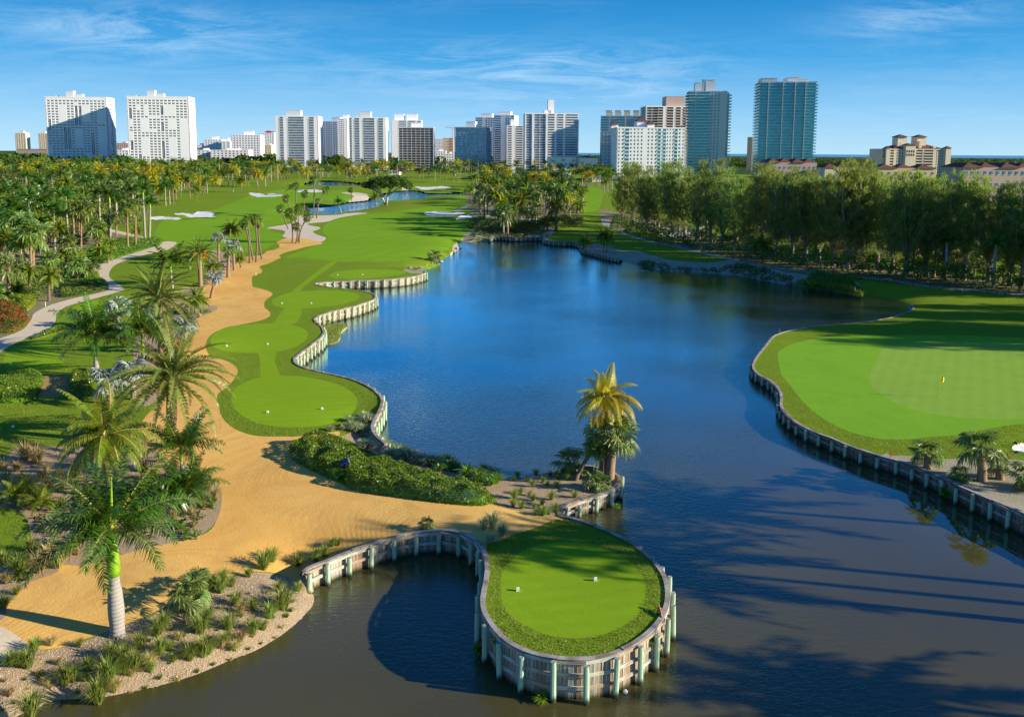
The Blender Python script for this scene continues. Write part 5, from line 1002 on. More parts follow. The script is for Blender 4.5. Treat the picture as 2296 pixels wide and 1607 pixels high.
mass('reed_bed', 'tall green reeds on the far bank at the pine side', Q([(270,925),(340,900),(480,888),(620,905),(740,935),(850,985),(855,1018),(700,995),(500,955),(350,942)], 1722, 401.8), 1.0, 0.75, 70, [('lf_hedge', .6), ('lf_cover', .4)], 'reeds', straps=True, blade=1.6, lump=.3, wz=1)
mass('shrub', 'bright low plant bed beside the service path end', Q([(620,875),(700,865),(820,882),(800,900),(640,893)], 1722, 401.8), 0.5, 0.15, 50, [('lf_yellow', .4), ('lf_hedge', .6)], 'shrub')
mass('hedge', 'low dark hedge along the service path before the pines', [(1400, 513), (1440, 522), (1480, 530), (1514, 536), (1512, 544), (1440, 531), (1402, 519)], 0.8, 0.2, 18, [('lf_hedge', 1)], 'hedge')
mass('undergrowth', None, [(1368,503),(1398,512),(1473,536),(1573,555),(1673,578),(1780,597),(1922,613),(2022,624),(2122,637),(2296,651),(2450,661),(2450,640),(2296,632),(2122,622),(1922,600),(1673,566),(1473,522),(1390,498)], 2.6, 0.22, 22, [('lf_dark', .7), ('lf_cover', .3)], kind='stuff', lump=.6, round_=1.5)
mass('undergrowth', None, [(1046,505),(1100,515),(1200,522),(1235,512),(1290,505),(1310,490),(1240,488),(1150,500),(1080,488)], 1.3, 0.2, 25, [('lf_dark', .6), ('lf_olive', .4)], kind='stuff', lump=.7, round_=1.5)
mass('undergrowth', None, [(-60,545),(60,542),(150,528),(235,512),(300,500),(330,470),(340,440),(150,434),(-60,434)], 1.6, 0.35, 7, [('lf_hedge', .35), ('lf_cover', .65)], kind='stuff', lump=.8, round_=2)
mass('undergrowth', None, [(0,640),(90,600),(200,570),(205,600),(190,615),(225,630),(150,640),(120,650),(60,680),(0,690),(-60,690),(-60,640)], 0.5, 0.2, 14, [('lf_cover', .6), ('lf_olive', .4)], kind='stuff', lump=.9, round_=2)
mass('grass_patch', None, [(225, 550), (300, 530), (330, 540), (250, 560)], 0.3, 0.3, 20, [('lf_cover', 1)], kind='stuff', straps=True)
# grassy islet at the foot of the tee wall
iw = GPs(Q([(600,1335),(700,1308),(830,1305),(828,1330),(765,1390),(762,1435),(720,1478),(625,1488),(612,1400)], 574, 401.8)); iw = G(*np.array(smooth(Q([(600,1335),(700,1308),(830,1305),(828,1330),(765,1390),(762,1435),(720,1478),(625,1488),(612,1400)], 574, 401.8), 5)).T, 0.0)
c = iw.mean(0); k = len(iw); b = MB(); b.add(np.concatenate([np.c_[iw, np.full(k, -0.1)], np.c_[c+(iw-c)*.75, np.full(k, .22)], [[c[0], c[1], .35]]]), [(i, (i+1) % k, k+(i+1) % k, k+i) for i in range(k)]+[(k+i, k+(i+1) % k, 2*k) for i in range(k)])
obj('islet', b.mesh('islet', 'bank', True), kind='structure')
q = sample_poly(c+(iw-c)*.93, 5000, rng); dz = .12+.2*(1-np.hypot(*(q-c).T)/6).clip(0, 1); a = rng.uniform(0, 6.3, len(q)); C = np.c_[q, dz]; w_ = np.c_[-np.sin(a), np.cos(a), 0*a]*.03
T = np.stack([C-w_, C+w_, C+np.c_[np.cos(a)*.12, np.sin(a)*.12, rng.uniform(.12, .4, len(q))]], 1); me = mesh('islet_grass', T.reshape(-1, 3), np.arange(len(T)*3).reshape(-1, 3).astype(np.int32), 'lf_tuss'); obj('islet_grass', me, kind='stuff')
# ------------------------------------------------------------------ tussocks
def tussock(v, mat, n=110, hgt=.75, spread=.55, w=.012):
    key = ('tus', v, mat, hgt)
    if key in UT: return UT[key]
    r = np.random.default_rng(v); a = r.uniform(0, 6.3, n); lean = r.uniform(.05, 1, n)**.7*spread; h = hgt*r.uniform(.55, 1.1, n); d = np.c_[np.cos(a), np.sin(a), 0*a]; s = np.c_[-np.sin(a), np.cos(a), 0*a]*w*r.uniform(.7, 1.5, n)[:, None]
    p0 = d*r.uniform(0, .10, n)[:, None]-[0, 0, .05]; p1 = p0+d*(lean*.45)[:, None]+np.c_[0*a, 0*a, h*.72]; p2 = p0+d*(lean*1.15)[:, None]+np.c_[0*a, 0*a, h*np.where(lean > .35, .72, .98)]
    T = np.stack([np.stack([p0-s, p0+s, p1+s*.8], 1), np.stack([p0-s, p1+s*.8, p1-s*.8], 1), np.stack([p1-s*.8, p1+s*.8, p2], 1)], 1).reshape(-1, 3, 3)
    UT[key] = mesh('blades', T.reshape(-1, 3), np.arange(len(T)*3).reshape(-1, 3).astype(np.int32), mat); return UT[key]
def place_tuft(pts, ox, oy, k, mat, s, nm, labels, cat, group, hgt=.75, spread=.55, w=.012):
    for i, a in enumerate(pts):
        x, y = ox+a[0]/k, oy+a[1]/k; f = a[2] if len(a) > 2 and not isinstance(a[2], str) else 1.0; mt = a[-1] if isinstance(a[-1], str) else mat
        p = GP(x, y); ss = s*f*rng.uniform(.8, 1.2)
        o = obj(nm, tussock(int(rng.integers(0, 4)), mt, 150, hgt, spread, w), loc=p, rot=(0, 0, rng.uniform(0, 6.3)), scale=(ss, ss, ss), label=(labels[1] if mt == 'lf_straw' and len(labels) > 1 else labels[0]), cat=cat, group=group+(' - dry' if mt == 'lf_straw' else ''))
S_ = 'lf_straw'
place_tuft([(1010,1045,1.6),(1110,1065,1.5),(1200,1095,1.6),(1260,955,1.5),(1420,855,1.3),(1480,785,1.2),(1440,990,1.2),(1520,960,.9),(580,1245,1.3),(790,1125,1.2),(970,1225,1.5),(1120,1260,1.0),(1350,1240,.9,S_),(660,1325,1.1),(880,1405,1.6),(1030,1350,1.0,S_),(270,1562,1.6),(250,1130,1.4),(180,1125,1.2),(310,1000,1.3),(100,1130,1.2),(710,960,.8),(460,950,.7,S_),(1350,1105,.8),(1610,885,.8,S_),(1700,1005,1.2),(1820,1055,1.3),(1870,985,.9),(1800,825,1.4),(1870,705,1.1),(2050,775,1.2),(1990,940,.8,S_),(2010,875,1.0),(2120,1015,1.0,S_),(2160,890,.8,S_),(2120,600,1.3),(2160,660,.8,S_),(2270,625,.9),(2270,795,1.2),(1980,485,1.2),(2080,435,1.1),(2000,375,1.3),(2230,350,1.0),(1900,455,1.3),(760,1190,.7),(520,1090,.6,S_),(1560,1180,.6),(1180,1200,.6,S_),(420,1330,.7,S_),(80,1330,.8,S_),(350,1180,.6)], 0, 1205.4, 4, 'lf_tuss', 1.0, 'grass_tussock', ('green fountain grass tussock on the shell bank of the near shore', 'straw coloured tussock on the shell bank of the near shore'), 'grass tussock', 'tussocks on the shell bank')
place_tuft([(60,445,1.6),(130,385,1.3),(330,415,1.4),(180,625,1.2),(210,735,1.7),(110,795,1.2),(330,625,.9),(470,345,1.2),(540,335,1.1),(600,255,.9),(650,250,.8),(60,895,1.0)], 574, 1148, 3.5, 'lf_tuss', 1.0, 'grass_tussock', ('green tussock near the end of the crescent wall',), 'grass tussock', 'tussocks near the crescent wall')
place_tuft([(1790,135,1.5),(1860,125,1.5),(1930,185,1.7),(1830,245,1.5)], 574, 1148, 3.5, 'lf_pale', 1.0, 'grass_tussock', ('grey green tussock where orange sand meets the round tee',), 'grass tussock', 'tussocks beside the round tee')
place_tuft([(10,1085),(50,1045),(130,1095),(185,1145,1.3),(215,1025),(280,1105),(320,1135),(345,1045),(400,1155),(410,1075),(500,1085),(75,1215),(190,1275,1.2),(355,1265,1.5),(270,1315,1.3),(565,1245,1.3),(20,1255,1.4),(90,1345,1.2),(200,1345),(330,1395,1.1),(390,1375,1.2),(230,1405,1.2),(280,1405,1.2),(10,1325,1.1),(160,1230,.8)], 1148, 803.6, 4, 'lf_tuss', .8, 'grass_tussock', ('low tussock in pale sand of the point with the golden coconut',), 'grass tussock', 'tussocks on the sandy point')
place_tuft([(230,905,2.6,S_),(330,935,2.0,S_),(60,1105,1.8,S_),(250,1155,1.4,S_),(440,1155,1.2,S_),(1380,1085,1.4,S_),(1930,1255,1.5,S_),(1720,1400,1.2,S_),(1280,830,1.3,S_),(130,1180,1.3,S_),(420,1020,1.3,S_),(560,1180,1.2,S_),(30,1000,1.6,S_),(150,1010,1.5,S_),(380,1100,1.4,S_),(520,1090,1.3,S_),(300,1240,1.5,S_),(700,1060,1.2,S_),(820,1330,1.3,S_),(1050,900,1.2,S_),(1480,930,1.1,S_),(1300,1010,1.3,S_),(1820,1330,1.0,S_),(1560,1430,1.0,S_),(1880,1150,.9,S_)], 0, 803.6, 4, 'lf_straw', 1.0, 'dry_grass_tussock', ('dry grass in the palm bed', 'dry blond grass clump in the mulch of the palm bed'), 'grass tussock', 'dry grasses of the palm bed')
place_tuft([(350,305,1.7,S_),(430,205,1.7,S_),(520,265,1.5,S_),(620,155,1.6,S_),(60,405,1.3,S_),(150,505,1.0),(40,625,1.2),(40,240,1.8),(180,335,1.8),(280,120,1.6),(700,150,1.0,S_)], 0, 1205.4, 4, 'lf_tuss', 1.0, 'grass_tussock', ('green grass clump between palm bed and orange sand', 'dry clump between palm bed and orange sand'), 'grass tussock', 'clumps at the lower palm bed')
place_tuft([(850,565),(980,535,1.2),(1000,575,1.2),(860,625),(900,655),(960,665,1.3),(1000,705,1.3),(1050,745,1.2),(940,785),(1000,825,1.2),(1100,765),(1150,805,1.2),(1250,845),(1200,885,1.2),(1300,865),(1350,905,1.3),(1400,885),(1450,935,1.3),(1500,915),(1560,955,1.2),(780,640,.7),(670,650,.7)], 574, 803.6, 4, 'lf_pale', 1.15, 'flax_plant', ('pale striped strap leaved plant on the shore beside the long hedge',), 'plant', 'strap plants on the hedge shore', .7, .7, .03)
place_tuft([(1620,965,1.2),(1650,1005),(1700,955,1.2),(1750,985),(1800,1005,1.3),(1850,1005),(1900,1055,1.2),(1950,1065),(2000,1105),(2050,1045,1.3),(2100,1065),(2150,1085,1.2),(2100,1135),(2150,1115),(2000,1075),(1250,820),(1180,800),(1300,840),(1330,870)], 574, 803.6, 4, 'lf_hedge', 1.2, 'flax_plant', ('dark strap leaved plant on the shore at the far end of the long hedge',), 'plant', 'dark strap plants on the hedge shore', .7, .7, .03)
for x, y, z in rand_in([(0, 1470), (120, 1440), (300, 1400), (480, 1310), (640, 1275), (690, 1320), (640, 1400), (500, 1480), (300, 1540), (0, 1600)], 75, .5):
    s_ = rng.uniform(.22, .5); mt = 'lf_straw' if rng.random() < .5 else 'lf_cover'
    obj('weed', tussock(int(rng.integers(0, 4)), mt, 60, .6, .7, .02), loc=(x, y, z), rot=(0, 0, rng.uniform(0, 6)), scale=(s_, s_, s_), label='small '+('dry' if mt == 'lf_straw' else 'green')+' weed between the tussocks of the shell bank', cat='weed', group='weeds of the shell bank - '+('dry' if mt == 'lf_straw' else 'green'))
# low shrubs on the shaded banks
SH = []
for v in range(3):
    T = np.concatenate([leafball(np.random.default_rng(v), 90, .45, .09, .7)+[0, 0, .25]]); SH.append(mesh('low_shrub', T.reshape(-1, 3), np.arange(len(T)*3).reshape(-1, 3).astype(np.int32), ['lf_sabal', 'lf_cover', 'lf_olive'][v]))
def shrubs(poly, n, mind, s, label, group):
    for x, y, z in rand_in(poly, n, mind, avoid=AVOID):
        k = rng.uniform(.6, 1.3)*s; obj('low_shrub', SH[int(rng.integers(0, 3))], loc=(x, y, z), rot=(0, 0, rng.uniform(0, 6)), scale=(k, k, k*.8), label=label, cat='shrub', group=group)
shrubs([(1440,572),(1500,584),(1600,590),(1675,587),(1780,613),(1900,629),(1935,656),(1835,649),(1722,631),(1598,613),(1498,608),(1430,594)], 130, 1.1, 1.5, 'low grey green shrub on the sandy bank below the pines', 'shrubs on the pine side bank')
shrubs([(1030,542),(1060,518),(1085,500),(1150,512),(1200,522),(1230,525),(1180,528),(1100,528),(1060,540)], 110, 1.0, 1.5, 'low dark shrub on the shore of the lake grove', 'shrubs on the grove shore')
shrubs([(1950,655),(1990,662),(2030,678),(2040,684),(2000,675)], 14, .8, 1.2, 'shrub overhanging the shaded cove bank', 'shrubs at the shaded cove')
shrubs([(925,601),(985,586),(1010,568),(1030,552),(1020,560),(990,582),(940,598)], 26, .6, .9, 'small shrub among shore rocks of the fairway', 'shrubs on the rocky shore')
shrubs([(690,480),(640,470),(660,462),(700,462),(800,448),(850,436),(830,442),(720,460)], 30, 1.5, 2.0, 'reedy shrub on the bank of the small pond', 'shrubs around the small pond')
shrubs([(0,600),(90,590),(200,585),(200,620),(100,640),(0,680)], 40, 1.2, 1.4, 'rounded green shrub in the sandy garden bed', 'shrubs in the sandy garden bed')
shrubs([(400,700),(470,690),(470,700),(420,725)], 8, .6, 1.0, 'little shrub at the feet of the silver palms', 'shrubs by the silver palms')
shrubs([(100,1120),(330,1080),(480,1060),(490,1140),(420,1190),(300,1180),(150,1220),(40,1290)], 50, .8, 1.1, 'leafy shrub in the mulch under the royal palms', 'shrubs of the palm bed')
shrubs([(310,780),(440,720),(440,660),(500,612),(520,580),(470,580),(440,640),(380,660),(330,700)], 34, 1.0, 1.5, 'bushy green shrub between the date palms and silver palms', 'shrubs between date palms')
# rocks on the fairway shore
RK = []
for v in range(3):
    b = MB(); r = np.random.default_rng(v+40); import bmesh
    bm = bmesh.new(); bmesh.ops.create_icosphere(bm, subdivisions=1, radius=.5)
    for vt in bm.verts: vt.co *= r.uniform(.7, 1.15); vt.co.z *= .6
    me = bpy.data.meshes.new('rock'); bm.to_mesh(me); bm.free(); me.materials.append(MAT['cap']); RK.append(me)
for x, y in Q([(1380,803),(1430,800),(1480,793),(1530,786),(1580,773),(1620,757),(1660,738),(1700,706),(1730,680),(1770,660),(1800,630),(1835,603)], 574, 401.8):
    p = GP(x, y-2); s = rng.uniform(.6, 1.2); obj('rock', RK[int(rng.integers(0, 3))], loc=(p[0], p[1], max(p[2], 0)), rot=(0, 0, rng.uniform(0, 6)), scale=(s, s*.8, s), label='grey rock at the waterline of the fairway shore', cat='rock', group='rocks of the fairway shore')
# loose shells and stones, and real blades on the nearest rough
q = sample_poly(next(p for n, p in regions if n == 'mulch'), 9000, rng); q = q[~lakes(q)]; z = ZG(q); s = rng.uniform(.02, .055, len(q))[:, None]
oc = np.array([(1, 0, 0), (0, 1, 0), (-1, 0, 0), (0, -1, 0), (0, 0, .7)]); V = (np.c_[q, z][:, None]+oc[None]*s[:, None]*rng.uniform(.6, 1.3, (len(q), 5, 1))); F = (np.arange(len(q))[:, None, None]*5+np.array([(0, 1, 4), (1, 2, 4), (2, 3, 4), (3, 0, 4)])[None]).reshape(-1, 3)
MAT['shell'] = m_plain('broken_shell', (0.62, 0.52, 0.40), .8, .2, .5, ns=9)
obj('shell_gravel', mesh('shell_gravel', V.reshape(-1, 3), F.astype(np.int32), 'shell'), kind='stuff')
RT = FT[rid == names.index('rough')]; c3 = V2[RT].mean(1); dd = np.hypot(*c3.T); RT = RT[(dd < 110) & (np.abs(c3[:, 0])/np.maximum(c3[:, 1], 1) < .62)]
A_, B_, C_ = [np.c_[V2[RT[:, i]], VZ[RT[:, i]]] for i in range(3)]; ar = np.linalg.norm(np.cross(B_-A_, C_-A_), axis=1)/2; dd = np.hypot(*V2[RT].mean(1).T); wgt = ar*np.clip((120-dd)/60, .05, 1)**1.5; ti = rng.choice(len(RT), 150000, p=wgt/wgt.sum()); u, v = rng.uniform(size=(2, len(ti))); fl = u+v > 1; u[fl] = 1-u[fl]; v[fl] = 1-v[fl]
C = A_[ti]+(B_[ti]-A_[ti])*u[:, None]+(C_[ti]-A_[ti])*v[:, None]; a = rng.uniform(0, 6.3, len(C)); w_ = np.c_[-np.sin(a), np.cos(a), 0*a]*rng.uniform(.010, .024, len(C))[:, None]; hh = rng.uniform(.04, .13, len(C))
T = np.stack([C-w_-[0, 0, .01], C+w_-[0, 0, .01], C+np.c_[np.cos(a)*.06, np.sin(a)*.06, hh]], 1); obj('rough_grass', mesh('rough_grass', T.reshape(-1, 3), np.arange(len(T)*3).reshape(-1, 3).astype(np.int32), 'lf_turf'), kind='stuff')
# ------------------------------------------------------------------ small things
MAT['white'] = m_plain('white_paint', (.82, .82, .80), .5, .4, .05); MAT['red'] = m_plain('red_stake', (.65, .06, .03), .5, .4, .1); MAT['yellowflag'] = m_plain('yellow_flag', (.85, .68, .02), .7, .2, .1); MAT['navy'] = m_plain('navy_housing', (.008, .02, .09), .3, .6, .3); MAT['steel'] = m_plain('pale_steel', (.6, .62, .64), .4, .5, .1, .6); MAT['black'] = m_plain('dark_metal', (.02, .02, .022), .5, .5, .1)
b = MB(); b.box(-.09, .09, -.07, .07, 0, .16); b.box(-.07, .07, -.055, .055, .16, .19); mk_me = b.mesh('tee_marker', 'white')
for x, y, lb in [(1161,1324,'white tee marker on the round tee nearer the crescent wall'),(1335,1301,'white tee marker on the round tee toward the open lake'),(600,925,'white tee marker on the second tee near the sand'),(722,917.5,'white tee marker on the second tee near its wall'),(508,776.6,'white tee marker at the sandy end of the third tee'),(600,772.5,'white tee marker in the middle of the third tee'),(632,681,'white tee marker on the striped tee nearer the sand'),(698,680.5,'white tee marker in the middle of the striped tee'),(757,617,'small white marker at the tip of the farthest tee'),(813,616.5,'small white marker mid way along the farthest tee'),(182,706,'white marker on the little tee between path and silver palm'),(24,817,'white marker on the shaded tee by the cart path'),(29,958,'pale marker on the shaded lawn below the hedge block')]:
    obj('tee_marker', mk_me, loc=GP(x, y), label=lb, cat='tee marker')
def stake(x, y, m, h, lb):
    b = MB(); b.tube([(0, 0, -.1), (0, 0, h)], [.045, .04], 6); b.tube([(0, 0, h), (0, 0, h+.05)], [.04, .005], 6); obj('stake', b.mesh('stake', m), loc=GP(x, y), label=lb, cat='stake')
for x, y, lb in [(803,651,'red stake on the edge of the striped tee wall'),(706,726,'red stake at the notch between two tee walls'),(1747,747,'red stake at the far corner of the flag green'),(1745,866,'red stake on the lake edge of the flag green'),(1998,1024,'red stake where the sand begins under the flag green'),(2259,1030,'red stake near the small white bunker'),(2009,712,'red stake beside the shaded cove wall'),(907,605,'red stake at the rocky shore behind the farthest tee')]: stake(x, y, 'red', .55, lb)
for x, y, lb in [(1902,611,'white stake under the pines by the service path'),(2187,650,'white stake on the service path edge near the metal rail'),(1659,577,'white stake at the bend of the service path'),(102,687,'white stake beside the cart path and yellow shrub'),(574,618,'short white stake at the notched lip of the sand')]: stake(x, y, 'white', .7, lb)
p = GP(2106, 890.5); ft = obj('golf_flag', None, loc=p, label='yellow flag on a thin pole standing in the putting green', cat='golf flag'); hp = atY(2109, 843, p[1])[2]-p[2]
b = MB(); b.tube([(0, 0, -.1), (0.03, 0, hp)], [.022, .018], 6); obj('pole', b.mesh('pole', 'yellowflag'), ft)
V = []; F = []
for i in range(7):
    for j in range(5): V.append((.04+i*.055+.02*math.sin(j), .035*math.sin(i*1.3), hp-j*.13-.10*(i/6)**1.5*3*.5-.0*i))
F = [(i*5+j, (i+1)*5+j, (i+1)*5+j+1, i*5+j+1) for i in range(6) for j in range(4)]
obj('cloth', mesh('cloth', V, F, 'yellowflag', True), ft)
# flood lamp on a post in the hedge
p = GP(775, 1068); fl_ = obj('flood_lamp', None, loc=p, label='dark blue box lamp on a post sunk in the long hedge', cat='lamp')
b = MB(); b.tube([(0, 0, -.1), (0, 0, .75)], [.06, .06], 8); b.box(-.2, .2, -.04, .04, .62, .70); obj('post', b.mesh('post', 'black'), fl_)
b = MB(); b.box(-.34, .26, -.26, .26, -.22, .20); b.box(-.30, .10, -.22, .22, .20, .225); hb = obj('housing', b.mesh('housing', 'navy'), fl_, (0, 0, 1.05), (0.25, -0.35, .25))
b = MB(); b.box(.262, .33, -.27, .27, -.23, .21); obj('rim', b.mesh('rim', 'steel'), hb)
b = MB(); [b.box(-.05+.04*i, -.03+.04*i, -.2, .2, .228, .26) for i in range(5)]; obj('fins', b.mesh('fins', 'black'), hb)
# iguana basking on the cap of the round tee wall
MAT['iguana'] = m_plain('iguana_skin', (.36, .17, .06), .7, .3, .45, ns=14)
p = GP(1480, 1376); c1 = GP(1474, 1362); c2 = GP(1493, 1395); c2[:2] = p[:2]+(c2[:2]-p[:2])
ig = obj('iguana', None, loc=(p[0], p[1], 2.1), label='orange brown iguana sprawled across the cap of the round tee wall', cat='iguana'); ax = np.array([c1[0]-p[0], c1[1]-p[1], 0]); ax /= np.linalg.norm(ax); ax = ax; sx = np.array([-ax[1], ax[0], 0])
def ip(a, s, z): return ax*a+sx*s+np.array([0, 0, z])
b = MB(); b.tube([ip(.78, .02, .30), ip(.70, .02, .30), ip(.60, 0, .28), ip(.52, 0, .25), ip(.38, 0, .17), ip(.15, 0, .12), ip(-.12, 0, .10), ip(-.3, .0, .08), ip(-.55, .03, .03), ip(-.85, .02, -.12), ip(-1.15, -.03, -.42), ip(-1.3, -.03, -.75)], [.02, .055, .075, .06, .10, .125, .12, .085, .05, .035, .02, .006], 10)
for (a, s) in ((.36, 1), (.36, -1), (-.2, 1), (-.2, -1)): b.tube([ip(a, s*.06, .13), ip(a+.04, s*.20, .10), ip(a+.12, s*.26, .0), ip(a+.2, s*.30, -.02)], [.045, .032, .024, .012], 6)
for i in range(12): a = .5-i*.08; b.add([ip(a, -.008, .2 if a > .3 else .20), ip(a+.05, 0, .2), ip(a+.01, 0, .27)], [(0, 1, 2)])
obj('body', b.mesh('body', 'iguana', True), ig); ig.scale = (.68, .68, .68)
bm = bmesh.new(); bmesh.ops.create_uvsphere(bm, u_segments=12, v_segments=8, radius=.12); me = bpy.data.meshes.new('float_ball'); bm.to_mesh(me); bm.free(); me.materials.append(MAT['white']); me.polygons.foreach_set('use_smooth', [True]*len(me.polygons)); pb = G(1402, 1550, .03)[0]; obj('float_ball', me, loc=(pb[0], pb[1], .03), label='white ball floating by the piles of the round tee', cat='ball')
# leafy growth on the walls
for x, y, s, z_, lb in [(1460,1432,.8,1.5,'fern growing from the sunlit side of the round tee wall'),(1213,1566,.7,.1,'bright sprig at the waterline under the round tee'),(1118,1440,.7,1.4,'fern in the shaded face of the round tee wall'),(1078,1460,.9,.2,'dark fern hanging beside the shaded piles'),(1384,1135,.5,.3,'green sprig on the wall of the sandy point'),(897,1214,.5,.9,'weed rooted in the crescent wall'),(1345,1515,.5,.7,'weed low on the sunlit planks of the round tee'),(735,722,.8,.6,'leafy weed on the wall over the islet'),(2117,1108,1.2,.3,'bush hanging on the long weathered wall')]:
    q = G(x, y, z_)[0]; ss = s*.9; obj('fern', tussock(2, 'lf_hedge', 150, .5, .7, .03), loc=(q[0], q[1], z_), rot=(.4, .2, 0), scale=(ss, ss, ss), label=lb, cat='fern')
# ------------------------------------------------------------------ buildings
def m_glass(name, c, c2, rough=.12, metal=0.3):
    m, nt = mk(name); b = NB(nt); oi = b.n('ShaderNodeObjectInfo'); v = b.coord(kind='Generated'); ge = b.n('ShaderNodeNewGeometry')
    t = b.n('ShaderNodeTexWhiteNoise'); mp_ = b.n('ShaderNodeVectorMath', operation='SNAP'); tc_ = b.n('ShaderNodeTexCoord'); b.l(tc_.outputs['Object'], mp_.inputs[0]); mp_.inputs[1].default_value = (2.6, 2.6, 3.1); b.l(mp_.outputs[0], t.inputs[0])
    f = b.math('ADD', b.math('MULTIPLY', t.outputs[0], .7), b.math('MULTIPLY', oi.outputs['Random'], .3))
    b.outp(b.bsdf(b.mix(f, c, c2), rough, .7, metal=metal)); return m
MAT['wall_w'] = m_plain('white_stucco', (.86, .86, .85), .8, .2, .05, ns=.05); MAT['wall_c'] = m_plain('cream_stucco', (.72, .62, .46), .8, .2, .08, ns=.05); MAT['wall_y'] = m_plain('yellow_stucco', (.66, .50, .26), .8, .2, .08, ns=.05); MAT['wall_p'] = m_plain('pink_stucco', (.52, .38, .32), .8, .2, .1, ns=.05); MAT['wall_g'] = m_plain('pale_grey_stucco', (.55, .58, .60), .8, .2, .05, ns=.05)
MAT['gl_dark'] = m_glass('dark_glass', (.06, .09, .14), (.30, .36, .43)); MAT['gl_blue'] = m_glass('blue_glass', (.05, .16, .25), (.20, .38, .50)); MAT['gl_teal'] = m_glass('teal_glass', (.01, .20, .27), (.05, .36, .44)); MAT['gl_brown'] = m_glass('bronze_glass', (.05, .035, .03), (.13, .10, .09))
MAT['rail_t'] = m_plain('teal_railing', (.35, .62, .62), .3, .5, .1); MAT['rail_d'] = m_plain('dark_railing', (.42, .45, .48), .5, .4, .1); MAT['roof_t'] = m_plain('terracotta_roof', (.15, .055, .042), .8, .2, .25, ns=.8); MAT['roof_g'] = m_plain('grey_roof', (.42, .40, .37), .8, .2, .1, ns=.5)
def bal_mesh(w, d, rail, slab):
    key = ('bal', round(w, 2), d, rail, slab)
    if key not in UT:
        b = MB(); b.box(0, w, 0, -d, -.2, .05); b.box(0, w, -d, -d+.12, .05, 1.05, 1)
        me = b.mesh('balcony', [slab, rail]); UT[key] = me
    return UT[key]
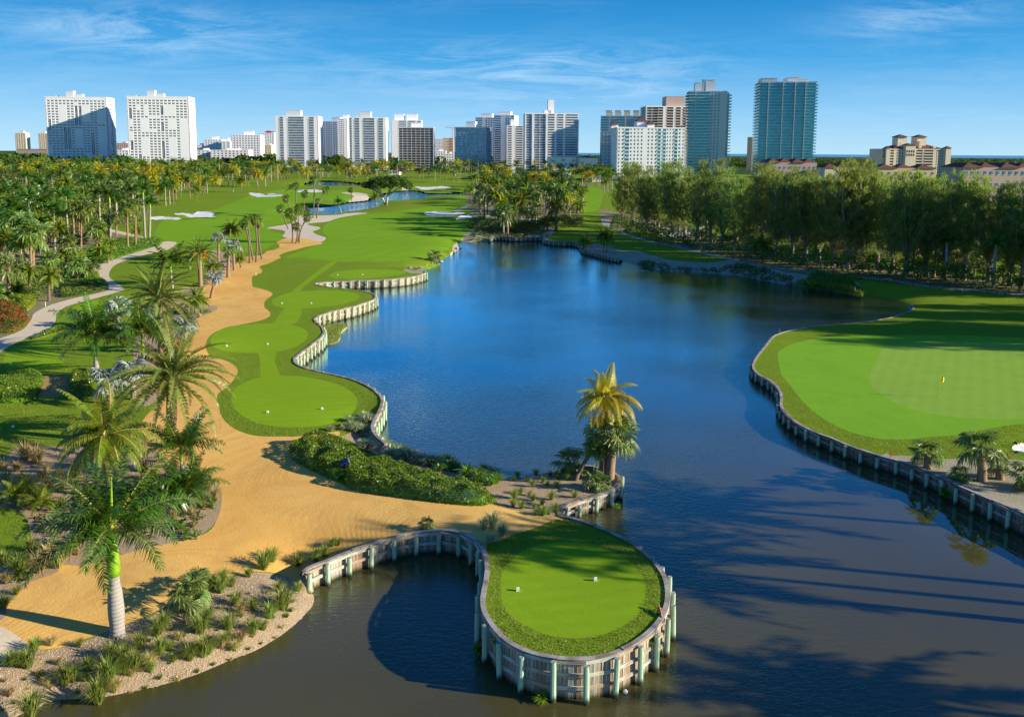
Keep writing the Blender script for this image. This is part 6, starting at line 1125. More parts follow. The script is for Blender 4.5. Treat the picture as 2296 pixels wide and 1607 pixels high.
class Tower:
    def __init__(s, name, label, x0, x1, ytop, Y, depth, rot=0.05, wall='wall_w', glass='gl_dark', cat='apartment tower', fh=3.05, ymid=None, base=0, group=None):
        ym = ymid or (ytop+355)/2
        a = atY(x0, ym, Y); b = atY(x1, ym, Y); s.W = b[0]-a[0]; s.Z = atY((x0+x1)/2, ytop, Y)[2]-2.5; s.N = max(2, int(round(s.Z/fh))); s.fh = s.Z/s.N; s.D = depth
        s.root = obj(name, None, loc=(a[0], Y, 2.5+base), rot=(0, 0, rot), label=label, cat=cat, group=group); s.wallm = wall; s.glass = glass
        s.core = MB(); s.core.box(1.2, s.W-1.2, 1.2, s.D-1.2, 0, s.Z-.2); s.wb = MB(); s.count = 0; s.rest = MB(); s.nw = 0
        s.wb.box(0, s.W, 0, s.D, s.Z-.25, s.Z+1.0)
    def faces(s, which):
        W, D = s.W, s.D
        return dict(front=((0, 0), (1, 0), (0, -1), W, 0), right=((W, 0), (0, 1), (1, 0), D, math.pi/2), left=((0, D), (0, -1), (-1, 0), D, -math.pi/2), back=((W, D), (-1, 0), (0, 1), W, math.pi))[which]
    def solid(s, which, m=None):
        O, u, n, Wd, r = s.faces(which); s.wb.frame_box((O[0], O[1], 0), u, n, 0, Wd, -1.3, 0, 0, s.Z)
    def facade(s, which, spec, rail=None, slab=None, depth=1.6, floors=None, mask=None, f0=0):
        O, u, n, Wd, rz = s.faces(which); tot = sum(x[1] for x in spec); p = 0; N = s.N
        slab = slab or s.wallm; rail = rail or s.wallm
        for bi, it in enumerate(spec):
            t, fr = it[0], it[1]; w = Wd*fr/tot; a0, a1 = p, p+w; p = a1
            o3 = (O[0], O[1], 0)
            if t == 'P': s.wb.frame_box(o3, u, n, a0, a1, -1.3, it[2] if len(it) > 2 else 0.0, 0, s.Z)
            elif t == 'B':
                me = bal_mesh(w*.98, depth, rail, slab)
                for k in range(1, N):
                    if s.count < 290:
                        q = np.array([O[0]+u[0]*(a0+w*.01)-n[0]*1.2, O[1]+u[1]*(a0+w*.01)-n[1]*1.2, k*s.fh]); obj('balcony', me, s.root, q, (0, 0, rz)); s.count += 1
                    else: s.rest.frame_box((O[0], O[1], 0), u, n, a0, a1, -1.2, -1.2+depth, k*s.fh-.2, k*s.fh+.05); s.rest.frame_box((O[0], O[1], 0), u, n, a0, a1, -1.3+depth, -1.2+depth, k*s.fh+.05, k*s.fh+1.05)
            elif t == 'G':
                for k in range(N):
                    s.wb.frame_box(o3, u, n, a0, a1, -1.25, -.55, k*s.fh-.12, k*s.fh+.30)
                nm = max(1, int(w/5.5))
                for j in range(nm+1): x = a0+w*j/nm; s.wb.frame_box(o3, u, n, x-.14, x+.14, -1.25, -.5, 0, s.Z)
            elif t == 'W':
                nc = it[2]; cw = w/nc; ww = cw*(it[3] if len(it) > 3 else .6); wh = s.fh*(it[4] if len(it) > 4 else .55)
                for j in range(nc):
                    c0 = a0+cw*j; m0, m1 = c0+(cw-ww)/2, c0+(cw+ww)/2
                    s.wb.frame_box(o3, u, n, c0, m0, -1.3, 0, 0, s.Z); s.wb.frame_box(o3, u, n, m1, c0+cw, -1.3, 0, 0, s.Z)
                    for k in range(N):
                        fz = k*s.fh; op = mask(which, bi, j, k, nc, N) if mask else 1
                        if op == 0: s.wb.frame_box(o3, u, n, m0, m1, -1.3, 0.0, fz, fz+s.fh); continue
                        if op == 2:
                            s.wb.frame_box(o3, u, n, m0+ww*.45, m0+ww*.55, -.9, -.5, fz, fz+s.fh); continue
                        s.wb.frame_box(o3, u, n, m0, m1, -1.3, -.02, fz, fz+s.fh-wh)
                        if s.nw < 290:
                            q = (O[0]+u[0]*(m0+m1)/2-n[0]*.95, O[1]+u[1]*(m0+m1)/2-n[1]*.95, fz+s.fh-wh/2)
                            obj('window', ubox_('pane', s.glass), s.root, q, (0, 0, rz), (ww-.04, .12, wh-.04)); s.nw += 1
                        else: s.rest2.frame_box(o3, u, n, m0+.02, m1-.02, -1.0, -.9, fz+s.fh-wh+.02, fz+s.fh-.02)
    rest2 = None
    def done(s, roof=()):
        obj('wall', s.wb.mesh('wall', s.wallm), s.root); obj('glass_core', s.core.mesh('glass_core', s.glass), s.root)
        if s.rest.n: obj('upper_balconies', s.rest.mesh('upper_balconies', s.wallm), s.root, kind='stuff')
        if s.rest2.n: obj('small_windows', s.rest2.mesh('small_windows', s.glass), s.root, kind='stuff')
        for (a, b, c, d, h, m) in roof:
            r = MB(); r.box(a*s.W, b*s.W, c*s.D, d*s.D, s.Z+1.0, s.Z+1.0+h); r.box(a*s.W-.2, b*s.W+.2, c*s.D-.2, d*s.D+.2, s.Z+1.0+h, s.Z+1.35+h); obj('roof_plant_room', r.mesh('roof_plant_room', m), s.root)
        return s
def ubox_(k, m):
    key = (k, m)
    if key not in UT: b = MB(); b.box(-.5, .5, -.5, .5, -.5, .5); UT[key] = b.mesh('pane', m)
    return UT[key]
_ti = Tower.__init__
def _i2(s, *a, **k): _ti(s, *a, **k); s.rest2 = MB()
Tower.__init__ = _i2
# the two white slab blocks with patchwork facades
def mk_mask(rects, slots):
    def f(which, bi, j, k, nc, N):
        if which != 'front': return 1
        x = (j+.5)/nc if bi == 1 else -1; y = 1-(k+.5)/N
        if bi != 1: return 1
        for a, b, c, d in slots:
            if a <= x < b and c <= y < d: return 2
        for a, b, c, d in rects:
            if a <= x < b and c <= y < d: return 0
        return 1
    return f
R2 = [(.18,.36,.30,.50),(.18,.36,.55,.83),(.62,.77,.10,.27),(.68,.82,.28,.43),(.68,.82,.55,.85),(.36,.56,.27,.30),(.36,.50,.44,.50),(.88,1.,.30,1.0),(.0,.06,.30,.42),(.0,.08,.50,.58),(.20,.33,.88,1.),(.5,.62,.86,1.),(.0,1.,.0,.035),(.3,.36,.10,.25),(.14,.2,.1,.18)]
S2 = [(.52,.60,.12,.22),(.53,.62,.33,.46),(.53,.62,.58,.83),(.0,.05,.16,.30),(.03,.08,.60,.72),(.14,.18,.76,.86)]
R1 = [(.20,.36,.12,.38),(.46,.56,.08,.26),(.62,.72,.12,.34),(.45,.62,.43,.72),(.22,.42,.80,1.),(.60,.72,.78,1.),(.84,1.,.20,.36),(.0,.1,.66,.80),(.0,1.,.0,.035),(.88,1.,.42,1.0),(.25,.3,.45,.60)]
S1 = [(.50,.60,.10,.38),(.28,.38,.42,.70),(.74,.80,.50,.76),(.56,.66,.84,.97),(.0,.06,.28,.45),(.02,.08,.86,1.)]
for x0, x1, yt, R_, S__, lb, Y in ((104, 236, 219, R1, S1, 'white patchwork slab tower half covered by its neighbour shadow', 985), (286, 421, 218, R2, S2, 'sunlit white patchwork slab tower with blank panels', 965)):
    t = Tower('apartment_tower', lb, x0, x1, yt, Y, 26, rot=0.10); msk = mk_mask(R_, S__)
    t.facade('front', [('P', .02), ('W', .90, 15, .80, .45), ('P', .03), ], mask=msk)
    t.facade('right', [('P', .3), ('W', .4, 1, .9, .5), ('P', .3)]); t.solid('left')
    t.done([(.30, .42, .3, .6, 7, 'wall_g'), (.42, .56, .35, .6, 3.5, 'wall_g'), (.1, .14, .4, .6, 1.5, 'wall_g')])
t = Tower('apartment_tower', 'white tower with dark balcony stacks nearest the slab blocks', 618, 713, 262, 1050, 30, glass='gl_dark')
t.facade('front', [('P', .09), ('B', .09), ('P', .1), ('B', .36), ('P', .11), ('B', .12), ('P', .10)], rail='rail_d'); t.facade('left', [('B', .5), ('P', .2), ('B', .3)], rail='gl_blue'); t.facade('right', [('P', .4), ('B', .2), ('P', .4)]); t.done([(.22, .56, .3, .7, 7, 'wall_g')])
t = Tower('apartment_tower', 'bluish shaded tower with many small windows between two balcony towers', 715, 762, 274, 1350, 30, glass='gl_blue', rot=-0.14)
t.facade('front', [('W', .3, 4, .7, .6), ('P', .04), ('W', .3, 4, .7, .6), ('P', .04), ('W', .3, 3, .7, .6)]); t.solid('left'); t.solid('right'); t.done([(.6, 1., .2, .8, 6, 'wall_w')])
t = Tower('apartment_tower', 'narrow white tower with a stair tower behind the shaded blue one', 757, 779, 267, 1300, 30, glass='gl_blue'); t.facade('front', [('W', .65, 4, .7, .6), ('P', .35)]); t.solid('left'); t.solid('right'); t.done([(.5, 1., .2, .8, 5, 'wall_w')])
t = Tower('apartment_tower', 'white tower with wide dark central balconies', 781, 865, 265, 1060, 30, glass='gl_dark')
t.facade('front', [('B', .1), ('P', .07), ('B', .14), ('P', .1), ('B', .32), ('P', .1), ('B', .14), ('P', .08)], rail='rail_d'); t.facade('left', [('B', .5), ('P', .2), ('B', .3)], rail='gl_blue'); t.facade('right', [('P', .3), ('B', .3), ('P', .4)]); t.done([(.28, .58, .3, .7, 7, 'wall_g'), (.2, .3, .3, .5, 3, 'wall_g')])
t = Tower('apartment_tower', 'white tower with scooped roof lanterns behind the brown glass block', 877, 945, 271, 1450, 34, glass='gl_blue'); t.facade('front', [('P', .25), ('B', .25), ('P', .05), ('B', .25), ('P', .05), ('B', .15)]); t.solid('left'); t.solid('right'); t.done([(.1, .42, .2, .8, 10, 'wall_w'), (.5, .85, .2, .8, 10, 'wall_w')])
t = Tower('office_block', 'brown glass block with a diagonal shade line', 892, 973, 287, 1080, 30, glass='gl_brown', wall='wall_g', cat='office block'); t.facade('front', [('P', .01), ('G', .97), ('P', .02)]); t.facade('left', [('P', .02), ('G', .96), ('P', .02)]); t.facade('right', [('G', 1)]); t.done([(.35, .65, .4, .7, 5, 'wall_w')])
t = Tower('office_block', 'blue grey glass block beyond the dead end of the far tee', 1019, 1092, 287, 1080, 34, glass='gl_blue', wall='wall_g', cat='office block', rot=-0.14); t.facade('front', [('P', .01), ('G', .97), ('P', .02)]); t.facade('right', [('P', .02), ('G', .96), ('P', .02)]); t.facade('left', [('G', 1)]); t.done([(.32, .6, .3, .7, 7, 'wall_w')])
t = Tower('apartment_tower', 'beige tower beside the construction crane', 993, 1017, 310, 1700, 30, wall='wall_c', glass='gl_brown'); t.facade('front', [('W', .5, 4, .6, .5), ('P', .05), ('B', .4), ('P', .05)]); t.solid('left'); t.solid('right'); t.done()
t = Tower('apartment_tower', 'low pale block tucked beside the brown glass block', 975, 993, 312, 1800, 30, glass='gl_blue'); t.facade('front', [('W', 1, 4, .6, .6)]); t.solid('left'); t.solid('right'); t.done()
t = Tower('apartment_tower', 'slim white tower with stepped roof behind the blue glass block', 1066, 1110, 265, 1350, 34, glass='gl_blue', rot=-0.14); t.facade('front', [('B', .35), ('P', .15), ('W', .5, 4, .7, .6)]); t.solid('left'); t.solid('right'); t.done([(.25, .8, .3, .7, 6, 'wall_w')])
t = Tower('apartment_tower', 'tall white tower with shaded front and stepped crown', 1107, 1154, 260, 1200, 40, glass='gl_blue', rot=-0.14); t.facade('front', [('B', .35), ('P', .2), ('W', .2, 2, .7, .6), ('P', .05), ('B', .2)]); t.solid('left'); t.solid('right'); t.done([(.2, .75, .3, .7, 5, 'wall_w')])
t = Tower('apartment_tower', 'shorter ribbed white tower beside the wide grey one', 1136, 1174, 283, 1150, 34, glass='gl_dark'); t.facade('front', [('B', .3), ('P', .25), ('B', .45)]); t.solid('left'); t.solid('right'); t.done([(.25, .45, .3, .7, 8, 'wall_w')])
t = Tower('apartment_tower', 'wide grey tower with white ribs and one square roof tank', 1177, 1298, 256, 1060, 34, glass='gl_dark'); t.facade('front', [('G', .13), ('P', .035, .3), ('G', .22), ('P', .04, .3), ('B', .12), ('P', .045, .3), ('B', .12), ('P', .04, .3), ('B', .13), ('B', .12)]); t.solid('left'); t.facade('right', [('P', .3), ('B', .4), ('P', .3)]); t.done([(.44, .55, .3, .7, 17, 'wall_w'), (.37, .5, .3, .6, 4, 'wall_w')])
t = Tower('apartment_tower', 'teal windowed tower with a row of roof boxes', 1346, 1438, 262, 1050, 30, glass='gl_teal', wall='wall_g', rot=-0.14); t.facade('front', [('B', .2), ('P', .04), ('W', .14, 3, .7, .6), ('B', .2), ('P', .04), ('W', .16, 3, .7, .6), ('B', .18), ('P', .04)], rail='rail_t'); t.solid('left'); t.solid('right'); t.done([(.12+.22*i, .27+.22*i, .2, .8, 6.5, 'wall_c') for i in range(4)])
t = Tower('apartment_tower', 'tower with bronze balconies and a pink roof house', 1447, 1540, 240, 980, 34, glass='gl_brown', wall='wall_w'); t.facade('front', [('G', .30), ('B', .12), ('P', .09), ('B', .16), ('P', .06), ('B', .12), ('P', .05), ('B', .1)], rail='wall_p'); t.facade('left', [('G', 1)]); t.solid('right'); t.done([(.52, .97, .2, .8, 11, 'wall_p')])
t = Tower('apartment_tower', 'teal balcony tower with plain side wall and fins of glass', 1541, 1626, 207, 900, 34, glass='gl_teal', wall='wall_g', ymid=290, rot=-0.14)
t.facade('front', [('B', .18), ('P', .03, .5), ('B', .36), ('W', .26, 3, .55, .55), ('P', .17)], rail='rail_t', depth=2.6); t.facade('left', [('B', 1)], rail='rail_t', depth=2.6); t.facade('right', [('B', 1)], rail='rail_t'); t.done([(.18, .34, .2, .8, 9, 'wall_w'), (.45, .7, .2, .8, 12, 'wall_w'), (.36, .42, .2, .3, 12, 'wall_g')])
b = MB()
for k in range(1, t.N):
    b.box(t.W, t.W+5.5, 6, 24, k*t.fh-.15, k*t.fh+.75)
obj('glass_fins', b.mesh('glass_fins', 'rail_t'), t.root); b = MB(); b.box(t.W+.01, t.W+3, 8, 22, 0, t.Z); obj('stair_core', b.mesh('stair_core', 'wall_w'), t.root)
t = Tower('apartment_tower', 'tallest teal glass tower with white vertical ribs and rounded crown', 1699, 1824, 186, 870, 36, glass='gl_teal', wall='wall_g', ymid=275, rot=-0.14)
t.facade('front', [('B', .16), ('P', .015, 1.8), ('B', .24), ('P', .012, 1.8), ('B', .20), ('P', .015, 1.8), ('B', .17), ('P', .012, 1.8), ('B', .2)], rail='gl_teal', depth=1.9); t.facade('left', [('B', 1)], rail='rail_t'); t.facade('right', [('B', 1)], rail='rail_t', depth=2.6); t.done([(.05, .32, .1, .9, 3.5, 'wall_g'), (.50, .72, .1, .9, 4.5, 'wall_w'), (.72, .86, .1, .9, 2.5, 'wall_w')])
t = Tower('apartment_tower', 'slim yellow block beside the tallest teal tower', 1686, 1698, 309, 1150, 20, glass='gl_brown', wall='wall_y'); t.facade('front', [('P', .2), ('W', .6, 2, .5, .5), ('P', .2)]); t.solid('left'); t.solid('right'); t.done()
# mediterranean block before the towers
def hip(mb, x0, x1, y0, y1, z, h, mi=0, ov=.8):
    x0 -= ov; x1 += ov; y0 -= ov; y1 += ov; w = min(x1-x0, y1-y0)/2; mb.add([(x0, y0, z), (x1, y0, z), (x1, y1, z), (x0, y1, z), (x0+w, (y0+y1)/2 if y1-y0 <= x1-x0 else y0+w, z+h), (x1-w, (y0+y1)/2 if y1-y0 <= x1-x0 else y1-w, z+h)], [(0, 1, 5, 4), (1, 2, 5), (2, 3, 4, 5), (3, 0, 4), (3, 2, 1, 0)], mi)
t = Tower('apartment_block', 'white block with red hipped turrets in front of the teal towers', 1383, 1538, 288, 720, 30, glass='gl_blue', wall='wall_w', cat='apartment block')
t.facade('front', [('W', .12, 2, .5, .5), ('B', .07), ('W', .22, 4, .45, .5), ('P', .05), ('W', .17, 3, .45, .5), ('B', .05), ('P', .03), ('B', .05), ('W', .13, 3, .45, .5), ('B', .05), ('W', .12, 2, .45, .5)], rail='rail_t', depth=1.5); t.solid('left'); t.facade('right', [('P', .3), ('B', .4), ('P', .3)], rail='rail_t')
t.done(); b = MB(); b.box(.31*t.W, .46*t.W, 6, 18, t.Z+1, t.Z+6); b.box(.45*t.W, .55*t.W, 2, 12, t.Z+1, t.Z+3.5); b.box(-.06*t.W, .04*t.W, 8, 16, t.Z, t.Z+3); obj('turrets', b.mesh('turrets', 'wall_w'), t.root)
b = MB(); hip(b, .31*t.W, .46*t.W, 6, 18, t.Z+6, 3.5); hip(b, .45*t.W, .55*t.W, 2, 12, t.Z+3.5, 3); hip(b, -.06*t.W, .04*t.W, 8, 16, t.Z+3, 3); hip(b, .93*t.W, .99*t.W, 4, 10, t.Z+1, 1.5); obj('roof', b.mesh('roof', 'roof_t'), t.root)
t = Tower('apartment_block', 'lower shaded wing beside the block with red turrets', 1346, 1384, 296, 760, 24, glass='gl_blue', wall='wall_g', cat='apartment block', rot=-0.14); t.facade('front', [('W', .6, 3, .5, .5), ('B', .4)], rail='rail_t'); t.solid('left'); t.solid('right'); t.done()
# mansion style hotel
t = Tower('hotel', 'cream hotel with twin square turrets and tiled roofs', 1985, 2134, 336, 1000, 40, glass='gl_brown', wall='wall_c', cat='hotel', ymid=350)
t.facade('front', [('P', .03), ('B', .1), ('P', .03), ('W', .12, 3, .5, .6), ('P', .04), ('W', .12, 4, .5, .6), ('P', .03), ('B', .1), ('P', .02), ('B', .14), ('P', .04), ('W', .12, 4, .5, .6), ('P', .1)]); t.solid('left'); t.facade('right', [('W', 1, 4, .5, .6)]); t.done()
W_, Z_ = t.W, t.Z
b = MB(); b.box(.30*W_, .45*W_, -2, 14, 0, Z_+5); b.box(.23*W_, .30*W_, 8, 20, Z_, Z_+9); b.box(.26*W_, .40*W_, 12, 26, Z_, Z_+15); b.box(.56*W_, .70*W_, 12, 26, Z_, Z_+15); b.box(.54*W_, .58*W_, 4, 12, Z_, Z_+10); b.box(0, .06*W_, -2, 6, 0, Z_+1.5); b.box(.92*W_, W_, -2, 6, 0, Z_+2); b.box(.76*W_, .8*W_, 4, 8, Z_, Z_+4); obj('turrets', b.mesh('turrets', 'wall_c'), t.root)
b = MB(); hip(b, .26*W_, .40*W_, 12, 26, Z_+15, 3, 0, 1.5); hip(b, .56*W_, .70*W_, 12, 26, Z_+15, 3, 0, 1.5); hip(b, .30*W_, .45*W_, -2, 14, Z_+5, 2.5); hip(b, .13*W_, .30*W_, 2, 30, Z_+1, 4); hip(b, .44*W_, .92*W_, 2, 34, Z_+1, 6); hip(b, 0, .06*W_, -2, 6, Z_+1.5, 2.5); hip(b, .92*W_, W_, -2, 6, Z_+2, 2.5); obj('roof', b.mesh('roof', 'roof_t'), t.root)
for i in range(4):
    for k in (3, 7): q = (.32*W_+i*.034*W_, -2.06, Z_-k+1); obj('window', ubox_('pane', 'gl_brown'), t.root, q, None, (1.6, .1, 2.6))
# low residences with tiled roofs
def house(name, label, x0, x1, yt, yb, depth, wall, roof, rh=2.5, nwin=5, rows=1, cat='house', nroof=1, Y=None, group=None):
    if Y is None: p = GP((x0+x1)/2, yb); Y = p[1]
    a = atY(x0, (yt+yb)/2, Y); b2 = atY(x1, (yt+yb)/2, Y); Wd = b2[0]-a[0]; Zt = atY((x0+x1)/2, yt, Y)[2]; z0 = 2.0; Hh = Zt-z0
    r = obj(name, None, loc=(a[0], Y, z0), label=label, cat=cat, group=group); wh = Hh-rh; b = MB(); b.box(0, Wd, 0, depth, -.5, wh); obj('wall', b.mesh('wall', wall), r)
    for i in range(nroof):
        b = MB(); hip(b, Wd*i/nroof, Wd*(i+1)/nroof-(.3 if nroof > 1 else 0), 0 if i % 2 == 0 else 2, depth, wh, rh); obj('roof', b.mesh('roof', roof), r)
    for k in range(rows):
        for i in range(nwin):
            zz = wh*(k+.55)/rows; ww = min(1.8, Wd/nwin*.45); w_ = obj('window', ubox_('pane', 'gl_blue'), r, (Wd*(i+.5)/nwin, -.04, zz), None, (ww, .14, min(1.6, wh/rows*.55)))
            obj('sill', ubox_('sill', 'wall_w'), w_, (0, -.6, -.54), None, (1.1, 1.2, .08))
    return r
house('villa_block', 'pink and yellow terrace with tiled roofs below the tallest tower', 1722, 1832, 356, 374, 20, 'wall_p', 'roof_t', 3, 10, 2, nroof=4, Y=640)
house('villa_block', 'yellow terrace with tiled roofs before the hotel', 2110-140, 2100, 369, 388, 18, 'wall_y', 'roof_t', 2.5, 8, 2, nroof=3, Y=560)
house('villa_block', 'low tiled roofs between the tallest tower and hotel', 1850, 1965, 367, 380, 18, 'wall_c', 'roof_t', 3, 8, 1, nroof=4, Y=620)
house('villa_block', 'brown apartment block with dark tiled roofs at the picture edge', 2160, 2330, 366, 402, 22, 'wall_p', 'roof_t', 2.2, 12, 3, nroof=4, Y=420)
house('clubhouse', 'long low white building with flat parapet beyond the villas', 1228, 1292, 351, 372, 20, 'wall_w', 'roof_g', .6, 7, 1, cat='clubhouse', Y=1010)
house('clubhouse', 'white pavilion with red hipped roof next to the long low building', 1300, 1340, 350, 370, 20, 'wall_w', 'roof_t', 2.0, 4, 1, cat='clubhouse', Y=1000)
house('villa', 'grey roofed villa nearest the palm grove', 1245, 1275, 384, 404, 14, 'wall_w', 'roof_g', 3.0, 4, 1, Y=780)
house('villa', 'grey roofed villa behind the pale one', 1238, 1282, 376, 394, 14, 'wall_w', 'roof_g', 3.0, 4, 1, Y=900)
house('villa', 'pale gabled villa half hidden by the first pines', 1328, 1362, 388, 415, 14, 'wall_w', 'roof_g', 3.0, 4, 1, Y=700)
house('villa', 'grey roofed villa in the middle of the grove', 1130, 1155, 376, 392, 12, 'wall_w', 'roof_g', 2.5, 3, 1, Y=880)
house('villa', 'white villa behind the forked tree', 872, 896, 379, 398, 12, 'wall_w', 'roof_g', 2.5, 3, 1, Y=860)
house('garden_house', 'small pale house with pink tiled roof behind the rail fence', 2141, 2186, 567, 608, 5, 'wall_w', 'roof_t', 1.6, 1, 1, Y=176)
house('villa', 'white walled villa seen under the pine crowns', 1740, 1830, 515, 585, 10, 'wall_w', 'roof_t', 2.6, 5, 2, Y=222)
house('villa', 'white villa glimpsed between middle pines', 1900, 2020, 505, 600, 10, 'wall_w', 'roof_t', 2.6, 5, 2, Y=205)
house('villa', 'tall white villa among the last pines', 2060, 2120, 490, 600, 10, 'wall_w', 'roof_t', 2.6, 4, 2, Y=200)
house('villa', 'white villa behind the hedge at the picture edge', 2200, 2300, 490, 600, 10, 'wall_w', 'roof_t', 2.6, 5, 3, Y=196)
# white garden walls under the pines
for x0, x1, yt, yb, Y, lb in [(1475, 1545, 522, 540, 245, 'white picket wall behind the first pine trunks'), (1655, 1720, 552, 572, 228, 'white garden wall lit blue under the pines'), (1885, 1965, 590, 606, 190, 'low white garden wall between pine trunks'), (1730, 1790, 560, 578, 216, 'white terrace wall beside a leaning palm')]:
    a = atY(x0, yb, Y); c_ = atY(x1, yb, Y); zt = atY(x0, yt, Y)[2]; wd = c_[0]-a[0]; r = obj('garden_wall', None, loc=(a[0], Y, 1.6), label=lb, cat='garden wall'); b = MB(); b.box(0, wd, 0, .25, -.4, zt-1.7); obj('wall', b.mesh('wall', 'wall_w'), r); b = MB(); b.box(-.05, wd+.05, -.05, .3, zt-1.7, zt-1.6); obj('coping', b.mesh('coping', 'wall_g'), r)
    for i in range(max(2, int(wd/2.5))): b = MB(); xx = (i+.0)*wd/max(1, int(wd/2.5)-1); b.box(xx-.15, xx+.15, -.09, .34, -.4, zt-1.45); obj('pier', b.mesh('pier', 'wall_w'), r)
p = GP(2178, 634); q = GP(2230, 638); r = obj('metal_fence', None, loc=p, label='grey pipe rail fence in the shade behind the service path', cat='fence'); d = q-p
for i in range(3): b = MB(); o = d*i/2; b.tube([o-[0, 0, .1], o+[0, 0, 1.2]], [.05, .05], 6); obj('post', b.mesh('post', 'steel'), r)
for z_ in (.3, .75, 1.2): b = MB(); b.tube([np.array([0, 0, z_]), d+[0, 0, z_]], [.035, .035], 6); obj('rail', b.mesh('rail', 'steel'), r)
# parked car glimpsed between pines
MAT['carpaint'] = m_plain('pale_blue_car_paint', (.45, .62, .72), .25, .7, .03, .2); MAT['tyre'] = m_plain('tyre_rubber', (.02, .02, .02), .8, .3, .1)
p = GP(1580, 520); r = obj('parked_car', None, loc=(p[0], p[1]+4, 1.9), rot=(0, 0, .3), label='pale blue car parked beyond the pine trunks', cat='car'); b = MB()
V = [(-2.2, 0, .35), (-2.2, 0, .85), (-1.5, 0, .95), (-.9, 0, 1.42), (.6, 0, 1.45), (1.3, 0, .98), (2.1, 0, .85), (2.25, 0, .4)]; b.add([(x, y, z) for y in (-.85, .85) for x, _, z in V], [tuple(range(8))[::-1], tuple(range(8, 16))]+[(i, (i+1) % 8, 8+(i+1) % 8, 8+i) for i in range(8)]); obj('body', b.mesh('body', 'carpaint'), r)
b = MB(); b.add([(-1.3, -.87, 1.0), (-.85, -.87, 1.36), (.5, -.87, 1.38), (1.05, -.87, 1.0)], [(3, 2, 1, 0)]); b.add([(1.2, -.7, 1.03), (.68, -.7, 1.45), (.68, .7, 1.45), (1.2, .7, 1.03)], [(0, 1, 2, 3)]); obj('windows', b.mesh('windows', 'gl_dark'), r)
for x in (-1.35, 1.4):
    for y in (-.82, .82): b = MB(); b.tube([(x, y-.1, .33), (x, y+.1, .33)], [.33, .33], 12); obj('wheel', b.mesh('wheel', 'tyre'), r)
# crane
p = atY(1014.5, 300, 1650); r = obj('tower_crane', None, loc=(p[0], 1650, 2), label='red and white tower crane between the two glass blocks', cat='crane'); hz = atY(1014, 284, 1650)[2]-2
MAT['crane'] = m_plain('crane_red', (.55, .12, .07), .6, .3, .1)
b = MB()
for dx in (-.9, .9):
    for dy in (-.9, .9): b.tube([(dx, dy, 0), (dx, dy, hz)], [.22, .22], 4)
for k in range(int(hz/3)): b.tube([(-.9, -.9, k*3), (.9, -.9, k*3+3)], [.12, .12], 4)
obj('mast', b.mesh('mast', 'crane'), r); b = MB(); b.tube([(-14, 0, hz-2), (6, 0, hz-2)], [.3, .3], 4); b.tube([(-14, 0, hz-1), (0, 0, hz+3)], [.12, .12], 4); b.tube([(6, 0, hz-1.6), (0, 0, hz+3)], [.12, .12], 4); b.box(4, 6, -.8, .8, hz-4, hz-2); obj('jib', b.mesh('jib', 'crane'), r); b = MB(); b.box(-1.2, 1, -1.4, -.95, hz-4, hz-2.2); obj('cab', b.mesh('cab', 'wall_w'), r)
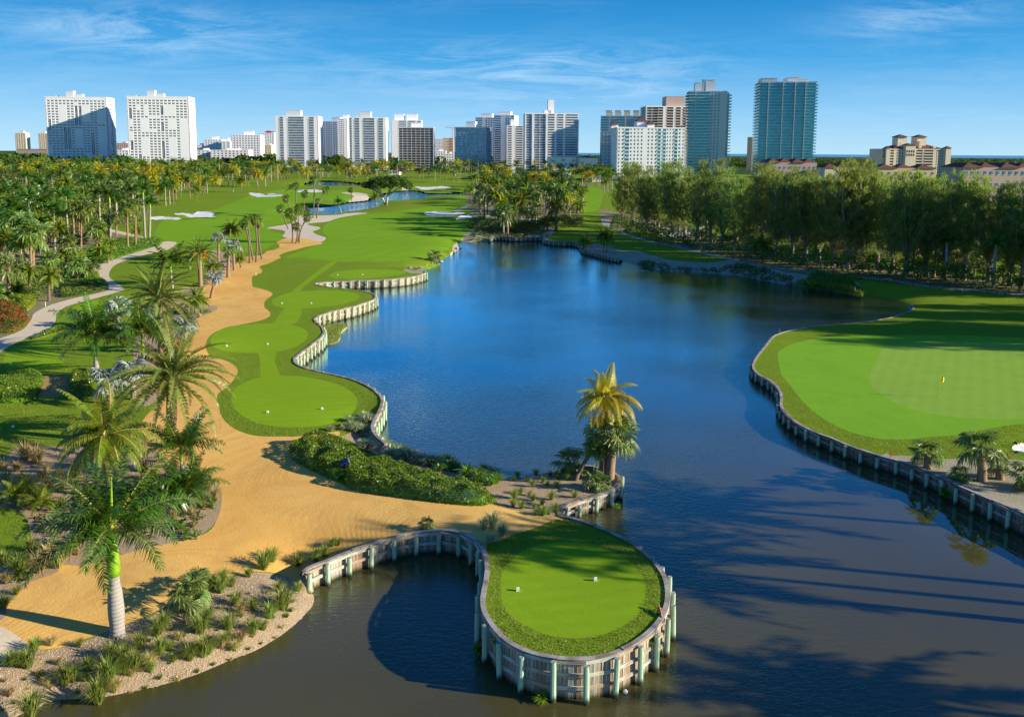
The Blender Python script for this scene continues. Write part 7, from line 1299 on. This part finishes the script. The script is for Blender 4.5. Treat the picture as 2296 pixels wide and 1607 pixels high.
# far blocks
FB = [('distant slim round tower, first of a pair over the pink garage', 35, 58, 299, 340, 2400, 'wall_c', 'gl_brown', 4), ('distant slim round tower, second of the pair touching the slab block', 87, 106, 300, 340, 2400, 'wall_c', 'gl_brown', 4),
 ('blue fronted block with white end wall beyond the slab blocks', 457, 497, 314, 350, 1500, 'wall_w', 'gl_blue', 6), ('plain white end wall block next to the blue fronted one', 497, 516, 318, 350, 1480, 'wall_w', 'gl_blue', 2), ('white ribbed mid rise block with arched bays', 519, 583, 304, 352, 1250, 'wall_w', 'gl_dark', 9),
 ('distant block under a red barrel roof', 583, 615, 299, 350, 2000, 'wall_w', 'gl_blue', 6), ('small cream block below the red roofed one', 594, 608, 326, 350, 1600, 'wall_c', 'gl_brown', 3), ('dark windowed far block between the two slab towers', 262, 287, 322, 350, 1700, 'wall_p', 'gl_blue', 5),
 ('low white wing at the foot of the slab towers', 258, 287, 338, 360, 1150, 'wall_w', 'gl_dark', 4), ('low white terrace between slab tower and blue block', 440, 470, 338, 356, 1180, 'wall_w', 'gl_dark', 3), ('low terrace of white bays under the ribbed block', 472, 556, 338, 356, 1160, 'wall_w', 'gl_dark', 9), ('white clinic block behind the terrace', 440, 456, 326, 350, 1500, 'wall_w', 'gl_blue', 3),
 ('pale low block beyond the brown glass block', 975, 1000, 340, 352, 1300, 'wall_w', 'gl_blue', 4), ('low white office by the far trees', 1000, 1018, 346, 354, 1150, 'wall_w', 'gl_blue', 3)]
for lb, x0, x1, yt, yb, Y, wm_, gm, nc in FB:
    t = Tower('far_block', lb, x0, x1, yt, Y, 24, wall=wm_, glass=gm, cat='building', fh=3.4); t.facade('front', [('P', .05), ('W', .9, nc, .55, .5), ('P', .05)]); t.solid('left'); t.solid('right')
    t.done([(.4, .7, .3, .7, 5 if yt < 320 else 2, wm_)])
    if 'barrel' in lb:
        b = MB(); V = [(t.W*(.3+.7*i/8), y, t.Z+1+5*math.sin(math.pi*(i+1)/10)) for y in (0, 20) for i in range(9)]; b.add(V, [(i, i+1, 10+i, 9+i) for i in range(8)]+[tuple(range(9))[::-1]]); MAT['redroof'] = m_plain('red_barrel_roof', (.55, .04, .05), .5, .4, .1); obj('barrel_roof', b.mesh('barrel_roof', 'redroof'), t.root)
r = house('parking_garage', 'long pink parking garage under the pair of far round towers', 38, 107, 334, 346, 60, 'wall_p', 'roof_g', .5, 10, 3, cat='garage', Y=2200)
# far woodland: too far to pick trees apart
def wood(name, poly, n, mind, hr):
    pts_ = rand_in(poly, n, mind); T = []; r = np.random.default_rng(8)
    for x, y, z in pts_:
        h = r.uniform(*hr); T.append(leafball(r, 110, h*.62, h*.13, .62)+[x, y, z+h*.5])
    T = np.concatenate(T); o = obj(name, mesh(name, T.reshape(-1, 3), np.arange(len(T)*3).reshape(-1, 3).astype(np.int32), 'lf_dark'), kind='stuff')
wood('far_woodland', [(-40, 344), (110, 346), (110, 362), (-40, 364)], 300, 12, (9, 15))
wood('town_woodland', [(430, 349), (1345, 351), (1345, 364), (430, 362)], 500, 11, (8, 13))
wood('woodland_belt', [(-30, 364), (620, 363), (1345, 364), (1345, 376), (1000, 380), (400, 382), (-30, 388)], 420, 8, (14, 21))
wood('coast_woodland', [(1350, 353), (2330, 359.5), (2330, 385), (1350, 376)], 620, 8, (8, 13))
